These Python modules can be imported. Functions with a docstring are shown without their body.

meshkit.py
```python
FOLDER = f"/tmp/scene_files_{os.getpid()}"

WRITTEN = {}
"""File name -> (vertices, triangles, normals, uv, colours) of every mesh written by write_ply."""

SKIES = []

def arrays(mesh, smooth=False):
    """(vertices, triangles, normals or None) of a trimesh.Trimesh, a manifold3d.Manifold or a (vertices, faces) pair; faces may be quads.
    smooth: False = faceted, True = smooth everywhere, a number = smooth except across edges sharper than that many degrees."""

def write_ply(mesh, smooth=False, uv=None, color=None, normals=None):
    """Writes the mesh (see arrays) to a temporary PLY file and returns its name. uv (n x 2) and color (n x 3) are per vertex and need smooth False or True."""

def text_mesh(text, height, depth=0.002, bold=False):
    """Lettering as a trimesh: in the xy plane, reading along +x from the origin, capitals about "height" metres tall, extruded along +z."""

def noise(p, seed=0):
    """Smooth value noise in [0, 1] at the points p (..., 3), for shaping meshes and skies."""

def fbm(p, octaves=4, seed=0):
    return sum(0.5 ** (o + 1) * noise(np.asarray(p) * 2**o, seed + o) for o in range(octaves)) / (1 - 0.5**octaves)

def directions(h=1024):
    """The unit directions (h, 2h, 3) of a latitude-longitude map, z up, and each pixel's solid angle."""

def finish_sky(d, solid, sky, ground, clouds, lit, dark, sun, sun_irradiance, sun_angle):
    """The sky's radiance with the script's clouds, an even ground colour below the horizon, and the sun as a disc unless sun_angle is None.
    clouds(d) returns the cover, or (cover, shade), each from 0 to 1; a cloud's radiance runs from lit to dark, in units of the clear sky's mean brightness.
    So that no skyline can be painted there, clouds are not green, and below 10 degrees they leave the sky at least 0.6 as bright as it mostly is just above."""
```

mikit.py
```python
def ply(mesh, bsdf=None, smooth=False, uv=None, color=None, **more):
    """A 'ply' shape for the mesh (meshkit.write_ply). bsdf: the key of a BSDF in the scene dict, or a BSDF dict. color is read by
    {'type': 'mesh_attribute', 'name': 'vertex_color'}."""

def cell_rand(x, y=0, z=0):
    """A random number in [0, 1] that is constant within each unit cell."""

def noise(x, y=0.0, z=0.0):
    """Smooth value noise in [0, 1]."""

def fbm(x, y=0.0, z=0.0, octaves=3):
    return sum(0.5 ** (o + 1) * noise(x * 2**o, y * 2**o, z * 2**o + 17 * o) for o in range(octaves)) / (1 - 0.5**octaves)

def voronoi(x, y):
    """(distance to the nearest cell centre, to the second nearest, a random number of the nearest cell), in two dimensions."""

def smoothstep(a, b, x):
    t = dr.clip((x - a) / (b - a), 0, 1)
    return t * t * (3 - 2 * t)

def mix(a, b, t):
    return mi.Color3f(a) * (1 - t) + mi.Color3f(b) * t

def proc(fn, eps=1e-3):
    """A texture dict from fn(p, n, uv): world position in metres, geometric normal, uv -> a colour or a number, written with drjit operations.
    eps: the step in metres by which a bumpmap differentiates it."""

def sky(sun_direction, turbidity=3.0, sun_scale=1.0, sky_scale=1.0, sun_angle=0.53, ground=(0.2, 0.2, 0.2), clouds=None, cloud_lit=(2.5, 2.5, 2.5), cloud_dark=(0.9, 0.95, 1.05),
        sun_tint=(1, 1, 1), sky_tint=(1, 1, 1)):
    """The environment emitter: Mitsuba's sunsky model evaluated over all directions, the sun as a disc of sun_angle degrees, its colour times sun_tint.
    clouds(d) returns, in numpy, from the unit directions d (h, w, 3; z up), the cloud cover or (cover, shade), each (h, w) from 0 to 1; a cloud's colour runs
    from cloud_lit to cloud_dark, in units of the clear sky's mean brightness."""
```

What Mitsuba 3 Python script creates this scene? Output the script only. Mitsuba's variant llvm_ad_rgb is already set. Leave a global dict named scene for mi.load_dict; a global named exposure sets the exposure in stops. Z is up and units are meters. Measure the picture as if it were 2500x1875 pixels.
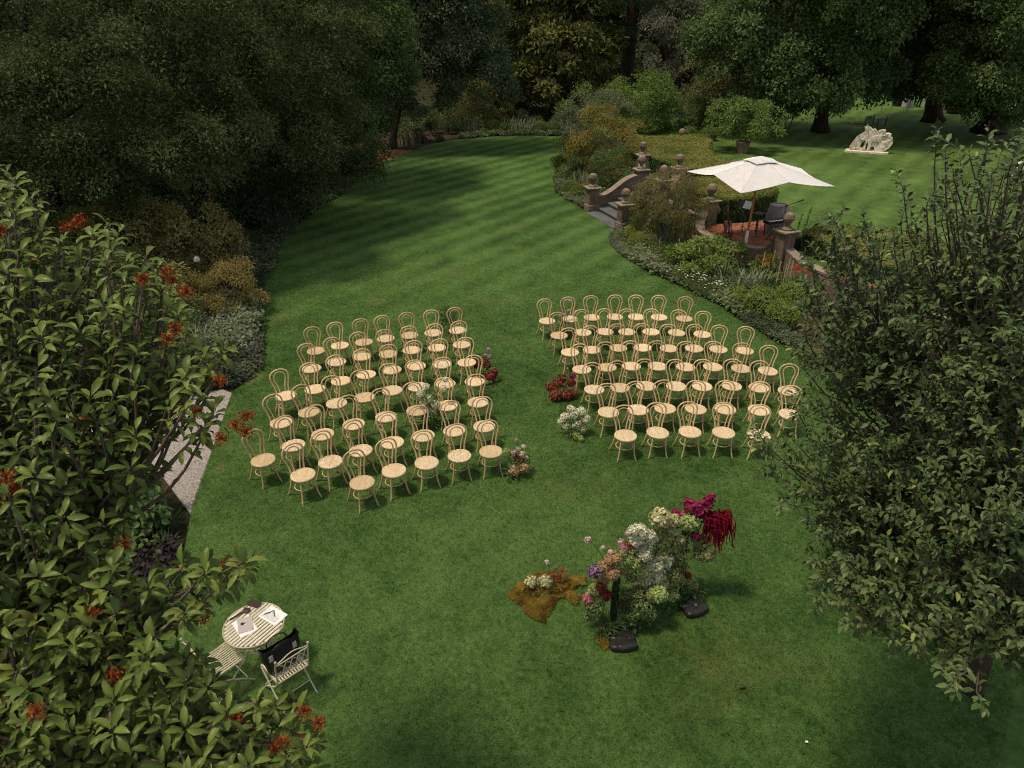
import math
import numpy as np, trimesh, shapely, mitsuba as mi, drjit as dr
import mikit, meshkit
from shapely.geometry import Polygon, Point
from shapely import affinity

T = mi.ScalarTransform4f
scene, labels = {}, {}

# ---------------------------------------------------------------- camera, sky, exposure
scene['camera'] = {'type': 'perspective', 'fov': 71.6, 'fov_axis': 'x', 'near_clip': 0.05, 'far_clip': 600.0,
                   'to_world': T().look_at(origin=[0, 0, 7.35], target=[0, math.cos(math.radians(28)), 7.35 - math.sin(math.radians(28))], up=[0, 0, 1])}
SUN = (-0.36, -0.10, 0.92)
scene['sky'] = mikit.sky(SUN, turbidity=3.5, sun_scale=0.46, sky_scale=1.0, sun_angle=8.0, sun_tint=(1.0, 0.96, 0.88), sky_tint=(1.0, 0.96, 0.88),
                         clouds=lambda d: 0.82 + 0.2 * meshkit.fbm(d * 3.0, 3, 5), cloud_lit=(1.15, 1.15, 1.15), cloud_dark=(0.9, 0.93, 0.97))
exposure = 2.2

# ---------------------------------------------------------------- helpers
def numbered(k):
    if k not in used:
        used[k] = 0
        return k
    used[k] += 1
    return '%s_%03d' % (k, used[k])
used = {}

def thing(name, label, cat, group=None):
    k = numbered(name)
    labels[k] = {'label': label, 'category': cat}
    if group: labels[k]['group'] = group
    return k

def structure(name):
    k = numbered(name)
    labels[k] = {'kind': 'structure'}
    return k

def put(k, mesh, mat, smooth=False, tw=None, color=None):
    d = mikit.ply(mesh, mat, smooth=smooth, color=color)
    if tw is not None: d['to_world'] = tw
    scene[k] = d
    return k

def part(parent, name, mesh, mat, smooth=False, tw=None, color=None, label=None, kind=None):
    k = numbered(parent + '__' + name)
    if isinstance(mesh, dict):
        scene[k] = {**mesh, 'to_world': tw} if tw is not None else mesh
    else:
        put(k, mesh, mat, smooth, tw, color)
    if label or kind:
        labels[k] = {}
        if label: labels[k]['label'] = label
        if kind: labels[k]['kind'] = kind
    return k

cat = trimesh.util.concatenate

def box(sx, sy, sz, c=(0, 0, 0), rz=0.0, bevel=0.0):
    if bevel:
        import manifold3d as m3
        h = np.array([sx, sy, sz]) / 2 - bevel
        pts = np.array([[x, y, z] for x in (-1, 1) for y in (-1, 1) for z in (-1, 1)]) * h
        e = np.vstack([pts + np.array(o) * bevel for o in ([1, 0, 0], [-1, 0, 0], [0, 1, 0], [0, -1, 0], [0, 0, 1], [0, 0, -1])])
        m = trimesh.convex.convex_hull(e)
    else:
        m = trimesh.creation.box((sx, sy, sz))
    if rz: m.apply_transform(trimesh.transformations.rotation_matrix(rz, [0, 0, 1]))
    m.apply_translation(c)
    return m

def tube(pts, r, sides=6, caps=True, closed=False):
    p = np.asarray(pts, float)
    n = len(p)
    r = np.broadcast_to(np.asarray(r, float), (n,))
    if closed:
        t = np.roll(p, -1, 0) - np.roll(p, 1, 0)
    else:
        t = np.gradient(p, axis=0)
    t /= np.linalg.norm(t, axis=1, keepdims=True) + 1e-12
    ref = np.array([0, 0, 1.0]) if abs(t[0, 2]) < 0.9 else np.array([1.0, 0, 0])
    a = np.zeros_like(p)
    a[0] = np.cross(t[0], ref); a[0] /= np.linalg.norm(a[0])
    for i in range(1, n):
        v = a[i - 1] - t[i] * (a[i - 1] @ t[i])
        a[i] = v / (np.linalg.norm(v) + 1e-12)
    b = np.cross(t, a)
    ang = np.arange(sides) * 2 * np.pi / sides
    v = p[:, None] + r[:, None, None] * (np.cos(ang)[None, :, None] * a[:, None] + np.sin(ang)[None, :, None] * b[:, None])
    v = v.reshape(-1, 3)
    ni = n if closed else n - 1
    i, j = np.meshgrid(np.arange(ni), np.arange(sides), indexing='ij')
    i2, j2 = (i + 1) % n, (j + 1) % sides
    q = np.stack([i * sides + j, i * sides + j2, i2 * sides + j2, i2 * sides + j], -1).reshape(-1, 4)
    f = np.vstack([q[:, [0, 1, 2]], q[:, [0, 2, 3]]])
    if caps and not closed:
        v = np.vstack([v, p[:1], p[-1:]])
        c0, c1 = len(v) - 2, len(v) - 1
        j = np.arange(sides); j2 = (j + 1) % sides
        f = np.vstack([f, np.stack([j2, j, j * 0 + c0], 1), np.stack([(n - 1) * sides + j, (n - 1) * sides + j2, j * 0 + c1], 1)])
    return trimesh.Trimesh(v, f, process=False)

def spline(pts, n=24, closed=False):
    from scipy.interpolate import CubicSpline
    p = np.asarray(pts, float)
    if closed: p = np.vstack([p, p[:1]])
    d = np.r_[0, np.cumsum(np.linalg.norm(np.diff(p, axis=0), axis=1))]
    cs = CubicSpline(d, p, bc_type='periodic' if closed else 'not-a-knot' if len(p) > 3 else 'natural')
    return cs(np.linspace(0, d[-1], n, endpoint=not closed))

def lathe(prof, n=24):
    prof = np.asarray(prof, float)
    return trimesh.creation.revolve(prof, sections=n)

def prism(poly, z0, z1):
    poly = poly if hasattr(poly, 'exterior') else Polygon(poly)
    m = trimesh.creation.extrude_polygon(poly.buffer(0), z1 - z0, engine='earcut')
    m.apply_translation([0, 0, z0])
    return m

def sheet(poly, z, step=None):
    poly = poly if hasattr(poly, 'exterior') else Polygon(poly)
    v, f = trimesh.creation.triangulate_polygon(poly.buffer(0), engine='earcut')
    v = np.c_[v, np.full(len(v), z)]
    m = trimesh.Trimesh(v, f, process=False)
    if m.face_normals[:, 2].mean() < 0: m.invert()
    return m

def place(x, y, z=0.0, deg=0.0, s=1.0):
    return T().translate([float(x), float(y), float(z)]).rotate([0, 0, 1], float(deg)).scale(float(s))

def unit(a):
    a = np.asarray(a, float)
    return a / (np.linalg.norm(a, axis=-1, keepdims=True) + 1e-12)

def inside(poly, xy):
    import shapely
    return shapely.contains_xy(poly, xy[:, 0], xy[:, 1])

def sample_poly(poly, n, rng):
    x0, y0, x1, y1 = poly.bounds
    out = np.zeros((0, 2))
    while len(out) < n:
        p = rng.uniform((x0, y0), (x1, y1), (2 * n + 64, 2))
        out = np.vstack([out, p[inside(poly, p)]])
    return out[:n]

# ---------------------------------------------------------------- materials
noise, fbm, sstep, mix = mikit.noise, mikit.fbm, mikit.smoothstep, mikit.mix
rgb = lambda *c: {'type': 'rgb', 'value': list(c)}

def mat(name, base, rough=0.6, spec=0.3, bump=None, eps=0.002, **kw):
    b = {'type': 'principled', 'base_color': base if isinstance(base, dict) else mikit.proc(base) if callable(base) else rgb(*base), 'roughness': rough, 'specular': spec, **kw}
    if bump:
        b = {'type': 'bumpmap', 'nested': b, 'tex': mikit.proc(bump, eps), 'scale': 1.0}
    scene[name] = {'type': 'twosided', 'nested': b}
    return name

VC = {'type': 'mesh_attribute', 'name': 'vertex_color'}
scene['leaf'] = {'type': 'principledthin', 'base_color': VC, 'roughness': 0.55, 'diff_trans': 0.55, 'eta': 1.25}
scene['gloss_leaf'] = {'type': 'twosided', 'nested': {'type': 'principled', 'base_color': VC, 'roughness': 0.38, 'specular': 0.14}}
scene['petal'] = {'type': 'principledthin', 'base_color': VC, 'roughness': 0.8, 'diff_trans': 0.5, 'eta': 1.2}

def lawn_colour(p, n, uv):
    big = fbm(p.x * 0.35, p.y * 0.35, 3.1, 3)
    mid = fbm(p.x * 1.7, p.y * 1.7, 7.7, 3)
    fine = noise(p.x * 60, p.y * 60)
    stripe = dr.sin((p.x * 0.81 - p.y * 0.59) * 5.6 + 1.2 * fbm(p.x * 0.3, p.y * 0.3, 9.0, 2))
    far = sstep(14, 26, p.y)
    t = dr.clip(0.5 + 0.9 * (big - 0.5) + 0.9 * (mid - 0.5) + 0.26 * far * (1 - 0.3 * sstep(0.3, 0.5, p.z)) * stripe + 0.30 * (fine - 0.5) + 0.55 * (noise(p.x * 17, p.y * 17, 2.2) - 0.5) + 0.5 * (fbm(p.x * 5.5, p.y * 5.5, 8.2, 2) - 0.5), 0, 1)
    c = mix((0.024, 0.060, 0.013), (0.076, 0.142, 0.038), t)
    up = sstep(0.3, 0.5, p.z)
    c = c * (1 + 0.10 * up) + mi.Color3f(0.010, 0.006, 0.002) * up
    dry = sstep(0.62, 0.80, fbm(p.x * 0.8 + 31, p.y * 0.8, 1.3, 4))
    c = mix(c, (0.10, 0.125, 0.035), dry * 0.55)
    worn = sstep(0.72, 0.84, fbm(p.x * 1.9 + 11, p.y * 1.9 + 5, 4.4, 3))
    return mix(c, (0.16, 0.125, 0.06), worn * 0.5)
mat('grass', lawn_colour, 0.8, 0.1, bump=lambda p, n, uv: 0.03 * fbm(p.x * 16, p.y * 16, 0.0, 3), eps=0.01)
TZ_ = 0.6
def blade_colour(p, n, uv):
    v = noise(p.x * 34 + 3, p.y * 34 + 8)
    w = mikit.cell_rand(dr.floor(p.x * 90), dr.floor(p.y * 90), 3)
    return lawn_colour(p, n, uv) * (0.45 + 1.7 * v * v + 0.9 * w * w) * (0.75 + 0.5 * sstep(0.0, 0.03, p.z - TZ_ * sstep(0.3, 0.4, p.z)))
scene['grass_blade'] = {'type': 'principledthin', 'base_color': mikit.proc(blade_colour), 'roughness': 0.55, 'diff_trans': 0.6, 'eta': 1.25}
mat('soil', lambda p, n, uv: mix((0.018, 0.012, 0.008), (0.075, 0.052, 0.036), fbm(p.x * 3, p.y * 3, p.z * 3, 4) * 0.5 + 0.6 * noise(p.x * 40, p.y * 40, p.z * 40) - 0.05), 0.9, 0.1,
    bump=lambda p, n, uv: 0.03 * fbm(p.x * 14, p.y * 14, 0.0, 3), eps=0.01)
mat('forest_floor', lambda p, n, uv: mix((0.010, 0.010, 0.006), (0.030, 0.034, 0.014), fbm(p.x * 0.9, p.y * 0.9, 0.0, 4) * 0.6 + 0.4 * noise(p.x * 9, p.y * 9)), 0.9, 0.1)
mat('gravel', lambda p, n, uv: mix((0.10, 0.09, 0.085), (0.44, 0.42, 0.40), noise(p.x * 70, p.y * 70, p.z * 70)), 0.9, 0.1)
mat('bark', lambda p, n, uv: mix((0.018, 0.013, 0.010), (0.075, 0.056, 0.042), fbm(p.x * 9, p.y * 9, p.z * 2.2, 3)), 0.9, 0.1,
    bump=lambda p, n, uv: 0.05 * fbm(p.x * 12, p.y * 12, p.z * 2.5, 3), eps=0.01)
mat('twig', lambda p, n, uv: mix((0.055, 0.042, 0.032), (0.17, 0.14, 0.11), fbm(p.x * 18, p.y * 18, p.z * 18, 3)), 0.85, 0.15)
def rendered_stone(p, n, uv):
    a = fbm(p.x * 2.2, p.y * 2.2, p.z * 2.2, 4)
    streak = fbm(p.x * 9, p.y * 9, p.z * 0.9, 3)
    c = mix((0.075, 0.055, 0.042), (0.23, 0.18, 0.135), 0.25 + 0.9 * (a - 0.3) + 0.55 * (streak - 0.45))
    c = mix(c, (0.30, 0.27, 0.21), sstep(0.5, 0.95, n.z) * (0.35 + 0.4 * noise(p.x * 25, p.y * 25, p.z * 25)))
    lich = sstep(0.70, 0.80, fbm(p.x * 14, p.y * 14, p.z * 14, 2))
    return mix(c, (0.36, 0.34, 0.26), lich * 0.6)
mat('stone', rendered_stone, 0.85, 0.2, bump=lambda p, n, uv: 0.012 * fbm(p.x * 22, p.y * 22, p.z * 22, 3), eps=0.006)
mat('slate', lambda p, n, uv: mix((0.055, 0.062, 0.072), (0.13, 0.14, 0.155), fbm(p.x * 4, p.y * 4, p.z * 4, 4)), 0.7, 0.3)
def brick_colour(p, n, uv):
    t = mikit.cell_rand(dr.floor(p.x * 4.3 + p.y * 2.1), dr.floor(p.y * 6.1 - p.x * 1.7), 2)
    return mix((0.16, 0.055, 0.036), (0.33, 0.135, 0.085), 0.6 * t + 0.5 * fbm(p.x * 20, p.y * 20, p.z * 20, 3))
mat('brick', brick_colour, 0.9, 0.15, bump=lambda p, n, uv: 0.004 * fbm(p.x * 60, p.y * 60, p.z * 60, 2))
mat('mortar', (0.14, 0.11, 0.09), 0.95, 0.1)
def wood(a, b, sc=(30, 3)):
    def f(p, n, uv):
        g = fbm(p.x * sc[0] + 2 * noise(p.y * 4, p.z * 4), p.y * sc[1], p.z * sc[0] * 0.6, 3)
        return mix(a, b, g)
    return f
for i_, g_ in enumerate((1.0, 0.86, 1.1)):
    w_ = (1, 1 - .03 * (i_ == 1), 1 - .08 * (i_ == 1))
    mat('beech_%d' % i_, wood(tuple(a * g_ * b for a, b in zip((0.43, 0.305, 0.155), w_)), tuple(a * g_ * b for a, b in zip((0.60, 0.46, 0.27), w_)), (18, 18)), 0.38, 0.45, clearcoat=0.25)
    mat('beech_seat_%d' % i_, wood(tuple(a * g_ * b for a, b in zip((0.47, 0.36, 0.205), w_)), tuple(a * g_ * b for a, b in zip((0.67, 0.55, 0.365), w_)), (34, 5)), 0.36, 0.5, clearcoat=0.4)
def worn_seat(p, n, uv):
    c = wood((0.47, 0.36, 0.20), (0.64, 0.52, 0.345), (34, 5))(p, n, uv)
    s = sstep(0.60, 0.66, fbm(p.x * 60 + p.y * 15, p.y * 17 - p.x * 7, 2.0, 3))
    d = sstep(0.66, 0.70, fbm(p.x * 70 - p.y * 20, p.y * 17 + p.x * 9, 8.0, 3))
    return mix(mix(c, (0.78, 0.72, 0.62), s * 0.6), (0.34, 0.25, 0.15), d * 0.45)
mat('beech_worn', worn_seat, 0.3, 0.5, clearcoat=0.6)
mat('white_cloth', lambda p, n, uv: mix((0.56, 0.565, 0.59), (0.62, 0.625, 0.65), fbm(p.x * 9, p.y * 9, p.z * 30, 3)), 0.9, 0.1)
mat('teak', wood((0.34, 0.13, 0.045), (0.48, 0.20, 0.075), (30, 30)), 0.5, 0.3)
mat('white_paint', (0.74, 0.73, 0.72), 0.45, 0.4)
mat('cream_paint', lambda p, n, uv: mix((0.56, 0.51, 0.41), (0.66, 0.61, 0.51), fbm(p.x * 30, p.y * 30, p.z * 30, 2)), 0.5, 0.4)
mat('cream_metal', (0.42, 0.39, 0.29), 0.5, 0.4)
mat('black', (0.014, 0.014, 0.015), 0.45, 0.4)
mat('leather', (0.008, 0.008, 0.010), 0.3, 0.55)
mat('black_metal', (0.016, 0.020, 0.020), 0.4, 0.5)
mat('cask', wood((0.21, 0.18, 0.165), (0.37, 0.33, 0.31), (26, 26)), 0.8, 0.2)
mat('cask_hoop', (0.24, 0.23, 0.225), 0.5, 0.5)
mat('varnish_red', wood((0.13, 0.018, 0.010), (0.22, 0.040, 0.020), (20, 20)), 0.22, 0.6, clearcoat=0.7)
mat('paper', (0.80, 0.80, 0.82), 0.8, 0.1)
mat('ink', (0.06, 0.06, 0.08), 0.8, 0.1)
mat('grey_metal', (0.42, 0.39, 0.385), 0.35, 0.5)
mat('brown_leather', (0.035, 0.022, 0.018), 0.5, 0.4)
mat('grey_fabric', (0.40, 0.39, 0.41), 0.9, 0.1)
mat('dark_green', (0.016, 0.036, 0.016), 0.75, 0.2)
def moss(p, n, uv):
    return mix((0.075, 0.050, 0.012), (0.30, 0.21, 0.050), fbm(p.x * 9, p.y * 9, p.z * 9, 3) * 0.7 + 0.45 * noise(p.x * 60, p.y * 60, p.z * 60) - 0.05)
mat('moss', moss, 0.95, 0.05, bump=lambda p, n, uv: 0.02 * fbm(p.x * 45, p.y * 45, p.z * 45, 3), eps=0.004)
mat('plaster', lambda p, n, uv: mix((0.50, 0.44, 0.34), (0.74, 0.70, 0.60), fbm(p.x * 5, p.y * 5, p.z * 5, 3)), 0.85, 0.2,
    bump=lambda p, n, uv: 0.05 * fbm(p.x * 16, p.y * 16, p.z * 9, 3), eps=0.01)
mat('sand_plastic', lambda p, n, uv: mix((0.008, 0.008, 0.008), (0.026, 0.025, 0.025), fbm(p.x * 15, p.y * 15, p.z * 15, 3)), 0.4, 0.4)
mat('skin', (0.40, 0.25, 0.18), 0.6, 0.3)
mat('suit', (0.012, 0.012, 0.015), 0.85, 0.2)
mat('pale_cloth', (0.35, 0.35, 0.37), 0.9, 0.1)
mat('rust_bark', (0.24, 0.09, 0.03), 0.9, 0.1)
mat('terracotta', (0.20, 0.085, 0.040), 0.9, 0.1)
mat('stake', (0.36, 0.30, 0.22), 0.8, 0.2)

# ---------------------------------------------------------------- ground
lawn_poly = Polygon([(6.0, 2.0), (-7.2, 2.0), (-6.6, 4.6), (-5.6, 6.4), (-4.89, 7.79), (-5.04, 8.49), (-5.32, 9.46), (-6.03, 13.38), (-5.95, 13.9), (-5.85, 14.6), (-6.14, 15.73), (-6.63, 17.18), (-7.25, 19.2), (-7.8, 21.3), (-8.2, 23.6), (-8.35, 25.3), (-8.25, 27), (-7.95, 29.24), (-7.68, 32.16),
    (-7.62, 34.4), (-7.34, 37.25), (-6.92, 39.32), (-6.26, 40.9), (-5.57, 43.05), (-4.81, 45.1), (-3.21, 46.6), (-1.13, 47.7), (1.06, 48.0), (3.36, 47.7), (3.3, 44), (3.09, 40.74), (2.54, 37.57), (2.11, 34.72), (2.06, 32.24), (2.54, 30.42), (3.02, 29.0), (3.83, 26.13), (3.58, 25.17), (3.74, 22.92), (4.21, 21.66),
    (4.62, 20.81), (5.0, 20.05), (5.44, 19.2), (5.72, 18.7), (6.01, 18.02), (6.28, 17.12), (6.54, 16.26), (6.78, 15.6), (7.06, 14.58), (7.5, 12.95), (7.6, 10.5), (7.1, 8.6), (6.6, 7.0), (6.1, 5.2)])
def smooth_poly(poly, r=0.5):
    return poly.buffer(r).buffer(-2 * r).buffer(r)
lawn_poly = smooth_poly(lawn_poly, 0.3)
ground = structure('ground')
g = sheet([(-160, -30), (160, -30), (160, 260), (-160, 260)], -0.06)
put(ground, g, 'forest_floor')
bed_poly = smooth_poly(Polygon([(-8.6, 10.5), (-6.2, 7.0), (-7, 2), (-10, 2), (-10, 9), (-10.5, 20), (-10.4, 30), (-11, 38), (-10, 44), (-7, 50), (5.2, 50), (5.6, 31), (6.8, 25), (6.8, 22), (8.4, 21), (12.6, 11.5), (14, 3), (6, 2), (6, 10), (-6, 10)]), 0.2)
put(structure('flower_bed_soil'), sheet(bed_poly, -0.05), 'soil')
put(structure('lawn'), prism(lawn_poly, -0.055, 0.0), 'grass')
path_poly = Polygon([(-5.28, 9.3), (-5.99, 13.4), (-6.3, 13.6), (-7.6, 13.1), (-9.6, 12.7), (-9.2, 11.9), (-7.58, 11.74), (-6.21, 10.37)])
put(structure('gravel_path'), prism(path_poly, -0.055, -0.012), 'gravel')
put(structure('bark_path'), prism(Polygon([(-9.26, 40.98), (-8.94, 42.65), (-5.58, 42.91), (-5.78, 41.86), (-6.23, 40.38), (-6.88, 39.09), (-7.36, 37.36), (-8.06, 38.87)]), -0.055, -0.02), 'terracotta')
TZ = 0.6
front = [(5.3, 62), (5.2, 42), (5.05, 36), (5.2, 31.6), (5.35, 30.15), (5.85, 28.1), (6.35, 26.3), (6.55, 25.0), (6.38, 24.2), (6.30, 23.46), (6.45, 22.75), (6.78, 22.15), (7.2, 21.68), (7.55, 21.5), (7.85, 21.62), (8.05, 21.1), (8.45, 20.3), (8.95, 19.3), (10.4, 16.0), (12.6, 11.0), (14, 4)]
terrace_poly = Polygon(front + [(90, 4), (90, 90), (5.3, 90)])
put(structure('terrace_lawn'), prism(terrace_poly, -0.055, TZ), 'grass')
def ground_z(x, y):
    return TZ if terrace_poly.contains(Point(x, y)) else 0.0

# grass blades
def blades(pts, z, h, w, rng):
    n = len(pts)
    a = rng.uniform(0, 2 * np.pi, n)
    hh = h * rng.uniform(0.6, 1.25, n)
    ww = w * rng.uniform(0.7, 1.3, n)
    lean = hh * rng.uniform(0.25, 1.1, n)
    la = a + rng.normal(np.pi / 2, 0.5, n)
    d = np.c_[np.cos(a), np.sin(a)]
    b = np.c_[pts, np.full(n, z)]
    v = np.empty((n, 3, 3))
    v[:, 0] = b; v[:, 1] = b; v[:, 2] = b
    v[:, 0, :2] -= d * ww[:, None] / 2
    v[:, 1, :2] += d * ww[:, None] / 2
    v[:, 2, 0] += lean * np.cos(la); v[:, 2, 1] += lean * np.sin(la); v[:, 2, 2] += hh
    v[:, :2, 2] -= 0.005
    return v.reshape(-1, 3)
rng = np.random.default_rng(11)
vs = []
for y0, y1, dens, h, w in ((3, 7.5, 3600, 0.030, 0.006), (7.5, 11, 2600, 0.030, 0.0075), (11, 15, 1300, 0.030, 0.010), (15, 22, 520, 0.030, 0.015), (22, 30, 160, 0.024, 0.020)):
    band = lawn_poly.buffer(0.02).intersection(Polygon([(-0.84 * y0 - 1.2, y0), (0.84 * y0 + 1.2, y0), (0.84 * y1 + 1.2, y1), (-0.84 * y1 - 1.2, y1)]))
    geoms = list(getattr(band, 'geoms', [band]))
    for gm in geoms:
        vs.append(blades(sample_poly(gm, int(gm.area * dens), rng), 0.0, h, w, rng))
v = np.vstack(vs)
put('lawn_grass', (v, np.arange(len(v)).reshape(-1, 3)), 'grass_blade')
labels['lawn_grass'] = {'kind': 'stuff', 'label': 'short mown green grass of the lower lawn', 'category': 'grass'}
edge = lawn_poly.exterior
def edge_strip(box_, w0, w1):
    return lawn_poly.buffer(w1).difference(lawn_poly.buffer(w0)).intersection(Polygon(box_))

# ---------------------------------------------------------------- chairs
def chair_meshes():
    R = 0.205
    seat = lathe([(0, 0.452), (0.150, 0.452), (0.160, 0.4545), (0.168, 0.452), (0.172, 0.457), (0.192, 0.459), (0.203, 0.454), (R + 0.003, 0.443), (0.203, 0.428), (0.192, 0.422), (0, 0.422)], 28)
    ring = tube([(0.165 * math.cos(a), 0.165 * math.sin(a), 0.40) for a in np.arange(20) * 2 * np.pi / 20], 0.011, 6, closed=True)
    half = [(-0.205, 0.255, 0.0), (-0.172, 0.205, 0.14), (-0.140, 0.178, 0.30), (-0.122, 0.180, 0.43), (-0.130, 0.200, 0.53), (-0.162, 0.228, 0.66), (-0.186, 0.250, 0.76), (-0.160, 0.268, 0.855), (-0.085, 0.278, 0.905)]
    full = half + [(0, 0.281, 0.918)] + [(-x, y, z) for x, y, z in half[::-1]]
    frame = tube(spline(full, 52), 0.0155, 7)
    h2 = [(-0.052, 0.176, 0.43), (-0.062, 0.192, 0.53), (-0.094, 0.220, 0.66), (-0.116, 0.240, 0.75), (-0.098, 0.255, 0.825), (-0.052, 0.264, 0.862)]
    loop = tube(spline(h2 + [(0, 0.267, 0.871)] + [(-x, y, z) for x, y, z in h2[::-1]], 34), 0.0115, 6)
    legs = [tube(spline([(s * 0.118, -0.125, 0.425), (s * 0.128, -0.140, 0.30), (s * 0.142, -0.156, 0.15), (s * 0.178, -0.192, 0.0)], 9), np.linspace(0.018, 0.0125, 9), 7) for s in (-1, 1)]
    st = tube([(0.158 * math.cos(a), 0.012 + 0.158 * math.sin(a), 0.225) for a in np.arange(26) * 2 * np.pi / 26], 0.0095, 6, closed=True)
    return seat, ring, frame, loop, legs, st
seat_m, ring_m, frame_m, loop_m, legs_m, st_m = chair_meshes()
seat_d = [mikit.ply(seat_m, m, smooth=40) for m in ('beech_seat_0', 'beech_seat_1', 'beech_seat_2', 'beech_worn')]
rest_d = []
for i_ in range(3):
    b_ = 'beech_%d' % i_
    rest_d.append([(nm, mikit.ply(m_, b_, smooth=True)) for nm, m_ in (('seat_ring', ring_m), ('back_frame', frame_m), ('back_loop', loop_m), ('leg', legs_m[0]), ('leg', legs_m[1]), ('stretcher', st_m))])
LEFT_ROWS = [[(-2.46, 9.54), (-1.99, 9.89), (-1.47, 10.12), (-0.92, 10.33), (-0.37, 10.46)],
    [(-3.49, 9.76), (-3.12, 10.15), (-2.66, 10.49), (-2.14, 10.76), (-1.61, 10.99), (-1.06, 11.16), (-0.52, 11.32)],
    [(-4.29, 10.20), (-3.89, 10.66), (-3.46, 11.04), (-2.96, 11.39), (-2.41, 11.66), (-1.84, 11.91), (-1.27, 12.10), (-0.67, 12.23)],
    [(-4.34, 11.45), (-3.91, 11.84), (-3.46, 12.19), (-2.95, 12.43), (-2.44, 12.72), (-1.94, 12.87), (-1.37, 13.00), (-0.78, 13.10)],
    [(-4.54, 12.49), (-4.03, 12.77), (-3.57, 13.14), (-3.10, 13.42), (-2.58, 13.64), (-2.08, 13.84), (-1.53, 13.93), (-0.99, 14.00)],
    [(-4.33, 13.71), (-3.86, 14.03), (-3.36, 14.30), (-2.79, 14.44), (-2.29, 14.64), (-1.72, 14.76), (-1.17, 14.93)],
    [(-4.45, 14.60), (-3.97, 14.88), (-3.45, 15.07), (-2.97, 15.28), (-2.43, 15.46), (-1.90, 15.61), (-1.31, 15.77)]]
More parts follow.
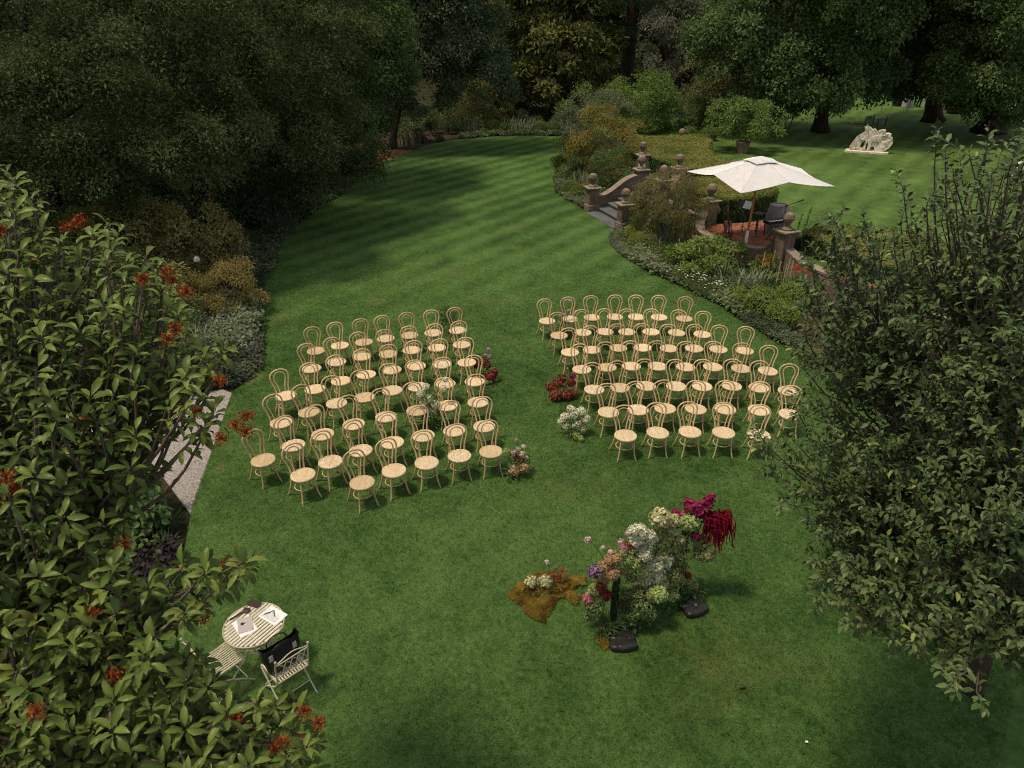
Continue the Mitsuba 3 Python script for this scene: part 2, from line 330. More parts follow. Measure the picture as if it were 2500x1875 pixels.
RIGHT_ROWS = [[(2.07, 10.99), (2.67, 11.09), (3.28, 11.12), (3.89, 11.09), (4.51, 11.01)],
    [(1.86, 11.84), (2.45, 11.93), (2.99, 11.98), (3.57, 11.96), (4.15, 11.96), (4.78, 11.92), (5.33, 11.76)],
    [(1.68, 12.75), (2.21, 12.83), (2.76, 12.91), (3.39, 12.90), (3.92, 12.90), (4.53, 12.91), (5.07, 12.83), (5.62, 12.69)],
    [(1.51, 13.66), (2.07, 13.76), (2.60, 13.82), (3.16, 13.82), (3.77, 13.79), (4.36, 13.79), (4.95, 13.71), (5.49, 13.59)],
    [(1.31, 14.53), (1.82, 14.65), (2.43, 14.75), (3.01, 14.77), (3.59, 14.73), (4.17, 14.73), (4.71, 14.68), (5.28, 14.60)],
    [(1.12, 15.46), (1.70, 15.63), (2.23, 15.68), (2.77, 15.66), (3.35, 15.66), (3.94, 15.61), (4.54, 15.52)],
    [(0.88, 16.34), (1.45, 16.46), (2.01, 16.56), (2.59, 16.60), (3.13, 16.60), (3.71, 16.58), (4.32, 16.48)]]
ORD = ['first', 'second', 'third', 'fourth', 'fifth', 'sixth', 'seventh', 'eighth']
ROWN = ['front row', 'second row', 'third row', 'fourth row', 'fifth row', 'sixth row', 'back row']
WORN = {'left': {(1, 2), (2, 1), (1, 6), (3, 5), (0, 3), (6, 6), (4, 6), (2, 4), (1, 1), (5, 1), (2, 7)}, 'right': {(1, 1), (2, 3), (3, 0), (4, 6), (5, 1), (5, 2), (6, 1), (3, 3), (1, 6), (4, 5), (2, 0), (0, 4)}}
rng = np.random.default_rng(5)
for side, rows in (('left', LEFT_ROWS), ('right', RIGHT_ROWS)):
    for r, row in enumerate(rows):
        w = np.array(row)
        t = np.gradient(w, axis=0)
        fit = np.polyfit(np.arange(len(w)), np.degrees(np.arctan2(t[:, 1], t[:, 0])), 1)
        for i, (x, y) in enumerate(row):
            deg = np.polyval(fit, i) + rng.normal(0, 2.5)
            k_ = len(row) - 1 - i if side == 'left' else i
            worn = (r, i) in WORN[side]
            end = 'at the aisle end' if k_ == 0 else 'at the outer end' if k_ == len(row) - 1 else ORD[k_] + ' from the aisle'
            k = thing('bentwood_chair', '%s bentwood chair, %s of the %s, %s block' % ('scuffed pale' if worn else 'pale', end, ROWN[r], side), 'chair', 'bentwood chairs in curved rows on the lawn')
            tw = T().translate([x, y, -.004]).rotate([0, 0, 1], deg).rotate([1, 0, 0], float(rng.normal(0, .5))).rotate([0, 1, 0], float(rng.normal(0, .5)))
            tone = int(rng.choice([0, 0, 1, 2]))
            part(k, 'seat', seat_d[3 if worn else tone], None, tw=tw, label='scuffed whitish round seat' if worn else None)
            for nm, d in rest_d[tone]:
                part(k, nm, d, None, tw=tw)

# ---------------------------------------------------------------- foliage
LEAFT = {
    'rh': (np.array([(0, 0, 0), (.45, .5, .08), (1, 0, -.10), (.45, -.5, .08)]), np.array([(0, 2, 1), (0, 3, 2)])),
    'six': (np.array([(0, 0, 0), (.28, .42, .08), (.68, .40, .05), (1, 0, -.18), (.68, -.40, .05), (.28, -.42, .08), (.5, 0, -.02)]), np.array([(6, 1, 0), (6, 2, 1), (6, 3, 2), (6, 4, 3), (6, 5, 4), (6, 0, 5)])),
    'big': (np.array([(0, 0, 0), (.2, 0, .03), (.5, 0, .01), (.8, 0, -.12), (.97, 0, -.30), (.2, .26, .09), (.52, .5, .09), (.8, .38, -.06), (.2, -.26, .09), (.52, -.5, .09), (.8, -.38, -.06)]),
            np.array([(0, 1, 5), (1, 2, 6), (1, 6, 5), (2, 3, 7), (2, 7, 6), (3, 4, 7), (0, 8, 1), (1, 9, 2), (1, 8, 9), (2, 10, 3), (2, 9, 10), (3, 10, 4)])),
    'blade': (np.array([(0, .5, 0), (0, -.5, 0), (.45, .5, .0), (.45, -.5, .0), (.78, .33, -.07), (.78, -.33, -.07), (1, 0, -.18)]), np.array([(0, 1, 3), (0, 3, 2), (2, 3, 5), (2, 5, 4), (4, 5, 6)])),
    'disc': (np.array([(0, 0, 0)] + [(.55 + .5 * math.cos(a), .5 * math.sin(a), .10) for a in np.arange(6) * math.pi / 3 + math.pi / 6]), np.array([(0, 1 + i, 1 + (i + 1) % 6) for i in range(6)])),
}
class Fol:
    def __init__(self):
        self.v, self.f, self.c, self.n, self.flower = [], [], [], 0, False
    def add(self, tmpl, base, d, nrm, L, W, col, rib=None):
        tv, tf = LEAFT[tmpl]
        base, d = np.asarray(base, float), unit(d)
        N = len(base)
        if not N: return
        s = unit(np.cross(nrm, d)); nn = np.cross(d, s)
        L = np.broadcast_to(L, (N,)); W = np.broadcast_to(W, (N,))
        v = base[:, None] + tv[None, :, 0, None] * (L[:, None] * d)[:, None] + tv[None, :, 1, None] * (W[:, None] * s)[:, None] + tv[None, :, 2, None] * (L[:, None] * nn)[:, None]
        c = np.repeat(np.broadcast_to(col, (N, 3))[:, None], len(tv), 1)
        if rib is not None:
            c = c * np.where(tv[:, 1] == 0, rib, 1.0)[None, :, None]
        self.v.append(v.reshape(-1, 3)); self.c.append(c.reshape(-1, 3))
        self.f.append((tf[None] + (self.n + np.arange(N) * len(tv))[:, None, None]).reshape(-1, 3))
        self.n += N * len(tv)
    def mesh(self):
        c = np.vstack(self.c)
        if not self.flower: c = 3.0 * c / (1 + 5 * c)
        return (np.vstack(self.v), np.vstack(self.f)), np.clip(c, 0, 1)

def frame(n):
    n = unit(n)
    r = np.where(np.abs(n[:, 2:]) < 0.9, [[0, 0, 1.0]], [[1.0, 0, 0]])
    a = unit(np.cross(n, r))
    return a, np.cross(n, a)

def sprays(fol, c, n, m, R, L, W, col, rng, tmpl='rh', jit=0.55, droop=0.25, thick=0.28, vary=0.22):
    """m leaves around each centre c, in a loose disc facing n."""
    N = len(c)
    a, b = frame(n)
    th = rng.uniform(0, 2 * np.pi, (N, m)); r = np.sqrt(rng.uniform(0.02, 1, (N, m))) * np.broadcast_to(R, (N,))[:, None]
    rad = np.cos(th)[..., None] * a[:, None] + np.sin(th)[..., None] * b[:, None]
    pos = c[:, None] + r[..., None] * rad + n[:, None] * rng.normal(0, thick, (N, m))[..., None] * np.broadcast_to(R, (N,))[:, None, None]
    d = rad * 0.8 + n[:, None] * 0.25 + rng.normal(0, 0.5, (N, m, 3)); d[..., 2] -= droop
    nr = n[:, None] + rng.normal(0, jit, (N, m, 3))
    cc = np.repeat(col[:, None], m, 1) * (1 + rng.normal(0, vary, (N, m)))[..., None].clip(0.45, 1.8)
    s = rng.uniform(0.7, 1.25, N * m)
    fol.add(tmpl, pos.reshape(-1, 3), d.reshape(-1, 3), nr.reshape(-1, 3), L * s, W * s, cc.reshape(-1, 3))

CAM = np.array([0, 0, 7.35])
def crown(fol, lobes, per_m2, m, R, L, W, cols, rng, tmpl='rh', gap=0.40, gscale=0.55, up=0.5, fill=0.25, jit=0.55, droop=0.25, rough=0.22, seed=0, zmin=0.15, sub=0.34):
    """leaf sprays over the outside of a few ellipsoid lobes and, sparser, inside them."""
    lob = np.array(lobes, float)
    c0, c1 = np.array(cols[0]), np.array(cols[1])
    for i, l in enumerate(lob):
        area = 4 * np.pi * (l[3] * l[4] * l[5]) ** (2 / 3)
        n = max(6, int(area * per_m2))
        nb = 16
        K = max(3, n // nb)
        bd = unit(rng.normal(0, 1, (K, 3)))
        br = np.where(rng.uniform(size=K) < fill, rng.uniform(0.35, 0.75, K), rng.uniform(0.80, 1.03, K))
        bp = l[:3] + bd * l[3:6] * br[:, None]
        bp *= 1
        bs = sub * l[3:6].min() * rng.uniform(0.6, 1.35, K)
        out = unit(bd * 0.75 + [0, 0, 0.65])
        d = unit(rng.normal(0, 1, (K, nb, 3)) + out[:, None] * 1.3).reshape(-1, 3)
        p = np.repeat(bp, nb, 0) + d * np.repeat(bs, nb)[:, None] * [1.25, 1.25, 0.75] * rng.uniform(0.7, 1.05, (K * nb, 1))
        tone = np.repeat(rng.normal(0, 0.16, K), nb)
        keep = p[:, 2] > zmin
        tc = unit(CAM - p)
        dd = np.repeat(bd, nb, 0)
        keep &= ((dd * tc).sum(1) > -0.35) | (rng.uniform(size=len(p)) < 0.22)
        keep &= meshkit.fbm(p * gscale + seed * 7.3, 2, seed) > gap - 0.08
        for j, o in enumerate(lob):
            if j != i: keep &= (((p - o[:3]) / o[3:6]) ** 2).sum(1) > 0.45
        tone = tone[keep]
        p, d = p[keep], d[keep]
        if not len(p): continue
        nr = unit(d + [0, 0, up] + rng.normal(0, 0.25, p.shape))
        t = (meshkit.fbm(p * 0.9 + seed, 2, seed + 9) - 0.25) * 1.6 + rng.normal(0, 0.12, len(p)) + tone
        col = c0 + (c1 - c0) * np.clip(t, 0, 1)[:, None]
        sprays(fol, p, nr, m, R * rng.uniform(0.6, 1.3, len(p)), L, W, col, rng, tmpl, jit, droop)

def limbs(base, top, r0, targets, rng, sides=7):
    """a tapered trunk from base to top and a bent limb to every target."""
    base, top = np.array(base, float), np.array(top, float)
    mid = (base + top) / 2 + rng.normal(0, 0.12, 3) * [1, 1, 0.2]
    pts = spline([base, base * 0.75 + mid * 0.25 + rng.normal(0, .02, 3), mid, top], 12)
    rr = r0 * np.linspace(1, 0.55, 12); rr[0] *= 1.45; rr[1] *= 1.12
    out = [tube(pts, rr, sides + 2)]
    for t in targets:
        t = np.array(t, float)
        k = rng.integers(6, 12)
        s = pts[k]
        m1 = s * 0.6 + t * 0.4 + [0, 0, 0.12 * np.linalg.norm(t - s)] + rng.normal(0, 0.06, 3) * np.linalg.norm(t - s)
        q = spline([s, m1, t], 9)
        ln = np.linspace(1, 0.18, 9)
        out.append(tube(q, r0 * rng.uniform(0.28, 0.42) * ln, sides - 1))
    return cat(out)

def tree(name, label, base, top, r0, lobes, cols, rng, group=None, leafkw=None, category='tree', bark='bark', extra=()):
    k = thing(name, label, category, group)
    part(k, 'trunk', limbs(base, top, r0, [l[:3] for l in lobes] + list(extra), rng), bark, smooth=True)
    f = Fol()
    kw = dict(per_m2=5.5, m=26, R=0.55, L=0.17, W=0.10)
    kw.update(leafkw or {})
    crown(f, lobes, cols=cols, rng=rng, seed=int(rng.integers(100)), **kw)
    me, c = f.mesh()
    part(k, 'crown', me, 'leaf', color=c)
    return k

rng = np.random.default_rng(21)
BGT = 'big trees standing round the garden'
OLIVE = ((0.016, 0.027, 0.009), (0.052, 0.076, 0.026))
DARK = ((0.014, 0.021, 0.009), (0.040, 0.054, 0.020))
def lb(p, rx, ry=None, rz=None): return (*p, rx, ry or rx, rz or rx)
tree('broadleaf_tree', 'large dark olive broadleaf tree overhanging the left border, nearest of the left trees', (-14.8, 22.5, 0), (-14.5, 22.5, 5.5), 0.38,
     [lb((-12.78, 20.50, 6.27), 2.6, 2.4, 2.2), lb((-10.26, 21.50, 6.62), 2.7, 2.4, 2.1), lb((-11.33, 20.00, 5.12), 2.3, 2.2, 1.5), lb((-8.89, 21.50, 5.17), 2.3, 2.2, 1.5), lb((-12.78, 19.50, 4.37), 2.2, 2, 1.4), lb((-10.02, 20.50, 3.89), 2.3, 2, 1.3), lb((-11.85, 19.00, 3.32), 1.6, 1.6, 1.0), lb((-13, 24, 10.5), 4.5, 4, 3.0)],
     OLIVE, rng, leafkw=dict(per_m2=14, m=40, R=0.42, L=0.10, W=0.05, gap=0.43, gscale=0.9, up=0.8, rough=0.4))
tree('broadleaf_tree', 'dark broadleaf tree with light sprays behind the left border, second along the lawn', (-12.3, 27.5, 0), (-12, 27.5, 6), 0.33,
     [lb((-8.48, 27.00, 6.81), 3.0, 2.6, 2.4), lb((-9.56, 26.00, 5.10), 2.3, 2.2, 1.7), lb((-7.54, 26.50, 4.66), 2.4, 2.2, 1.7), lb((-8.59, 25.50, 3.32), 2.6, 2.3, 1.5), lb((-6.78, 27.00, 2.51), 1.8, 1.8, 1.4), lb((-11.5, 29, 10.5), 4.2, 4, 3)],
     OLIVE, rng, leafkw=dict(per_m2=12, m=38, R=0.48, L=0.11, W=0.055, gap=0.43, gscale=0.9, up=0.7, rough=0.4))
tree('round_tree', 'fresh mid green round-headed tree leaning over the left side of the lawn', (-10.5, 34.0, 0), (-10.3, 34, 5), 0.26,
     [lb((-7.65, 33.00, 6.69), 2.9, 2.6, 2.2), lb((-6.33, 32.50, 5.33), 1.9, 1.9, 1.4), lb((-7.85, 32.50, 4.05), 2.3, 2.1, 1.4), lb((-7.20, 33.00, 3.00), 1.5, 1.5, 0.9), lb((-10, 35, 10), 3.8, 3.6, 2.8)],
     ((0.020, 0.040, 0.012), (0.055, 0.100, 0.028)), rng, leafkw=dict(per_m2=11, m=32, R=0.5, L=0.13, W=0.085, gap=0.36))
tree('twin_stemmed_tree', 'grey green tree with two thin dark stems beside the brown path', (-7.05, 43.6, 0), (-6.6, 43.8, 5.5), 0.20,
     [lb((-6.20, 43.00, 6.49), 2.9, 2.6, 2.1), lb((-3.55, 43.00, 6.29), 2.8, 2.5, 2.0), lb((-7.18, 42.50, 4.50), 2.0, 2, 1.5), lb((-4.96, 42.50, 4.09), 2.6, 2.2, 1.4), lb((-2.51, 43.00, 4.05), 2.3, 2, 1.5), lb((-5, 44, 9.8), 4.4, 3.5, 2.6)],
     ((0.026, 0.044, 0.020), (0.064, 0.092, 0.044)), rng, leafkw=dict(per_m2=9, m=30, R=0.55, L=0.17, W=0.10, gap=0.36, rough=0.35), extra=[(-7.9, 43.4, 4.2), (-6.2, 43.9, 3.6)])
part('twin_stemmed_tree', 'trunk', tube(spline([(-7.05, 43.55, 0), (-6.7, 43.6, 1.4), (-6.3, 43.7, 2.8), (-6.0, 43.7, 4.6)], 10), np.linspace(0.17, 0.1, 10), 7), 'bark', smooth=True)
tree('chestnut_tree', 'broad chestnut tree with yellowing leaf whorls at the far end of the lawn', (4.2, 57.6, 0), (3.9, 57.5, 6), 0.36,
     [lb((2.22, 54.00, 6.27), 3.4, 2.8, 2.4), lb((-0.57, 54.00, 4.50), 2.6, 2.4, 1.8), lb((4.53, 54.00, 4.50), 2.6, 2.4, 1.8), lb((2.00, 53.50, 2.72), 3.0, 2.4, 1.5), lb((5.50, 54.00, 2.14), 1.9, 1.9, 1.2), lb((-0.29, 54.00, 1.74), 1.7, 1.7, 1.0), lb((2.5, 57, 10), 4.8, 4, 3.2)],
     ((0.024, 0.038, 0.010), (0.115, 0.125, 0.030)), rng, leafkw=dict(per_m2=5.5, m=18, R=0.62, L=0.38, W=0.17, gap=0.34, up=0.9, rough=0.35))
# cedars: bare tall trunks and flat layered boughs
def cedar(x, y, r, lean, boughs, label):
    k = thing('cedar_tree', label, 'tree')
    pts = spline([(x, y, 0), (x + lean * .3, y, 4), (x + lean, y, 10), (x + lean * 1.2, y, 17)], 14)
    rr = r * np.linspace(1, .6, 14); rr[0] *= 1.3
    tb = [tube(pts, rr, 11)]
    f = Fol()
    for bx, bz, ln in boughs:
        s = np.array([x + lean * bz / 12, y, bz]); e = s + [bx, -1.6, -0.5 + 0.1 * ln]
        q = spline([s, (s + e) / 2 + [0, 0, 0.5], e], 8)
        tb.append(tube(q, r * 0.22 * np.linspace(1, .2, 8), 5))
        n = int(90 * ln)
        t = rng.uniform(0.25, 1.0, n)
        c = s + (e - s) * t[:, None] + [0, 0, 0.35] + rng.normal(0, 1, (n, 3)) * [0.5, 0.7, 0.09]
        c[:, 2] -= 0.5 * np.abs(c[:, 1] - (s + (e - s) * t[:, None])[:, 1])
        sprays(f, c, np.tile([0, -0.2, 1.0], (n, 1)), 12, 0.42, 0.30, 0.035, np.tile([0.020, 0.034, 0.018], (n, 1)), rng, thick=0.1, jit=0.3)
    part(k, 'trunk', cat(tb), 'bark', smooth=True)
    me, c = f.mesh(); part(k, 'crown', me, 'leaf', color=c)
cedar(9.4, 63.5, 0.62, 0.25, [(-3.0, 8.0, 3), (3.2, 7.4, 3), (-2.6, 5.9, 2.5), (2.5, 9.2, 3)], 'tall cedar with a straight thick bare trunk behind the far bright green bush')
cedar(12.6, 60.0, 0.80, 0.5, [(3.2, 5.4, 3.2), (-2.4, 7.6, 2.5), (3.6, 8.2, 3), (2.6, 3.9, 2.4)], 'old cedar with a forked dark trunk and low flat boughs beyond the terrace')
part('cedar_tree_001', 'limb', cat([tube(spline([(12.6, 60, 1.8), (11.2, 60.2, 3.0), (10.0, 60.4, 3.6)], 8), np.linspace(.32, .2, 8), 7), tube(spline([(12.7, 60, 2.6), (11.4, 60.1, 5.0), (10.2, 60.4, 8.4)], 9), np.linspace(.4, .22, 9), 7), tube(spline([(13.9, 60.0, 0), (13.95, 60, 4), (14.8, 60, 9), (15.2, 60, 14)], 10), np.linspace(.5, .34, 10), 9)]), 'bark', smooth=True)
tree('willow_tree', 'grey green small-leaved tree behind the yellow green bush on the terrace', (13.6, 54, TZ), (13.5, 54, 4.5), 0.18,
     [lb((11.78, 53.00, 5.92), 2.4, 2, 1.7), lb((13.92, 53.00, 6.29), 2.2, 2, 1.8), lb((10.83, 53.00, 4.56), 1.8, 1.8, 1.2), lb((13.5, 54.5, 8.6), 2.8, 2.4, 1.9)],
     ((0.045, 0.055, 0.036), (0.10, 0.115, 0.080)), rng, leafkw=dict(per_m2=9, m=30, R=0.5, L=0.17, W=0.08))
LIME = ((0.022, 0.042, 0.014), (0.070, 0.120, 0.036))
tree('lime_tree', 'spreading green tree with a low trunk behind the white sculpture, left of the three', (18.83, 45.6, TZ), (18.7, 45.6, 4.5), 0.44,
     [lb((14.56, 43.50, 6.48), 3.0, 2.8, 2.4), lb((17.93, 43.00, 6.49), 3.2, 2.8, 2.4), lb((14.13, 42.50, 4.50), 2.5, 2.4, 1.5), lb((16.52, 42.00, 3.92), 2.6, 2.2, 1.3), lb((18.91, 42.50, 4.19), 2.0, 2, 1.3), lb((12.84, 45.00, 5.83), 2.4, 2.2, 1.9), lb((13.87, 43.00, 2.88), 1.5, 1.5, .8), lb((16.28, 41.50, 3.10), 1.7, 1.5, .7), lb((18.70, 42.00, 3.19), 1.5, 1.5, .7), lb((15.05, 42.00, 3.40), 1.8, 1.6, .9), lb((19, 45.5, 10.5), 5.4, 4.6, 3.3), (18, 41.6, 9.0, 4.6, 3.2, 2.2)],
     LIME, rng, leafkw=dict(per_m2=9, m=30, R=0.55, L=0.17, W=0.12, gap=0.36))
tree('lime_tree', 'spreading green tree with dark flared trunk in front of the guests', (27.89, 49.8, TZ), (27.7, 49.8, 4.5), 0.58,
     [lb((23.48, 47.50, 6.40), 3.2, 2.8, 2.4), lb((24.63, 46.50, 3.44), 1.7, 1.7, .8), lb((22.74, 46.50, 3.55), 1.5, 1.5, .8), lb((26.51, 46.00, 3.25), 1.6, 1.6, .8), lb((26.56, 47.00, 6.63), 3.2, 2.8, 2.4), lb((23.39, 47.00, 4.87), 2.4, 2.2, 1.3), lb((25.91, 46.00, 4.49), 2.6, 2.2, 1.3), lb((27.5, 49.5, 10.5), 5.4, 4.6, 3.3), (25.5, 45.2, 9.2, 4.8, 3.2, 2.2)],
     ((0.016, 0.032, 0.010), (0.050, 0.085, 0.024)), rng, leafkw=dict(per_m2=9, m=30, R=0.55, L=0.17, W=0.12, gap=0.36))
tree('lime_tree', 'spreading bright green tree with a thick trunk at the right edge above the daybed', (28.9, 45.2, TZ), (29, 45.2, 4.5), 0.75,
     [lb((25.43, 41.50, 6.52), 2.8, 2.5, 2.3), lb((24.66, 41.00, 4.60), 2.2, 2, 1.4), lb((27.03, 41.00, 4.00), 2.2, 2, 1.5), lb((28.54, 42.00, 5.93), 3, 2.5, 2.4), lb((26.27, 41.00, 2.99), 1.6, 1.5, .9), lb((24.99, 41.00, 3.19), 1.4, 1.4, .8), lb((27.53, 40.50, 2.22), 1.4, 1.4, .8), lb((30, 45, 10.5), 5.5, 4.6, 3.3), (31, 40.8, 9.0, 4.2, 3.0, 2.2)],
     ((0.026, 0.050, 0.014), (0.085, 0.140, 0.040)), rng, leafkw=dict(per_m2=9, m=30, R=0.55, L=0.17, W=0.12, gap=0.36))
# far woodland: trunks and dark foliage that read as one mass
f = Fol(); tr = []
for x in np.arange(-95, 110, 6.5):
    y = 80 + 16 * meshkit.noise(np.array([[x * 0.2, 0, 0]]))[0] + (0 if abs(x - 8) > 16 else 6)
    xx = x + rng.uniform(-2, 2)
    tr.append(tube([(xx, y, -.1), (xx + rng.normal(0, .2), y, 7), (xx + rng.normal(0, .5), y, 15)], [.45, .36, .25], 7))
    for _ in range(3):
        crown(f, [(xx + rng.uniform(-3, 3), y + rng.uniform(-1, 2), rng.uniform(2.5, 13), 4.2, 3, 3.4)], 2.6, 18, 0.9, 0.42, 0.26, DARK, rng, gap=0.33, seed=int(rng.integers(99)))
for x in np.arange(-46, -12, 4.0):
    crown(f, [(x, 50 + 0.25 * (-x) + rng.uniform(-2, 2), 3.5, 3.6, 2.5, 3.6), (x + 2, 54 + 0.25 * (-x), 9, 4, 3, 4)], 3.5, 20, 0.8, 0.32, 0.2, DARK, rng, gap=0.36, seed=int(rng.integers(99)))
for x in np.arange(-4, 34, 3.0):
    crown(f, [(x, 70 + rng.uniform(-1, 1) + .12 * x, 1.6, 2.6, 1.6, 2.3), (x + 1.5, 77 + rng.uniform(-1, 1), 6.0, 3.6, 2.2, 4.2), (x, 90, 12, 4.5, 3, 5)], 3.6, 20, 0.8, 0.36, 0.22, DARK, rng, gap=0.26, seed=int(rng.integers(99)))
me, c = f.mesh()
put('woodland', me, 'leaf', color=c)
labels['woodland'] = {'kind': 'stuff', 'label': 'dark far-off woodland foliage closing the garden', 'category': 'woodland'}
put('woodland__trunk', cat(tr), 'bark', smooth=True)

# ---------------------------------------------------------------- shrubs, bed plants, hedges
rng = np.random.default_rng(33)
def shrub(name, label, xy, r, h, cols, L=0.08, W=0.05, per=26, m=22, z0=0.0, group=None, ry=None, R=0.22, tmpl='rh', gap=0.30, lobes=None, category='shrub', stems=5, matl='leaf', sub=0.36, spread=0.6, up=0.5, stem_h=0.6):
    k = thing(name, label, category, group)
    x, y = xy
    ry = ry or r
    f = Fol()
    lo = lobes or [(x, y, z0 + h * 0.54, r, ry, h * 0.48), (x, y, z0 + h * 0.2, r * .86, ry * .86, h * 0.3)]
    crown(f, lo, per, m, R, L, W, cols, rng, tmpl, gap=gap, gscale=1.1, seed=int(rng.integers(99)), zmin=z0 + 0.02, fill=0.2, sub=sub, up=up)
    me, c = f.mesh()
    part(k, 'foliage', me, matl, color=c)
    st = []
    for i in range(stems):
        a = rng.uniform(0, 2 * np.pi)
        q = np.array([x, y, z0]) + [0.12 * r * math.cos(a), 0.12 * r * math.sin(a), -0.03]
        e = np.array([x + spread * r * math.cos(a), y + spread * ry * math.sin(a), z0 + h * stem_h])
        st.append(tube(spline([q, q * .5 + e * .5 + [0, 0, .12 * h], e], 6), np.linspace(.03, .008, 6) * min(1.5, max(.5, h / 1.5)), 5))
    part(k, 'stem', cat(st), 'twig', smooth=True)
    return k

def box_ball(label, xy, r, cols=((0.032, 0.062, 0.012), (0.105, 0.175, 0.032)), z0=0.0, group='clipped box balls in the borders', squash=0.88):
    k = thing('box_ball', label, 'topiary', group)
    n = int(650 * (r / 0.3) ** 1.3)
    d = unit(rng.normal(0, 1, (n, 3)))
    c = np.array([*xy, z0 + r * squash * 0.86]); p = c + d * [r, r, r * squash] * (1 + 0.09 * rng.normal(0, 1, (n, 1)))
    ok = p[:, 2] > z0; p, d = p[ok], d[ok]
    f = Fol()
    t = np.clip(meshkit.fbm(p * 6, 2, 3) * 1.5 - 0.25, 0, 1)[:, None]
    sprays(f, p, unit(d + [0, 0, .25]), 5, 0.045, 0.042, 0.028, np.array(cols[0]) * (1 - t) + np.array(cols[1]) * t, rng, thick=0.5)
    core = trimesh.creation.icosphere(2); core.apply_scale([r * .9, r * .9, r * .9 * squash]); core.apply_translation(c)
    me, col = f.mesh()
    part(k, 'foliage', me, 'leaf', color=col)
    part(k, 'core', core, 'dark_green', smooth=True)
    return k

def strap_clump(name, label, xy, h, n, cols, spread=0.5, w=0.028, z0=0.0, r0=0.12, group=None, category='plant', flowers=None):
    k = thing(name, label, category, group)
    a = rng.uniform(0, 2 * np.pi, n)
    base = np.c_[xy[0] + r0 * rng.normal(0, 1, n), xy[1] + r0 * rng.normal(0, 1, n), np.full(n, z0 - 0.02)]
    rad = np.c_[np.cos(a), np.sin(a), np.zeros(n)]
    d = rad * spread * rng.uniform(0.2, 1.2, (n, 1)) + [0, 0, 1]
    nr = -rad + [0, 0, spread * 0.8]
    t = rng.uniform(0, 1, (n, 1))
    f = Fol()
    f.add('blade', base, d, nr, h * rng.uniform(.6, 1.15, n), w * rng.uniform(.7, 1.2, n), np.array(cols[0]) * (1 - t) + np.array(cols[1]) * t)
    me, c = f.mesh(); part(k, 'leaves', me, 'leaf', color=c)
    if flowers:
        fc, nf, fr = flowers
        ang = rng.uniform(0, 2 * np.pi, nf)
        fp = np.c_[xy[0] + spread * .7 * h * np.cos(ang) * rng.uniform(.2, 1, nf), xy[1] + spread * .7 * h * np.sin(ang) * rng.uniform(.2, 1, nf), z0 + h * rng.uniform(.75, 1.1, nf)]
        for q in fp:
            g = Fol(); florets(g, q, fr, 14, fc)
            me, c = g.mesh(); part(k, 'flower', me, 'petal', color=c)
    return k

def florets(f, c, r, n, col, W=None, vary=0.15, squash=1.0, tmpl='disc', inner=0.5, rngs=None):
    """a rounded flower head: n small petals or florets standing out of a ball."""
    rg = rngs or rng
    f.flower = True
    d = unit(rg.normal(0, 1, (n, 3)) + [0, 0, 0.15])
    p = np.asarray(c) + d * r * [1, 1, squash] * rg.uniform(inner, 0.92, (n, 1))
    t = unit(np.cross(d, rg.normal(0, 1, (n, 3))))
    col = np.array(col, float)
    cc = col * (1 + rg.normal(0, vary, (n, 1))) if col.ndim == 1 else col[rg.integers(0, len(col), n)] * (1 + rg.normal(0, vary, (n, 1)))
    w = W or r * 0.55
    f.add(tmpl, p - t * w * .5, t + d * 0.35, d, w * rg.uniform(.8, 1.2, n), w, np.clip(cc, 0.004, 1))

def ground_cover(name, label, poly, n, h, L, W, cols, category='ground cover', tmpl='six', z0=0.0, m=7, R=0.11, kind='stuff', white=0):
    k = numbered(name)
    labels[k] = {'kind': 'stuff', 'label': label, 'category': category}
    poly = Polygon(poly) if not hasattr(poly, 'exterior') else poly
    p = sample_poly(poly, n, rng)
    hh = z0 + h * (0.35 + 0.9 * meshkit.fbm(np.c_[p * 2.2, p[:, :1] * 0], 2, 7)) * rng.uniform(.6, 1.1, n)
    c = np.c_[p, hh]
    t = np.clip(meshkit.fbm(np.c_[p * 1.6, p[:, :1] * 0], 2, 2) * 1.8 - .45, 0, 1)[:, None]
    f = Fol()
    sprays(f, c, unit(np.array([0, 0, 1.0]) + rng.normal(0, .25, (n, 3))), m, R, L, W, np.array(cols[0]) * (1 - t) + np.array(cols[1]) * t, rng, tmpl, jit=.3, thick=.15)
    me, col = f.mesh()
    put(k, me, 'leaf', color=col)
    if white:
        g = Fol()
        q = sample_poly(poly, white, rng)
        q = np.c_[q, np.full(white, z0 + h * 1.15)] + rng.normal(0, .03, (white, 3))
        for a in range(2):
            florets_at(g, q, 0.03, (0.78, 0.78, 0.74))
        me, col = g.mesh()
        kk = part(k, 'flowers', me, 'petal', color=col, kind='stuff')
    return k

def florets_at(f, q, r, col):
    n = len(q); f.flower = True
    a = rng.uniform(0, 2 * np.pi, n)
    for j in range(4):
        d = np.c_[np.cos(a + j * np.pi / 2), np.sin(a + j * np.pi / 2), np.full(n, .25)]
        f.add('rh', q, d, np.tile([0, 0, 1.0], (n, 1)), r, r * .9, np.tile(col, (n, 1)) * rng.uniform(.85, 1.1, (n, 1)))

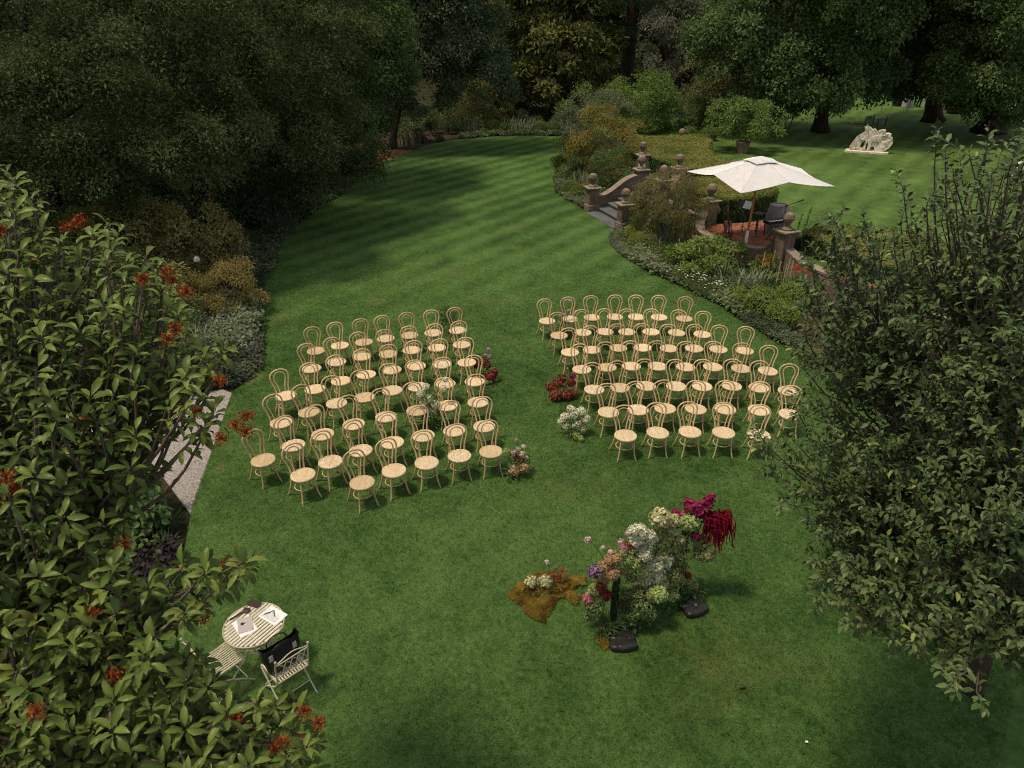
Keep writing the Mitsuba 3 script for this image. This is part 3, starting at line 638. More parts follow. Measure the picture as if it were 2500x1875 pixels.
def hedge(name, label, outline, z0, h, top_cols, side_cols, dens=260, group=None):
    """a clipped hedge: a dark core and a skin of small leaves, the trimmed top yellower than the sides."""
    k = thing(name, label, 'hedge', group)
    poly = smooth_poly(Polygon(outline), 0.15)
    part(k, 'core', prism(poly.buffer(-0.06), z0 - 0.05, z0 + h - 0.05), 'dark_green')
    f = Fol()
    n = int(poly.area * dens)
    p = sample_poly(poly, n, rng)
    t = np.clip(meshkit.fbm(np.c_[p * 0.9, p[:, :1] * 0], 3, 4) * 2.6 - .8, 0, 1)[:, None]
    z = z0 + h - 0.04 + 0.05 * meshkit.fbm(np.c_[p * 3, p[:, :1] * 0], 2, 3) + rng.normal(0, .012, n)
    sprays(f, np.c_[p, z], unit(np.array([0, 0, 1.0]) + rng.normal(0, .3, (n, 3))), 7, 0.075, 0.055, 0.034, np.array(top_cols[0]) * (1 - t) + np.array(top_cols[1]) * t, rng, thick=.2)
    me, c = f.mesh(); part(k, 'top_foliage', me, 'leaf', color=c, label='trimmed yellowish top')
    g = Fol()
    ln = poly.exterior.length
    m = int(ln * h * dens * 1.1)
    s = rng.uniform(0, ln, m)
    q = np.array([poly.exterior.interpolate(v).coords[0] for v in s]); q2 = np.array([poly.exterior.interpolate((v + .05) % ln).coords[0] for v in s])
    tg = unit(q2 - q); nr = np.c_[tg[:, 1], -tg[:, 0]]
    if not poly.exterior.is_ccw: nr = -nr
    pz = z0 + rng.uniform(0.0, h, m)
    t = rng.uniform(0, 1, (m, 1)) ** 2
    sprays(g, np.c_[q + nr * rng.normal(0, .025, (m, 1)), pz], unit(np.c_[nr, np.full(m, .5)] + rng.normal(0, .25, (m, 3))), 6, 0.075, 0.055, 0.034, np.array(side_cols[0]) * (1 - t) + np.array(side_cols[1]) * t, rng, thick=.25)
    me, c = g.mesh(); part(k, 'side_foliage', me, 'leaf', color=c)
    return k

YG = ((0.055, 0.062, 0.014), (0.15, 0.145, 0.032))
MID = ((0.028, 0.052, 0.016), (0.088, 0.132, 0.042))
FRESH = ((0.048, 0.100, 0.018), (0.125, 0.225, 0.044))
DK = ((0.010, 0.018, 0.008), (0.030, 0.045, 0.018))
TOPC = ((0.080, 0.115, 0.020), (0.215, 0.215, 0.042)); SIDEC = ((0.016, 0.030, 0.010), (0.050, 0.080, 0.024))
# --- hedges on the terrace
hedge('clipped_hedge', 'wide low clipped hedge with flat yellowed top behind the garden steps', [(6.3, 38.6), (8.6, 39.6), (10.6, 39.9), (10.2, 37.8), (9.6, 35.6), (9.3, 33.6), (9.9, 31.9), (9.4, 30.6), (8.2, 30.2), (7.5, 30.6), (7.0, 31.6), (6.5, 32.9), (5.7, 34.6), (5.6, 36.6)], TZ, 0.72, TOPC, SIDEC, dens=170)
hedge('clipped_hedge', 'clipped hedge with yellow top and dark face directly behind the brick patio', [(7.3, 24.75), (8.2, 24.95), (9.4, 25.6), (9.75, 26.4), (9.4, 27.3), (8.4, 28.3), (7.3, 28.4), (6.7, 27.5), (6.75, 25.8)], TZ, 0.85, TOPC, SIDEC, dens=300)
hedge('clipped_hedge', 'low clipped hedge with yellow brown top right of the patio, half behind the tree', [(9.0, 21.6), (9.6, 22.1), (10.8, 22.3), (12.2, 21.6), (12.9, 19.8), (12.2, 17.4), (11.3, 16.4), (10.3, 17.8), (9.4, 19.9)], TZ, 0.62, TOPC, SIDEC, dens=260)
# --- shrubs at the far end and beside the steps
shrub('green_bush', 'bright green dome shaped bush at the far right end of the lawn', (7.9, 46.2), 1.75, 3.0, FRESH, 0.13, 0.06, 22, 24, R=0.34, z0=TZ)
shrub('green_bush', 'bright green lower bush peeping out left of the far green dome', (4.9, 50.5), 1.5, 2.6, FRESH, 0.13, 0.06, 15, 20, R=0.34)
shrub('silver_bush', 'grey green airy bush at the right end of the far lawn edge', (4.7, 41.5), 1.8, 2.9, ((0.040, 0.058, 0.030), (0.105, 0.130, 0.070)), 0.09, 0.05, 22, 24, R=0.28)
shrub('autumn_bush', 'golden orange autumn bush with green base left of the garden steps', (4.6, 35.3), 1.5, 3.0, ((0.070, 0.072, 0.014), (0.200, 0.145, 0.030)), 0.08, 0.05, 24, 24, R=0.26)
shrub('dark_bush', 'dark green rounded bush with rusty tips at the lawn edge under the golden bush', (3.25, 36.0), 1.1, 1.9, ((0.020, 0.038, 0.012), (0.075, 0.085, 0.022)), 0.08, 0.05, 26, 24, R=0.25)
shrub('dark_bush', 'dark green bush between the golden bush and the upper step piers', (4.75, 32.3), 1.0, 1.7, MID, 0.08, 0.05, 26, 22, R=0.25)
shrub('terrace_bush', 'tall yellow green bush on the terrace beside the grey tree', (13.2, 49.0, )[:2], 1.9, 4.1, ((0.055, 0.068, 0.022), (0.150, 0.160, 0.055)), 0.12, 0.07, 17, 24, z0=TZ, R=0.34)
shrub('terrace_bush', 'low dark green spreading bush below the yellow green terrace bush', (10.8, 47.5), 2.2, 1.9, MID, 0.11, 0.07, 15, 22, z0=TZ, R=0.32)
shrub('terrace_bush', 'dark green bush in front of the left lime tree trunk', (15.2, 47.2), 2.0, 1.8, MID, 0.11, 0.07, 15, 22, z0=TZ, R=0.32)
k = shrub('standard_shrub', 'bright green layered shrub growing from a pale pot beside the curved hedge', (12.2, 38.9), 2.0, 1.5, FRESH, 0.16, 0.06, 17, 22, z0=TZ + 0.85, ry=1.5, R=0.34, stem_h=.3)
part(k, 'trunk', tube([(12.0, 38.5, TZ), (12.1, 38.6, TZ + .6), (12.2, 38.8, TZ + 1.5)], [.12, .1, .07], 8), 'bark', smooth=True)
pot = lathe([(0, 0), (.26, 0), (.34, .50), (.38, .52), (.38, .58), (.31, .58), (.29, .5), (0, .5)], 20); pot.apply_translation((12.0, 38.4, TZ))
part(k, 'pot', pot, 'stone', smooth=40)
for x_, y_, r_ in ((10.1, 42.6, .42), (11.2, 42.3, .45)):
    box_ball('clipped box ball behind the far pier finial on the terrace, %s one' % ('left' if x_ < 10.5 else 'right'), (x_, y_), r_, z0=TZ)
shrub('olive_bush', 'olive green bush with reddish sprays beyond the far lawn end, left of the chestnut', (-2.2, 51.5), 2.4, 3.6, ((0.034, 0.046, 0.014), (0.105, 0.095, 0.030)), 0.12, 0.07, 13, 22, R=0.36)
shrub('olive_bush', 'pale leaved small bush standing behind the far iris clumps', (1.2, 52.0), 0.95, 2.1, ((0.055, 0.075, 0.030), (0.120, 0.145, 0.060)), 0.12, 0.08, 13, 16, R=0.3, gap=.36)
shrub('olive_bush', 'thin light green bush between the twin stemmed tree and the far box balls', (-4.3, 49.6), 0.9, 2.2, MID, 0.11, 0.06, 13, 16, R=0.3, gap=.38)
ground_cover('ivy_cover', 'mid green ivy carpet under the trees beyond the lawn', [(-30, 46), (-8.2, 45.5), (-5.5, 51), (6, 51), (6, 62), (-34, 62)], 5200, 0.32, 0.16, 0.13, ((0.018, 0.032, 0.012), (0.050, 0.082, 0.030)), m=7, R=0.3, tmpl='rh')
k = thing('low_hedge', 'dark clipped low hedge under the chestnut tree', 'hedge')
part(k, 'core', prism(Polygon([(0.5, 54), (6.2, 54), (6.2, 55.4), (0.5, 55.4)]), -.05, 0.75), 'dark_green')
f = Fol(); q = np.c_[rng.uniform(.4, 6.3, 1500), rng.uniform(53.9, 55.4, 1500), rng.uniform(.55, .85, 1500)]; q[:700, 1] = 53.95; q[:700, 2] = rng.uniform(0, .8, 700)
sprays(f, q, np.tile([0, -.3, 1.0], (1500, 1)), 8, .16, .12, .08, np.tile([.024, .040, .016], (1500, 1)), rng)
me, c = f.mesh(); part(k, 'foliage', me, 'leaf', color=c)
for i, (px_, r_) in enumerate(((-1.25, .46), (-.5, .36), (1.95, .42), (2.7, .44))):
    box_ball('%s of the clipped box balls along the far lawn edge, counted from the left' % ['first', 'second', 'third', 'fourth'][i], (px_, (49.4, 48.9, 49.2, 49.2)[i]), r_)
box_ball('smallest clipped box ball at the far lawn edge, left of the row', (-1.85, 48.7), .22)
IRIS = ((0.070, 0.110, 0.055), (0.150, 0.200, 0.105))
for i, (x_, lab) in enumerate(((-2.7, 'left of the small far box ball'), (0.1, 'between the far box balls, left part'), (0.6, 'between the far box balls, middle'), (1.2, 'between the far box balls, right part'), (3.5, 'right end of the far lawn edge'))):
    strap_clump('iris_clump', 'clump of upright grey green iris leaves %s' % lab, (x_, 49.3), 1.0, 60, IRIS, .5, .05, r0=.3, group='iris clumps in the borders')
ground_cover('lamium_cover', 'pale low leaves edging the far end of the lawn', [(-1.2, 47.8), (1, 48.1), (3.4, 47.8), (3.4, 48.6), (-1.2, 48.8), (-3.4, 47.4), (-3.2, 46.7)], 520, 0.2, 0.13, 0.10, ((0.05, 0.075, 0.03), (0.12, 0.15, 0.06)), tmpl='rh', R=.2)
strap_clump('iris_clump', 'dim iris leaves at the foot of the twin stemmed tree', (-5.9, 43.6), 1.0, 46, ((0.03, 0.045, 0.025), (0.06, 0.08, 0.045)), .35, .05, r0=.5, group='iris clumps in the borders')
shrub('fern_bush', 'low dark leafy bush right of the twin stemmed tree', (-5.2, 46.0), .9, 0.9, DK, .1, .06, 18, 20, R=.28)
# --- left border, from the far end to the camera
box_ball('dark clipped box ball beside the brown path, right one', (-7.75, 39.7), .45, ((0.012, 0.024, 0.008), (0.034, 0.056, 0.018)))
box_ball('dark clipped box ball beside the brown path, left one', (-8.3, 39.4), .42, ((0.012, 0.024, 0.008), (0.034, 0.056, 0.018)))
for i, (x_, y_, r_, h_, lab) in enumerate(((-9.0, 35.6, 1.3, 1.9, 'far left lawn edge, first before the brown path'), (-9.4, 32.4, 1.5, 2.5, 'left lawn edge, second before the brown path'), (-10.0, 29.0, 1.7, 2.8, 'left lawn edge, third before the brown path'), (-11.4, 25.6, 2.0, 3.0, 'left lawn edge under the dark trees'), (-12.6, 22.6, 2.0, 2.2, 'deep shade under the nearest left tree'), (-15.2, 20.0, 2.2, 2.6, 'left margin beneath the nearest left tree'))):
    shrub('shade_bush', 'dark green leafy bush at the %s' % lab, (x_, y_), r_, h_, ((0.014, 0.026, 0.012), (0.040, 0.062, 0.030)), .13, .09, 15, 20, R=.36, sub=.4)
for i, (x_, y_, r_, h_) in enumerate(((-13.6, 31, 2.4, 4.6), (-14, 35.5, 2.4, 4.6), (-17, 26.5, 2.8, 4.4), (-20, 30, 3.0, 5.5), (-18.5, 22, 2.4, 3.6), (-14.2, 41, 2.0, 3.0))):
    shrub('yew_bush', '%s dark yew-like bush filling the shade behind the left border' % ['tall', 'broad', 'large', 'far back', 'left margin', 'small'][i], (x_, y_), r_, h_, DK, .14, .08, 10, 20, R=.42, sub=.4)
ground_cover('hardy_geranium', 'grey green low leaves edging the left border beside the far lawn', [(-8.1, 24.0), (-8.3, 26.0), (-8.1, 28.0), (-7.6, 32.0), (-7.5, 34.4), (-7.3, 37.4), (-8.6, 37.4), (-8.8, 33), (-9.1, 29), (-9.3, 25.5), (-9.6, 22), (-8.0, 21.8)], 1500, 0.22, 0.10, 0.08, ((0.022, 0.036, 0.018), (0.070, 0.095, 0.050)), tmpl='rh', R=.16)
GREYG = ((0.045, 0.066, 0.040), (0.120, 0.160, 0.088))
ground_cover('hardy_geranium', 'light green rounded geranium leaves in the middle of the left border', [(-7.2, 18.6), (-6.55, 17.2), (-6.35, 15.6), (-6.8, 14.9), (-7.8, 15.6), (-8.4, 17.4), (-8.2, 19.2)], 900, 0.34, 0.085, 0.085, ((0.075, 0.110, 0.055), (0.170, 0.220, 0.115)), m=6, R=.12)
ground_cover('hardy_geranium', 'grey green geranium leaves in front of the small left box balls', [(-7.7, 22.6), (-7.45, 21.0), (-8.2, 20.6), (-9.2, 21.6), (-9.6, 23.2), (-8.4, 23.6)], 520, 0.28, 0.09, 0.09, ((0.035, 0.055, 0.024), (0.085, 0.115, 0.05)), m=6, R=.13)
ground_cover('heuchera_edge', 'dark purplish heuchera leaves along the left lawn edge', [(-5.95, 14.8), (-6.3, 16.1), (-6.75, 17.4), (-7.3, 19.3), (-7.8, 21.2), (-8.15, 21.8), (-7.7, 19.8), (-7.15, 18.2), (-6.65, 16.4), (-6.3, 14.9)], 420, 0.14, 0.08, 0.075, ((0.020, 0.016, 0.018), (0.060, 0.050, 0.050)), m=6, R=.1)
ground_cover('heuchera_edge', 'dark purple heuchera rosettes at the lawn edge near the camera', [(-5.1, 8.4), (-5.0, 7.8), (-5.4, 6.9), (-5.9, 6.7), (-5.9, 7.7), (-5.4, 8.6)], 140, 0.2, 0.10, 0.085, ((0.018, 0.014, 0.016), (0.055, 0.046, 0.046)), m=7, R=.11)
for i, (x_, y_, r_) in enumerate(((-9.05, 23.6, .38), (-9.7, 24.2, .42), (-9.6, 22.6, .34))):
    box_ball('dark small box ball in the left border, %s of a group of three' % ['right', 'rear', 'front'][i], (x_, y_), r_, ((0.014, 0.028, 0.010), (0.040, 0.066, 0.022)))
strap_clump('iris_clump', 'blue grey iris leaves beside the three small left box balls', (-8.75, 22.4), .75, 70, ((0.06, 0.085, 0.065), (0.11, 0.14, 0.11)), .5, .035, r0=.18, group='iris clumps in the borders')
strap_clump('iris_clump', 'long striped leaves at the dark far part of the left border', (-9.2, 26.8), .8, 50, ((0.05, 0.065, 0.045), (0.12, 0.14, 0.09)), .8, .03, r0=.2, group='iris clumps in the borders')
shrub('spiraea_bush', 'large yellow green arching shrub behind the glossy foreground tree', (-11.0, 19.6), 2.1, 2.3, ((0.065, 0.076, 0.020), (0.185, 0.170, 0.050)), .085, .045, 34, 24, R=.24, ry=1.4)
shrub('spiraea_bush', 'upright yellow shoots of a shrub rising above the left border', (-9.3, 20.2), 1.0, 2.4, ((0.070, 0.070, 0.018), (0.175, 0.150, 0.045)), .085, .05, 34, 20, R=.2, gap=.36)
shrub('spiraea_bush', 'mixed olive and yellow shrub in the middle of the left border', (-9.2, 17.2), 1.25, 1.4, ((0.066, 0.080, 0.020), (0.190, 0.175, 0.050)), .075, .045, 36, 22, R=.2)
shrub('dwarf_maple', 'golden brown dwarf maple leaning over the left lawn edge', (-7.7, 18.2), .85, 1.2, ((0.085, 0.080, 0.018), (0.235, 0.165, 0.045)), .07, .028, 44, 26, R=.2, sub=.4)
shrub('rose_bush', 'dark green rose bush with a single white bloom in the left border', (-8.9, 15.9), .95, 1.2, MID, .07, .05, 34, 18, R=.2)
g = Fol(); florets(g, (-8.62, 18.74, 1.25), .085, 60, (.8, .8, .76)); me, c = g.mesh(); part('rose_bush', 'flower', me, 'petal', color=c, label='white rose bloom')
shrub('yellow_bush', 'yellow green leafy bush behind the orange flower clusters', (-8.9, 13.8), 1.3, 1.3, ((0.066, 0.085, 0.018), (0.180, 0.185, 0.050)), .08, .05, 32, 20, R=.22)
strap_clump('iris_clump', 'grey green iris leaves rising from the left geranium patch', (-7.55, 15.4), .8, 90, IRIS, .55, .035, r0=.16, group='iris clumps in the borders')
shrub('hellebore', 'low dark green hellebore with fingered leaves at the left lawn corner', (-6.75, 14.2), .75, .55, ((0.014, 0.028, 0.016), (0.040, 0.062, 0.036)), .17, .055, 60, 9, R=.13, tmpl='six')
strap_clump('grass_tuft', 'tuft of bright green grass at the left lawn edge beside the gravel', (-6.75, 16.1), .35, 60, FRESH, .8, .014, r0=.1, group='grass tufts')
shrub('shade_bush', 'dark bush between the gravel path and the middle left border', (-8.2, 13.2), 1.0, .9, MID, .09, .06, 30, 20, R=.22)
shrub('broadleaf_bush', 'mid green broad leaved bush beside the gravel under the near tree', (-6.3, 9.0), .7, .8, ((0.026, 0.056, 0.016), (0.070, 0.125, 0.040)), .12, .09, 40, 12, R=.2, tmpl='six')
for i, (x_, y_) in enumerate(((-5.5, 9.0), (-5.3, 8.4), (-5.95, 9.6), (-5.25, 7.8))):
    strap_clump('grass_tuft', '%s dark green grass tuft at the lower end of the gravel path' % ORD[i], (x_, y_), .32, 70, ((.02, .04, .012), (.055, .09, .03)), 1.0, .012, r0=.06, group='grass tufts')
shrub('fern_bush', 'light green feathery low plant under the near tree', (-6.5, 7.4), .4, .5, FRESH, .05, .03, 60, 20, R=.1)
ground_cover('leafy_underplanting', 'mixed leafy plants on the soil under the glossy tree', [(-9.5, 4), (-6.7, 4.5), (-5.8, 6.8), (-5.3, 8.2), (-6.0, 9.5), (-9, 9.5), (-12, 12), (-12, 4)], 900, .45, .12, .075, MID, m=7, R=.15)
# --- right border
def BR(name, label, xy, *a, **kw): return shrub(name, label, xy, *a, **kw)
box_ball('clipped box ball in front of the lower left step pier, nearer the lawn', (2.85, 30.78), .34)
box_ball('clipped box ball in front of the lower left step pier, further one', (2.61, 31.69), .34)
box_ball('box ball touching the lower left step pier', (3.22, 31.61), .3)
strap_clump('iris_clump', 'iris leaves behind the box balls left of the garden steps', (3.25, 32.73), .8, 90, IRIS, .5, .035, r0=.3, group='iris clumps in the borders')
strap_clump('daylily', 'green strap leaves with orange flowers left of the step wall', (4.52, 33.06), .7, 90, FRESH, .8, .03, r0=.25, flowers=((.55, .12, .03), 6, .07))
strap_clump('daylily', 'strap leaves with one orange flower behind the lower left pier', (3.0, 30.9), .6, 60, FRESH, .8, .03, r0=.2, flowers=((.55, .14, .03), 3, .07))
ground_cover('hardy_geranium', 'grey green low leaves at the lawn edge left of the garden steps', [(2.0, 33.4), (2.05, 31.9), (2.55, 30.4), (3.0, 29.3), (3.3, 29.9), (2.9, 31.5), (2.7, 33.6)], 420, .22, .09, .08, GREYG, tmpl='rh', R=.14)
shrub('rose_bush', 'dark leafy rose bush with tiny white flowers under the golden bush', (2.95, 34.2), .75, .9, MID, .08, .05, 26, 20, R=.24)
shrub('dark_bush', 'dark glossy bush between the lower right pier and the twiggy shrub', (5.25, 26.6), .75, 1.3, ((0.014, 0.028, 0.012), (0.040, 0.066, 0.026)), .08, .05, 40, 20, R=.2)
shrub('twiggy_shrub', 'tall twiggy olive brown shrub between the steps and the patio wall', (5.45, 24.4), 1.12, 2.3, ((0.055, 0.060, 0.018), (0.160, 0.130, 0.050)), .044, .028, 80, 26, R=.16, stems=22, gap=.36, spread=.85, stem_h=.8, sub=.3)
k = 'twiggy_shrub'
tw_ = []
for i in range(60):
    a = rng.uniform(0, 2 * np.pi); r_ = rng.uniform(.3, 1.0)
    s_ = np.array([5.45 + .15 * math.cos(a), 24.4 + .15 * math.sin(a), 0]); e_ = np.array([5.45 + r_ * math.cos(a), 24.4 + r_ * math.sin(a), rng.uniform(1.2, 2.25)])
    tw_.append(tube(spline([s_, s_ * .5 + e_ * .5 + [0, 0, .2], e_], 5), np.linspace(.012, .004, 5), 4))
part(k, 'twigs', cat(tw_), 'twig', smooth=True, kind='stuff')
LIMEB = ((0.058, 0.108, 0.014), (0.160, 0.235, 0.034))
box_ball('lime green box mound right of the lower right step pier, rear', (4.41, 24.76), .36, LIMEB)
box_ball('lime green box mound nearest the lawn beside the lower right step pier', (4.33, 23.69), .33, LIMEB)
box_ball('lime green box mound furthest from the steps, by the grey ground cover', (4.80, 24.46), .32, LIMEB)
shrub('leafy_perennial', 'bright green leafy perennial with a white flower behind the lime box mounds', (4.93, 26.35), .6, .75, FRESH, .11, .07, 40, 12, R=.2, tmpl='six')
g = Fol(); florets(g, (4.76, 24.47, 0.80), .10, 40, (.75, .74, .72)); me, c = g.mesh(); part('leafy_perennial', 'flower', me, 'petal', color=c, label='white flower head')
ground_cover('daisy_patch', 'tiny white daisies at the foot of the lower right pier', [(3.68, 25.0), (3.9, 25.75), (4.4, 25.7), (4.5, 24.9)], 90, .25, .05, .03, MID, tmpl='rh', R=.1, white=14, category='flowers')
ground_cover('thyme_cover', 'grey purple creeping ground cover at the lawn edge below the box mounds', [(3.65, 25.48), (3.47, 24.46), (3.59, 23.42), (3.76, 22.70), (4.09, 23.06), (4.02, 24.07), (3.87, 25.06)], 800, .13, .045, .032, ((0.035, 0.042, 0.034), (0.085, 0.092, 0.075)), tmpl='rh', R=.07, m=9)
strap_clump('iris_clump', 'pale green strap leaves arching beside the lime box mounds', (4.85, 23.93), .6, 70, ((.08, .11, .035), (.17, .19, .075)), .8, .035, r0=.14, group='iris clumps in the borders')
strap_clump('iris_clump', 'tall iris leaves in front of the twiggy shrub, left clump', (5.39, 23.79), .85, 110, IRIS, .4, .035, r0=.22, group='iris clumps in the borders')
strap_clump('iris_clump', 'tall iris leaves in front of the twiggy shrub, right clump', (5.90, 24.07), .8, 90, IRIS, .45, .035, r0=.22, group='iris clumps in the borders')
strap_clump('iris_clump', 'narrow iris leaves beside the patio wall corner', (6.44, 24.81), .7, 50, IRIS, .45, .03, r0=.15, group='iris clumps in the borders')
ground_cover('hardy_geranium', 'pale green rounded leaves at the lawn edge below the iris row', [(3.78, 22.75), (4.19, 21.54), (4.56, 20.70), (4.99, 21.08), (4.67, 22.28), (4.29, 23.23)], 520, .3, .08, .08, ((0.055, 0.080, 0.035), (0.125, 0.160, 0.075)), m=6, R=.12)
PEONY = ((0.060, 0.120, 0.018), (0.150, 0.260, 0.044))
shrub('peony_clump', 'bright green peony foliage below the curved patio wall, larger left clump', (5.77, 21.15), .78, .95, PEONY, .14, .05, 46, 12, R=.2, tmpl='six')
shrub('peony_clump', 'bright green peony foliage against the patio wall, smaller right clump', (6.54, 21.66), .55, .85, PEONY, .14, .05, 46, 12, R=.2, tmpl='six')
shrub('peony_clump', 'bright green leafy clump at the foot of the patio corner pier', (7.84, 21.00), .55, .7, PEONY, .12, .05, 44, 12, R=.2, tmpl='six')
ground_cover('daisy_patch', 'white daisy drift at the lawn edge below the peonies', [(4.61, 20.66), (4.98, 19.95), (5.42, 19.11), (5.69, 18.69), (6.13, 19.14), (5.96, 19.98), (5.58, 21.00), (5.12, 21.23)], 420, .30, .05, .028, ((0.026, 0.045, 0.014), (0.07, 0.095, 0.03)), tmpl='rh', R=.1, white=75, category='flowers')
strap_clump('iris_clump', 'dark green sword leaves in front of the right peony clump', (6.24, 20.26), .75, 80, ((.035, .06, .03), (.075, .105, .055)), .35, .03, r0=.13, group='iris clumps in the borders')
strap_clump('iris_clump', 'blue green iris leaves below the wooden stakes, left clump', (6.66, 19.37), .75, 100, IRIS, .55, .04, r0=.2, group='iris clumps in the borders')
strap_clump('iris_clump', 'blue green iris leaves below the wooden stakes, right clump', (7.15, 19.57), .7, 70, IRIS, .5, .04, r0=.18, group='iris clumps in the borders')
strap_clump('crocosmia', 'orange red flowers over narrow leaves among the wooden stakes', (7.51, 20.33), .75, 110, ((.05, .085, .02), (.12, .15, .04)), .55, .022, r0=.25, flowers=((.50, .085, .025), 14, .05), category='flowers')
strap_clump('crocosmia', 'red orange flowers at the right end of the border against the wall', (8.31, 19.57), .75, 110, ((.05, .085, .02), (.12, .15, .04)), .6, .022, r0=.25, flowers=((.55, .07, .03), 16, .055), category='flowers')
strap_clump('poppy', 'single red flower on thin stems in front of the patio wall', (7.37, 21.39), .6, 12, ((.06, .08, .03), (.1, .12, .05)), .3, .012, r0=.1, flowers=((.55, .02, .02), 1, .05), category='flowers')
for i, p_ in enumerate(((7.44, 20.33), (7.81, 20.52), (7.61, 19.43), (7.72, 19.24), (8.03, 19.84), (7.98, 19.47))):
    k = thing('wooden_stake', '%s pale wooden stake from the left among the orange flowers' % ORD[i], 'stake', 'wooden plant stakes')
    put(k, tube([(*p_, -.05), (p_[0] + .03, p_[1], .95)], .014, 6), 'stake')
BX = ((0.050, 0.100, 0.014), (0.150, 0.225, 0.034))
for p_, r_, lab in (((6.72, 17.91), .42, 'left of the three at the lawn edge by the right chairs'), ((7.68, 18.29), .42, 'right rear of the three by the right chairs'), ((7.02, 17.12), .38, 'front of the three at the lawn edge by the right chairs')):
    box_ball('fresh green box ball, %s' % lab, p_, r_, BX)
shrub('lime_spirea', 'small lime green shrub left of the three fresh box balls', (6.54, 18.54), .42, .5, LIMEB, .05, .03, 60, 16, R=.12)
ground_cover('hardy_geranium', 'bright rounded leaves at the lawn edge left of the three box balls', [(5.72, 18.72), (5.99, 17.94), (6.14, 17.42), (6.47, 17.91), (6.37, 18.82), (6.16, 19.24)], 420, .26, .08, .08, ((0.05, 0.08, 0.03), (0.125, 0.165, 0.07)), m=6, R=.12)
ground_cover('dark_edging', 'dark small leaved ground cover in front of the three box balls', [(5.99, 17.94), (6.23, 17.01), (6.52, 16.17), (6.74, 15.54), (7.17, 16.04), (6.86, 16.80), (6.58, 17.62), (6.39, 18.29)], 900, .2, .05, .035, ((0.022, 0.034, 0.022), (0.06, 0.08, 0.045)), tmpl='rh', R=.09, m=9)
ground_cover('leafy_underplanting', 'leafy plants in the border behind the right foreground tree', [(7.6, 13.8), (8.0, 11), (7.8, 8.5), (9.5, 8), (11.2, 13), (9.6, 16.6), (8.2, 16.5)], 1100, .4, .1, .075, MID, m=7, R=.15)
ground_cover('border_filler', 'mixed green foliage filling the right border between the plants', [(4.5, 24.8), (4.6, 22.4), (5.4, 20.4), (6.4, 18.6), (7.3, 17.6), (8.6, 17.8), (8.6, 19.6), (8.0, 20.9), (6.6, 21.9), (6.2, 23.4), (6.2, 25), (5.2, 25.6)], 1900, .34, .09, .05, ((0.026, 0.046, 0.014), (0.075, 0.115, 0.036)), m=7, R=.14, tmpl='rh')
ground_cover('border_filler', 'mixed low foliage between the far shrubs and the steps', [(2.4, 36), (2.3, 33), (2.9, 30.6), (3.3, 29.9), (5.0, 30.4), (4.9, 36), (5.1, 48), (3.6, 48), (3.3, 41)], 1200, .35, .12, .07, MID, m=7, R=.2, tmpl='rh')
ground_cover('border_filler', 'mixed dark foliage filling the left border soil', [(-6.7, 14.6), (-7.9, 14.9), (-8.6, 17), (-8.4, 19.6), (-9.4, 21.5), (-10.2, 25), (-13, 25), (-13, 12.6), (-8.2, 12.6)], 2100, .4, .09, .055, ((0.020, 0.034, 0.012), (0.065, 0.085, 0.028)), m=7, R=.16, tmpl='rh')
ground_cover('edging_plants', 'mixed low plants spilling over the right lawn edge', edge_strip([(3.0, 13), (12, 13), (12, 25.6), (3.0, 25.6)], -.03, .38), 1500, .16, .065, .05, ((0.036, 0.060, 0.022), (0.110, 0.150, 0.062)), tmpl='rh', R=.1, m=8)
ground_cover('edging_plants', 'mixed low plants spilling over the far right lawn edge', edge_strip([(1.6, 29.2), (4.5, 29.2), (4.5, 47.5), (1.6, 47.5)], -.05, .5), 900, .2, .10, .07, ((0.028, 0.045, 0.018), (0.080, 0.105, 0.042)), tmpl='rh', R=.16, m=8)
ground_cover('edging_plants', 'dark low plants spilling over the left lawn edge', edge_strip([(-14, 14), (-5, 14), (-5, 38), (-14, 38)], -.04, .5), 1900, .18, .085, .065, ((0.020, 0.026, 0.018), (0.062, 0.080, 0.046)), tmpl='rh', R=.13, m=8)
ground_cover('edging_plants', 'low plants on the soil at the near right lawn edge', edge_strip([(5, 2), (12, 2), (12, 13), (5, 13)], .05, .9), 700, .18, .085, .06, DK, tmpl='rh', R=.13, m=7)
k = thing('fallen_petals', 'pale specks of fallen petals scattered on the far left lawn', 'petals'); labels[k]['kind'] = 'stuff'
q = sample_poly(Polygon([(-7.2, 34), (-7.0, 38), (-5.4, 43), (-3, 46), (-2, 42), (-4, 34)]), 130, rng)
f = Fol(); f.add('rh', np.c_[q, np.full(130, .035)], np.c_[rng.normal(0, 1, (130, 2)), np.zeros(130)], np.tile([0, 0, 1.0], (130, 1)), .06, .05, np.tile([.30, .34, .16], (130, 1)))
me, c = f.mesh(); put(k, me, 'leaf', color=c)

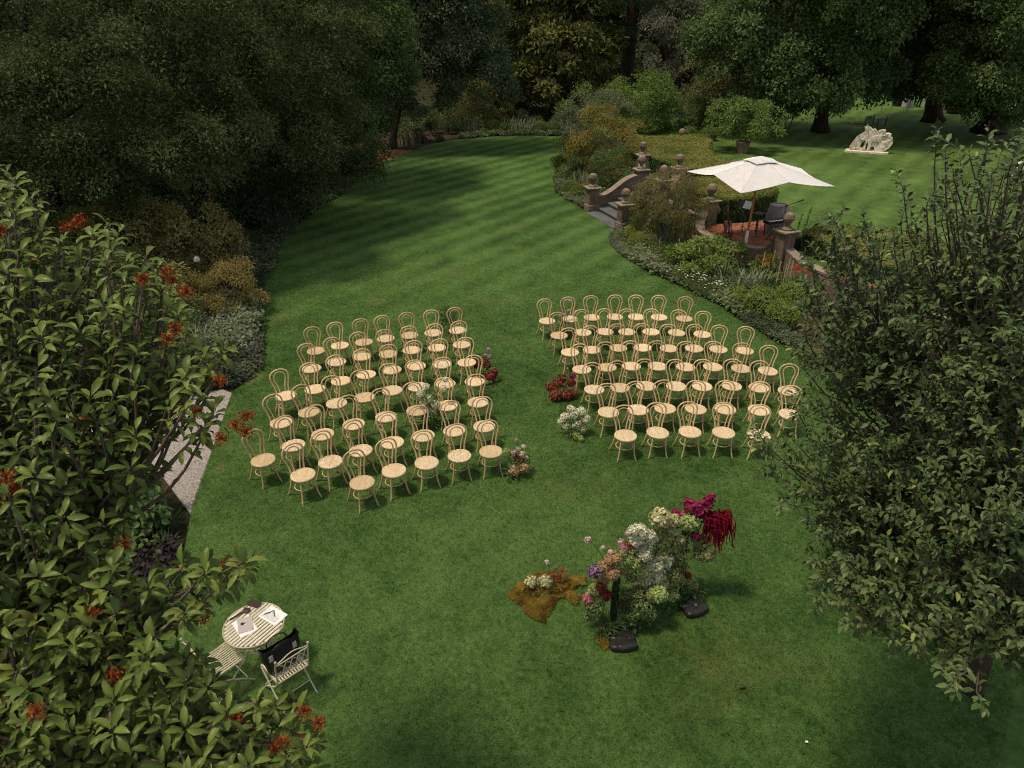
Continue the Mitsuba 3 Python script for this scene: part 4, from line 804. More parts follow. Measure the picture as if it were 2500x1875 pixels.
# ---------------------------------------------------------------- the two foreground trees: twig ends in space, leaves in whorls or rows round them
rng = np.random.default_rng(77)
WHORLS = np.fromstring('-134 272 490 -173 236 465 -154 270 485 -227 303 583 -140 232 429 -148 278 474 -165 262 466 -226 302 569 -224 298 558 -103 229 407 -168 331 554 -178 252 458 -173 335 562 -220 277 515 -239 273 531 -221 222 460 -212 252 480 -189 219 434 -130 221 405 -200 272 487 -201 265 481 -233 284 534 -196 315 540 -198 305 524 -228 258 493 -163 274 460 -163 336 540 -169 330 533 -216 222 448 -222 310 554 -216 318 559 -188 275 472 -184 331 543 -215 245 462 -114 231 397 -215 279 497 -216 316 546 -244 294 544 -175 288 472 -245 290 535 -159 218 401 -161 360 566 -206 255 457 -148 215 394 -134 251 412 -202 336 557 -158 252 423 -245 245 478 -190 249 438 -240 287 520 -261 248 497 -172 357 562 -196 368 617 -113 223 381 -213 321 536 -130 222 387 -176 236 416 -231 295 516 -266 275 530 -256 260 499 -233 309 537 -186 276 455 -167 237 410 -150 240 403 -234 254 468 -210 350 580 -136 246 401 -215 295 495 -199 240 429 -244 314 553 -214 334 551 -225 307 520 -250 261 489 -206 309 504 -242 333 586 -170 256 423 -206 349 568 -238 305 530 -217 261 457 -184 242 419 -206 270 458 -239 289 508 -243 282 502 -228 257 462 -196 277 456 -239 277 492 -219 356 594 -230 251 454 -191 349 544 -221 320 526 -265 303 552 -116 258 395 -231 276 478 -188 370 582 -205 284 463 -176 227 398 -258 293 527 -143 240 391 -170 218 388 -265 286 523 -264 324 586 -230 319 528 -274 273 516 -166 373 560 -219 316 512 -208 342 540 -210 257 439 -277 314 583 -253 279 497 -213 307 492 -110 235 373 -202 354 556 -267 280 514 -257 315 552 -239 289 493 -270 268 502 -195 248 419 -143 225 376 -120 253 387 -148 231 382 -221 348 562 -224 279 467 -215 298 480 -196 366 567 -180 251 411 -257 260 477 -243 254 458 -233 351 582 -214 365 588 -188 294 453 -249 270 477 -216 329 520 -263 320 563 -160 237 388 -177 270 422 -223 289 473 -279 289 532 -231 306 500 -220 276 456 -205 267 436 -151 315 451 -131 249 384 -197 382 600 -156 264 404 -131 263 393 -238 274 467 -188 375 567 -168 271 415 -263 277 491 -209 379 600 -224 256 435 -283 305 555 -227 361 581 -214 237 412 -274 303 538 -191 357 530 -242 338 553 -195 368 554 -233 230 420 -197 235 399 -252 321 534 -236 307 496 -270 280 498 -234 353 568 -227 359 569 -207 379 589 -126 240 368 -216 382 609 -276 299 528 -267 289 503 -233 254 434 -211 371 570 -197 386 588 -210 258 421 -207 282 439 -246 347 563 -222 353 543 -228 332 515 -258 282 481 -246 357 584 -249 248 440 -261 332 555 -246 353 573 -224 236 409 -265 335 564 -226 322 495 -231 250 424 -167 250 385 -256 270 463 -203 356 523 -273 342 590 -209 380 577 -270 271 476 -178 381 544 -271 229 438 -140 260 378 -219 297 456 -199 224 382 -275 253 460 -191 375 541 -273 265 470 -165 318 439 -282 341 592 -257 358 588 -244 302 479 -251 367 595 -269 353 592 -274 315 528 -282 260 469 -203 303 443 -224 259 416 -176 311 433 -193 276 409 -222 225 389 -248 235 414 -255 295 475 -217 363 532 -189 265 397 -199 297 432 -211 235 388 -243 300 468 -230 388 607 -232 246 410 -177 322 442 -274 325 535 -269 348 569 -263 236 425 -225 387 591 -293 309 535 -229 352 522 -281 329 549 -194 307 435 -238 292 453 -243 359 551 -255 242 421 -280 331 549 -233 365 548 -198 268 400 -295 327 563 -239 233 401 -176 265 385 -230 396 616 -266 347 553 -288 340 576 -263 371 604 -268 291 475 -196 247 381 -251 385 620 -225 289 434 -287 279 480 -227 325 474 -203 238 378 -257 336 520 -204 385 546 -251 263 430 -273 367 607 -220 343 490 -272 229 418 -273 356 577 -273 301 487 -226 255 403 -245 225 395 -248 232 401 -189 320 437 -232 296 443 -242 302 457 -114 267 356 -116 248 344 -229 351 507 -270 278 456 -267 303 480 -186 264 383 -261 350 539 -270 377 616 -230 346 496 -240 360 528 -263 383 613 -281 295 481 -251 351 525 -204 320 440 -269 249 425 -195 239 367 -285 332 536 -273 311 489 -251 384 590 -279 289 468 -247 222 385 -186 255 370 -254 341 507 -243 340 493 -280 247 428 -285 370 611 -270 259 429 -299 358 607 -157 270 365 -217 235 372 -222 357 494 -226 368 515 -248 378 559 -258 364 545 -294 345 561 -273 389 636 -284 323 510 -200 265 381 -178 273 375 -255 306 457 -274 374 589 -257 390 599 -212 410 582 -275 325 499 -244 405 618 -126 290 365 -224 231 369 -302 356 597 -235 240 382 -212 259 381 -127 269 349 -235 279 412 -186 294 393 -284 272 447 -272 295 457 -265 351 524 -266 394 623 -237 326 460 -222 312 432 -178 286 382 -252 367 533 -289 253 433 -229 247 381 -255 277 423 -288 355 560 -268 242 405 -168 277 368 -285 261 434 -257 299 443 -195 384 500 -281 386 622 -274 238 404 -163 286 370 -278 320 487 -221 392 537 -270 271 426 -267 303 453 -235 320 443 -217 408 565 -299 367 596 -275 232 397 -285 350 535 -247 333 467 -241 345 477 -188 283 377 -270 336 495 -301 311 498 -201 409 543 -299 373 607 -300 353 562 -240 322 446 -291 360 559 -292 376 595 -142 289 358 -267 238 391 -297 333 516 -217 392 521 -196 321 410 -273 222 384 -308 317 507 -252 405 593 -306 344 546 -198 399 514 -252 367 511 -299 312 486 -178 266 353 -220 407 550 -241 421 621 -293 323 494 -234 391 533 -246 235 370 -283 274 427 -219 308 408 -202 299 390 -311 358 576 -251 325 450 -247 277 400 -233 282 394 -291 288 447 -212 293 389 -239 359 480 -252 402 573 -218 300 398 -259 269 400 -275 375 547 -283 346 506 -305 341 529 -225 284 387 -132 288 345 -199 294 379 -230 259 371 -142 268 334 -156 290 355 -264 348 485 -203 266 359 -287 381 574 -235 411 565 -291 365 546 -305 297 465 -268 278 412 -143 277 339 -258 340 467 -282 359 521 -274 268 408 -291 231 393 -229 300 401 -151 260 329 -245 297 409 -283 230 386 -124 272 328 -270 388 556 -302 268 430 -284 271 416 -314 337 525 -193 422 532 -268 228 371 -275 294 427 -237 407 548 -297 322 480 -236 421 578 -138 262 322 -253 307 419 -283 382 556 -291 407 642 -304 280 438 -293 280 426 -296 353 516 -274 402 580 -268 297 418 -225 395 502 -195 263 343 -273 339 467 -226 434 588 -279 332 463 -172 262 329 -319 334 512 -306 365 546 -264 419 599 -252 423 586 -290 227 376 -241 430 589 -283 305 433 -248 419 570 -250 429 600 -261 358 472 -181 358 412 -251 414 558 -240 416 548 -297 383 559 -270 405 564 -289 420 646 -242 385 488 -314 380 576 -306 384 569 -322 364 554 -285 343 471 -229 278 362 -229 328 404 -224 342 415 -265 422 587 -274 257 376 -154 283 327 -306 263 407 -224 431 548 -258 435 610 -237 323 402 -252 359 454 -261 372 480 -259 392 509 -265 343 446 -303 410 624 -220 435 549 -165 279 326 -323 383 590 -252 412 536 -317 338 494 -301 419 651 -301 404 597 -318 297 445 -264 431 600 -323 393 610 -269 401 533 -267 293 393 -236 421 532 -276 428 609 -223 297 364 -250 283 371 -215 355 414 -215 333 391 -323 361 533 -193 352 397 -257 258 356 -311 306 443 -146 308 334 -279 276 385 -277 396 526 -291 402 560 -248 401 499 -282 370 487 -191 311 354 -304 282 409 -300 369 507 -241 249 337 -261 282 372 -315 412 630 -213 347 397 -297 331 448 -202 263 323 -254 272 359 -204 283 337 -201 299 346 -241 321 389 -162 307 335 -284 245 361 -279 271 374 -213 443 536 -320 322 461 -270 309 399 -295 303 415 -249 413 513 -263 408 520 -305 263 389 -217 271 333 -228 422 506 -144 296 318 -323 406 617 -251 261 345 -293 422 597 -277 424 570 -278 395 510 -312 277 403 -324 400 596 -306 339 458 -330 381 560 -317 412 611 -127 287 303 -221 259 323 -180 290 323 -301 425 612 -294 298 402 -320 281 411 -312 408 583 -220 438 518 -258 255 340 -256 454 605 -159 277 303 -259 321 388 -323 317 443 -255 310 376 -316 429 655 -268 343 416 -274 274 360 -254 333 395 -245 268 336 -299 315 415 -287 363 456 -293 369 471 -251 344 402 -265 285 359 -304 366 477 -232 266 325 -247 295 354 -308 277 386 -259 426 524 -183 312 332 -244 318 371 -297 277 375 -252 450 566 -298 442 629 -335 333 467 -197 272 308 -323 311 428 -276 422 531 -209 372 397 -313 425 603 -306 357 461 -308 422 582 -297 355 448 -240 278 332 -266 400 478 -339 394 570 -298 431 582 -298 439 607 -291 318 401 -240 261 320 -279 321 393 -302 425 572 -220 300 334 -314 309 410 -232 291 334 -305 382 486 -321 263 375 -275 315 380 -298 400 505 -236 332 367 -311 438 620 -253 310 357 -293 353 428 -298 266 354 -287 303 373 -320 374 484 -191 301 313 -283 270 344 -323 308 408 -338 426 627 -267 303 356 -315 397 510 -252 302 344 -133 311 295 -307 450 627 -327 384 501 -176 311 309 -278 341 395 -273 442 538 -342 355 476 -302 276 358 -288 406 485 -334 375 493 -240 468 551 -337 404 552 -303 337 410 -331 425 589 -270 374 420 -280 267 332 -295 448 579 -294 253 333 -250 475 577 -301 401 487 -349 387 531 -146 292 280 -337 418 576 -214 302 312 -214 340 342 -283 304 357 -336 444 656 -339 395 522 -336 346 446 -350 381 514 -295 267 335 -316 278 359 -315 293 369 -276 463 565 -219 331 332 -300 352 409 -307 426 526 -332 365 459 -346 401 535 -329 423 550 -322 320 396 -333 448 636 -245 307 326 -270 292 330 -344 391 507 -269 463 544 -344 356 455 -235 337 340 -288 264 320 -333 408 516 -343 435 597 -268 284 317 -286 460 549 -206 299 293 -328 314 385 -260 299 320 -321 422 516 -311 450 560 -230 297 299 -193 302 284 -350 440 609 -315 469 619 -331 461 638 -355 386 496 -299 458 553 -247 302 310 -337 455 619 -302 349 388 -319 455 575 -327 263 337 -325 271 340 -357 434 600 -324 435 532 -337 351 421 -348 453 641 -208 291 279 -189 291 271 -342 421 530 -329 454 585 -223 286 280 -320 328 377 -328 348 403 -249 328 322 -341 440 560 -297 302 334 -300 288 326 -340 343 407 -341 467 646 -354 321 396 -314 451 534 -351 386 468 -273 495 579 -256 281 289 -302 459 531 -272 280 295 -303 475 567 -348 315 380 -355 454 618 -324 471 595 -263 296 299 -332 449 548 -347 457 602 -289 488 575 -337 455 567 -322 268 318 -318 476 582 -369 384 474 -292 296 312 -319 321 351 -357 433 542 -316 285 319 -317 337 359 -290 280 294 -345 312 361 -357 471 648 -360 449 568 -342 475 607 -300 288 303 -336 487 632 -373 454 594 -341 266 313 -349 279 328 -370 453 579 -354 464 575 -339 325 353 -349 473 591 -313 497 577 -363 477 618 -361 475 599 -365 482 633 -347 295 323 -333 306 318 -357 309 342 -377 371 421 -384 440 536 -325 326 323 -333 278 294 -384 452 551 -372 474 583 -304 522 587 -370 318 349 -349 311 324 -380 481 623 -264 310 259 -362 290 313 -322 291 280 -355 510 632 -362 508 616 -372 309 322 -360 283 293 -355 295 292 -381 515 627 -404 506 604 -410 534 629', sep=' ').reshape(-1, 3) / 100
SEEDHEADS = np.fromstring('-234 381 632 -250 394 625 -196 359 607 -194 380 603 -194 385 596 -172 353 602 -174 338 587 -186 351 576 -137 316 548 -145 318 541 -144 327 532 -156 335 559 -175 339 536 -157 323 530 -242 280 529 -235 271 542 -200 283 491 -212 262 465 -189 233 454 -97 235 417 -114 228 412 -123 235 396 -152 291 470 -162 273 450 -141 239 415 -104 237 423 -209 208 461 -280 383 627', sep=' ').reshape(-1, 3) / 100
SPRIGS = np.fromstring('277 321 498 268 321 484 274 309 471 262 293 442 286 279 447 271 293 442 289 368 570 286 366 559 299 356 559 286 362 550 254 275 407 289 318 483 302 367 585 294 371 578 301 287 454 309 265 440 275 321 463 278 310 452 242 386 520 290 400 633 269 334 469 293 389 602 290 294 440 247 408 564 255 331 447 285 298 438 282 339 481 303 288 442 253 341 452 305 299 455 292 323 469 291 290 431 263 273 392 270 301 422 292 309 451 291 345 494 283 287 420 262 307 419 285 361 510 268 362 490 243 337 435 244 359 461 300 358 521 321 294 461 284 373 525 313 318 479 285 280 410 290 284 418 275 357 485 295 320 459 298 286 426 284 351 485 238 314 401 318 306 468 310 360 530 259 306 408 300 343 491 260 286 390 257 326 425 321 369 564 282 424 641 303 312 453 292 392 562 312 345 505 316 390 603 248 357 451 306 280 423 305 379 555 290 405 588 298 401 590 261 333 432 321 340 506 329 319 488 328 335 507 307 334 479 282 291 406 329 345 522 315 356 517 240 345 424 304 370 524 326 391 614 291 375 513 290 303 421 294 343 469 294 315 435 300 281 408 264 367 467 290 394 542 282 423 601 258 395 503 308 353 496 324 295 444 284 401 548 323 371 547 320 343 495 218 359 417 281 329 434 275 344 446 275 320 419 285 369 489 323 305 451 263 324 412 336 363 552 287 382 510 280 397 527 243 368 445 277 405 538 258 347 430 330 361 533 298 390 536 283 417 573 314 291 423 313 398 578 318 339 482 308 422 648 292 392 530 332 323 476 332 332 487 311 361 502 281 299 398 325 322 465 325 338 484 290 418 580 236 391 462 311 311 436 305 384 528 276 371 472 296 344 456 276 356 449 276 366 463 295 370 489 321 271 406 330 353 509 284 326 423 279 448 655 227 349 400 259 316 391 315 383 537 325 288 423 305 317 431 317 323 451 322 319 451 315 414 612 328 388 568 333 391 582 327 398 587 322 327 458 218 375 420 289 308 405 266 305 383 255 338 404 335 394 590 320 352 484 288 387 497 310 410 575 241 401 468 305 370 489 294 326 422 278 395 497 325 380 533 240 378 433 304 402 542 277 454 640 253 456 592 255 442 556 295 429 589 266 326 395 327 282 409 334 294 427 269 411 508 309 378 502 276 385 472 302 442 649 292 343 434 290 352 442 337 364 517 336 376 535 304 426 593 285 437 586 339 379 545 285 366 453 271 426 535 293 306 396 332 414 619 328 301 422 250 346 397 283 313 391 238 389 438 284 429 556 190 405 425 304 329 425 343 383 554 289 399 501 345 354 504 251 339 389 259 332 388 324 284 400 296 445 622 317 440 666 235 412 462 330 418 609 333 367 502 231 462 553 311 411 550 294 454 648 249 463 583 319 289 396 349 384 560 271 435 541 329 410 578 244 357 397 244 344 383 323 338 448 295 415 530 251 412 473 333 396 549 313 445 658 271 465 621 347 395 574 268 353 410 300 303 388 318 428 601 263 369 423 246 460 559 330 403 558 270 384 447 336 375 512 271 394 462 242 373 408 280 438 550 240 367 400 296 374 457 247 436 502 283 399 478 295 347 422 257 328 372 328 433 632 330 418 586 255 404 456 184 440 454 320 339 436 264 430 508 283 315 378 347 327 453 329 392 521 248 459 547 308 427 560 268 452 558 263 461 572 293 453 604 348 328 453 232 449 506 289 356 421 217 393 408 330 424 595 278 322 377 222 426 456 308 420 541 334 296 403 203 417 427 333 441 668 273 413 479 343 347 467 234 350 369 266 439 516 228 368 382 336 439 654 257 378 413 333 344 448 231 414 439 330 436 617 333 349 453 261 453 538 220 365 373 240 459 524 266 399 447 346 358 480 357 380 531 319 357 445 283 417 491 286 432 523 328 426 578 231 432 462 357 374 516 218 440 464 322 301 388 320 450 634 332 369 472 231 467 523 241 412 438 230 360 370 190 441 442 313 451 612 316 446 600 219 415 424 296 402 476 236 409 428 323 424 555 222 424 439 287 428 509 250 340 363 251 483 590 324 443 609 341 438 638 228 479 543 300 438 544 292 440 537 282 469 592 226 409 417 282 465 579 328 397 500 316 387 468 258 452 511 314 369 441 218 485 538 216 409 408 339 316 409 342 399 523 319 325 397 296 423 500 355 427 621 223 388 386 232 428 444 267 454 523 282 388 430 248 364 377 318 439 565 310 403 480 281 486 644 321 409 506 264 367 390 294 473 622 247 351 362 313 327 390 335 419 543 330 331 410 335 301 387 339 388 491 349 392 513 350 444 667 224 381 375 317 337 401 310 459 600 263 449 501 253 393 407 249 472 533 299 336 383 232 384 382 263 409 435 254 363 374 341 335 422 271 417 453 264 365 383 304 429 509 253 433 459 198 438 424 329 328 400 288 487 646 232 449 466 340 382 476 350 440 625 236 493 562 291 331 367 242 498 583 270 495 623 336 359 438 279 456 523 314 442 544 240 502 590 264 492 595 218 482 506 277 479 575 319 409 485 295 325 362 328 348 414 323 365 427 311 423 498 269 410 431 298 361 397 276 428 463 301 461 562 256 418 430 284 449 507 302 332 370 250 493 566 322 418 497 295 473 582 208 454 443 296 394 431 283 474 560 266 485 561 224 378 356 293 466 551 286 421 457 326 325 381 299 481 607 270 480 552 309 353 393 280 488 592 250 500 579 295 351 378 317 350 396 248 405 399 353 389 484 235 514 596 288 332 353 319 369 416 368 368 473 293 435 480 314 392 437 365 389 498 333 392 459 353 366 446 361 421 552 216 447 427 270 404 410 230 468 470 340 327 389 233 478 490 311 381 418 362 452 651 314 464 565 333 402 470 347 371 443 291 466 533 330 446 547 352 442 578 346 378 451 366 434 588 245 463 470 226 514 563 372 424 573 311 415 459 298 476 563 240 473 482 243 418 400 277 501 600 370 355 446 323 461 561 313 351 381 250 468 480 338 323 377 220 472 459 362 316 394 309 424 467 349 323 386 268 478 517 321 409 457 303 411 440 282 428 444 270 395 389 319 484 623 372 424 561 352 427 529 371 421 550 274 434 444 368 450 632 336 348 397 370 364 452 368 372 459 294 368 376 281 395 395 340 432 515 303 475 552 260 474 493 311 434 478 358 340 408 305 468 536 304 434 469 241 518 574 271 430 428 319 409 445 321 428 476 374 387 483 340 464 587 250 490 509 319 345 370 342 385 436 363 441 569 311 384 403 360 461 626 352 339 395 294 484 551 329 452 529 273 361 348 373 344 422 263 482 503 275 481 516 310 396 414 285 408 406 294 403 408 296 410 418 344 393 447 342 456 559 283 441 450 241 491 497 309 422 446 349 428 507 294 349 349 343 374 419 362 383 453 365 366 435 238 504 519 284 453 467 264 516 585 302 435 456 326 352 376 363 432 535 369 375 446 343 428 492 378 413 518 299 502 596 252 428 397 290 392 384 325 395 420 372 410 500 301 457 486 291 371 362 322 466 531 332 484 603 229 522 543 352 359 404 302 483 539 365 364 423 350 407 461 326 459 519 299 384 379 319 446 484 253 413 376 381 379 462 334 373 399 366 393 459 268 371 342 328 369 387 365 302 360 339 479 593 289 357 343 277 452 445 362 322 374 258 451 426 356 436 515 366 447 557 269 505 538 291 492 537 301 477 516 309 381 381 349 447 524 313 463 502 350 359 395 314 368 371 245 514 528 360 314 362 370 336 391 368 459 586 373 428 521 376 449 575 343 360 386 247 404 354 290 385 365 255 446 410 339 333 356 292 468 480 305 499 570 331 456 507 285 477 488 307 502 582 296 432 426 362 467 591 366 421 493 331 374 387 355 316 355 331 473 542 313 459 486 346 493 647 370 318 370 335 413 436 360 455 547 328 434 459 352 344 374 342 328 350 307 360 349 370 360 409 360 403 450 294 492 523 361 428 490 247 475 441 343 405 432 263 425 383 270 403 362 293 488 511 308 439 440 298 369 348 274 501 515 340 484 574 387 392 466 349 489 613 342 455 509 390 403 488 285 378 345 349 430 471 378 401 464 337 347 358 269 487 475 328 510 639 357 379 408 324 420 424 248 486 451 348 383 403 351 478 570 261 523 542 380 438 530 258 515 519 312 397 383 309 408 392 324 486 541 374 450 541 377 418 484 357 460 534 243 404 338 324 473 509 364 467 562 321 505 586 262 407 353 334 492 568 383 350 401 353 495 626 246 530 535 360 426 469 387 457 582 382 409 472 342 433 456 321 502 570 381 478 645 347 476 548 317 501 557 290 465 448 262 387 329 367 489 636 255 531 543 364 487 615 370 377 411 300 432 406 262 476 434 242 479 422 274 457 415 281 491 478 256 397 331 316 522 614 232 461 388 270 501 484 242 504 463 384 432 506 304 512 553 348 486 559 344 473 519 384 480 630 397 441 542 374 492 648 375 410 451 314 434 414 271 541 578 346 416 422 290 522 550 395 440 531 377 445 509 259 422 353 383 477 603 249 464 396 321 490 512 374 390 417 345 463 492 299 516 541 261 524 508 386 380 419 255 442 370 380 341 369 359 382 388 291 372 320 241 474 401 292 409 358 323 489 508 376 485 599 241 537 513 399 457 567 327 527 626 231 494 420 342 460 475 277 454 397 308 465 441 365 487 574 344 441 445 344 505 581 365 468 524 285 508 493 347 448 458 349 515 628 371 406 425 369 485 572 293 516 519 389 366 397 374 354 368 390 477 590 339 361 342 315 493 492 366 498 596 266 493 439 339 516 591 262 554 574 284 434 370 367 508 637 278 450 384 279 535 539 311 491 480 358 463 490 319 440 407 403 439 515 297 526 540 271 531 516 266 538 526 363 418 422 216 491 393 403 428 492 338 399 371 304 502 487 395 354 382 310 477 448 265 509 457 387 326 347 335 527 603 281 478 420 262 482 410 304 519 522 335 411 380 356 392 379 331 373 337 264 522 479 250 432 337 376 437 460 232 491 399 247 552 528 374 369 371 370 459 488 274 495 437 325 532 591 258 440 349 294 394 325 355 375 357 358 458 466 377 468 513 245 539 490 337 384 348 281 451 377 370 344 340 397 378 402 321 399 348 292 471 412 299 528 528 379 345 349 246 562 546 329 426 385 397 487 601 397 469 548 402 481 595 291 455 387 349 417 391 363 507 576 364 360 344 319 464 421 324 360 310 367 445 447 252 462 362 310 397 332 374 520 654 378 387 382 340 424 386 350 520 576 296 448 374 369 480 507 258 462 362 345 508 529 396 418 438 400 416 438 361 482 494 334 406 355 405 396 418 298 408 328 314 458 399 352 448 423 407 491 610 311 423 352 392 408 417 215 513 398 375 340 327 343 456 422 376 411 399 354 492 497 398 487 568 263 470 368 407 457 511 269 418 313 262 531 462 358 410 376 268 566 550 336 442 392 363 500 524 387 482 523 401 455 492 263 545 487 337 400 342 408 446 485 374 377 354 334 419 360 270 476 377 317 411 337 275 527 462 340 493 471 301 540 521 342 471 435 334 504 485 305 487 420 395 340 338 288 442 347 267 534 465 390 488 536 341 540 585 307 394 309 369 423 395 403 437 457 340 480 444 305 471 394 379 462 462 298 447 356 372 461 451 262 525 437 397 332 329 397 422 422 334 377 311 352 449 407 394 379 368 250 545 461 285 475 379 374 473 470 322 381 304 281 428 321 298 562 559 326 488 434 333 504 469 345 376 315 364 513 534 339 492 453 374 446 423 405 517 657 277 428 315 250 528 425 327 532 516 326 518 482 404 375 369 303 438 342 323 513 469 375 516 556 419 424 446 374 512 543 374 353 317 319 459 378 294 445 341 401 480 513 276 467 352 385 523 597 393 341 322 318 479 402 373 381 338 389 506 550 380 487 489 289 539 475 375 501 511 355 490 459 367 489 474 349 518 507 394 463 465 417 488 558 349 539 560 414 428 437 419 440 461 399 467 476 359 515 510 386 451 433 391 482 491 297 435 326 330 455 374 320 450 358 340 563 614 361 393 332 411 357 347 351 535 539 289 417 298 286 537 456 303 529 456 390 521 579 363 544 589 406 495 538 326 492 417 349 384 310 355 410 341 293 509 411 416 517 639 368 528 547 408 402 385 319 534 483 318 503 424 405 362 340 338 475 399 411 508 575 362 505 477 365 374 311 347 468 397 388 370 328 333 431 339 403 451 438 413 371 352 327 508 435 377 549 627 307 549 489 402 516 567 270 581 520 303 566 523 428 426 430 390 514 533 307 540 468 308 477 368 431 472 512 336 404 307 391 539 610 332 517 450 300 433 308 364 450 382 426 421 417 427 470 496 298 500 385 278 596 564 406 512 550 339 538 495 275 572 493 269 515 381 278 532 415 365 563 623 408 526 590 422 482 503 426 445 443 367 493 439 419 446 434 356 436 349 414 527 608 332 557 521 382 546 588 392 455 409 411 467 452 432 485 520 349 490 409 285 579 505 414 535 628 430 409 392 287 471 328 429 509 571 282 510 374 348 564 561 270 461 304 291 572 491 427 383 358 423 497 521 299 473 337 333 567 536 344 564 547 363 569 601 432 496 533 422 509 544 424 435 413 369 457 375 409 547 646 324 442 318 276 481 327 395 520 516 271 505 351 388 563 642 353 414 310 382 560 604 286 528 392 288 459 306 335 584 576 327 543 458 346 457 347 349 562 531 306 574 497 335 555 490 422 477 462 298 586 513 276 476 310 443 466 469 354 558 512 430 544 654 298 525 380 311 426 275 371 537 479 302 601 536 395 436 351 289 564 432 437 473 453 408 503 463 438 404 362 448 479 479 320 594 533 329 548 438 351 594 590 364 506 403 355 521 416 387 430 330 279 467 285 410 477 413 419 384 315 441 538 606 386 522 454 299 584 468 427 416 352 430 494 464 396 401 302 290 615 526 403 411 314 452 514 538 407 460 372 367 488 367 419 490 429 288 470 280 351 421 276 427 473 411 401 563 548 288 595 459 335 522 377 397 463 359 413 543 516 367 435 300 426 530 507 388 417 299 317 536 380 330 575 461 381 431 306 401 507 419 407 532 472 328 503 337 399 427 313 438 537 536 406 493 401 423 429 339 398 397 283 350 461 304 389 461 339 321 463 285 364 480 338 422 376 285 408 527 453 415 513 438 411 386 280 409 547 494 366 601 562 438 367 289 363 585 503 453 468 413 381 449 310 361 509 361 423 539 489 419 402 295 330 452 269 422 455 353 339 475 298 291 499 289 374 577 488 360 581 477 390 521 402 379 431 283 364 499 344 397 530 424 367 473 314 415 566 527 427 560 534 430 424 320 436 531 481 358 611 544 300 544 346 419 589 610 402 576 523 375 599 536 437 445 349 351 598 494 402 605 629 289 533 321 427 534 468 350 447 269 387 581 504 354 486 311 340 495 310 447 522 471 404 501 377 307 644 549 466 464 401 306 578 394 355 566 421 421 443 321 374 463 297 362 458 281 356 585 453 437 478 376 394 574 482 460 415 329 324 586 417 388 545 415 454 495 420 336 561 385 293 568 358 296 520 296 454 427 333 354 508 326 409 562 474 293 615 440 446 460 360 459 527 485 325 599 439 468 486 424 449 415 312 310 599 423 415 573 505 322 519 310 389 487 329 370 533 369 362 614 518 346 605 471 374 567 426 416 493 360 374 578 447 325 617 468 469 543 527 324 542 336 472 451 370 445 520 435 395 524 376 353 531 342 372 425 244 440 419 298 310 481 250 415 607 587 455 483 382 385 629 591 463 466 369 319 644 513 460 512 431 350 628 509 313 641 492 392 579 453 427 597 558 316 620 442 330 506 282 401 609 537 443 589 568 479 511 449 408 427 261 449 569 512 388 611 509 320 544 312 326 472 234 402 572 431 358 480 262 478 445 339 338 641 493 445 592 546 319 585 360 317 644 469 460 583 549 415 578 446 371 572 379 464 406 275 411 638 604 475 561 501 482 586 595 470 607 635 355 466 229 410 632 557 470 595 579 303 679 517 327 510 249 310 626 392 481 468 339 478 420 283 488 586 564 468 611 598 451 633 630 494 544 461 359 620 415 493 525 421 504 563 490 499 594 539', sep=' ').reshape(-1, 3) / 100

PATHS = []
def skeleton(trunk, tips, K, r0, rng, tip_r=0.006):
    """main limbs from the trunk to the middles of K groups of tips, and a bent branch from the nearest limb to every tip; returns meshes and tip directions."""
    from scipy.cluster.vq import kmeans2
    cen, lab = kmeans2(tips, K, minit='++', seed=3)
    trunk = np.asarray(trunk, float)
    tk = spline(trunk, 14)
    main = [tube(tk, r0 * np.linspace(1, .6, 14), 10)]
    limbs_, twigs, dirs = [], [], np.zeros_like(tips)
    PATHS.clear(); PATHS.extend([None] * len(tips))
    for k in range(K):
        mem = np.nonzero(lab == k)[0]
        if not len(mem): continue
        c = cen[k] - 0.12 * unit(cen[k] - tk[-1])
        s = tk[int(rng.integers(8, 14))]
        mid = s * .5 + c * .5 + [0, 0, -.05] + rng.normal(0, .10, 3)
        q = spline([s, mid, c], 14)
        limbs_.append(tube(q, r0 * .42 * np.linspace(1, .28, 14), 7))
        for i in mem:
            t = tips[i]
            dist = np.linalg.norm(q - t, axis=1) + 0.25 * np.linalg.norm(q - s, axis=1)[::-1] * 0.3
            j = int(np.clip(np.argmin(dist) - 3, 3, 13))
            b = q[j]
            m1 = b * .55 + t * .45 + [0, 0, -.10 * np.linalg.norm(t - b)] + rng.normal(0, .06, 3)
            w = spline([b, m1, t], 7)
            twigs.append(tube(w, np.linspace(tip_r * 2.4, tip_r, 7), 5, caps=False))
            dirs[i] = unit(w[-1] - w[-2]); PATHS[i] = w
    return main, limbs_, twigs, dirs

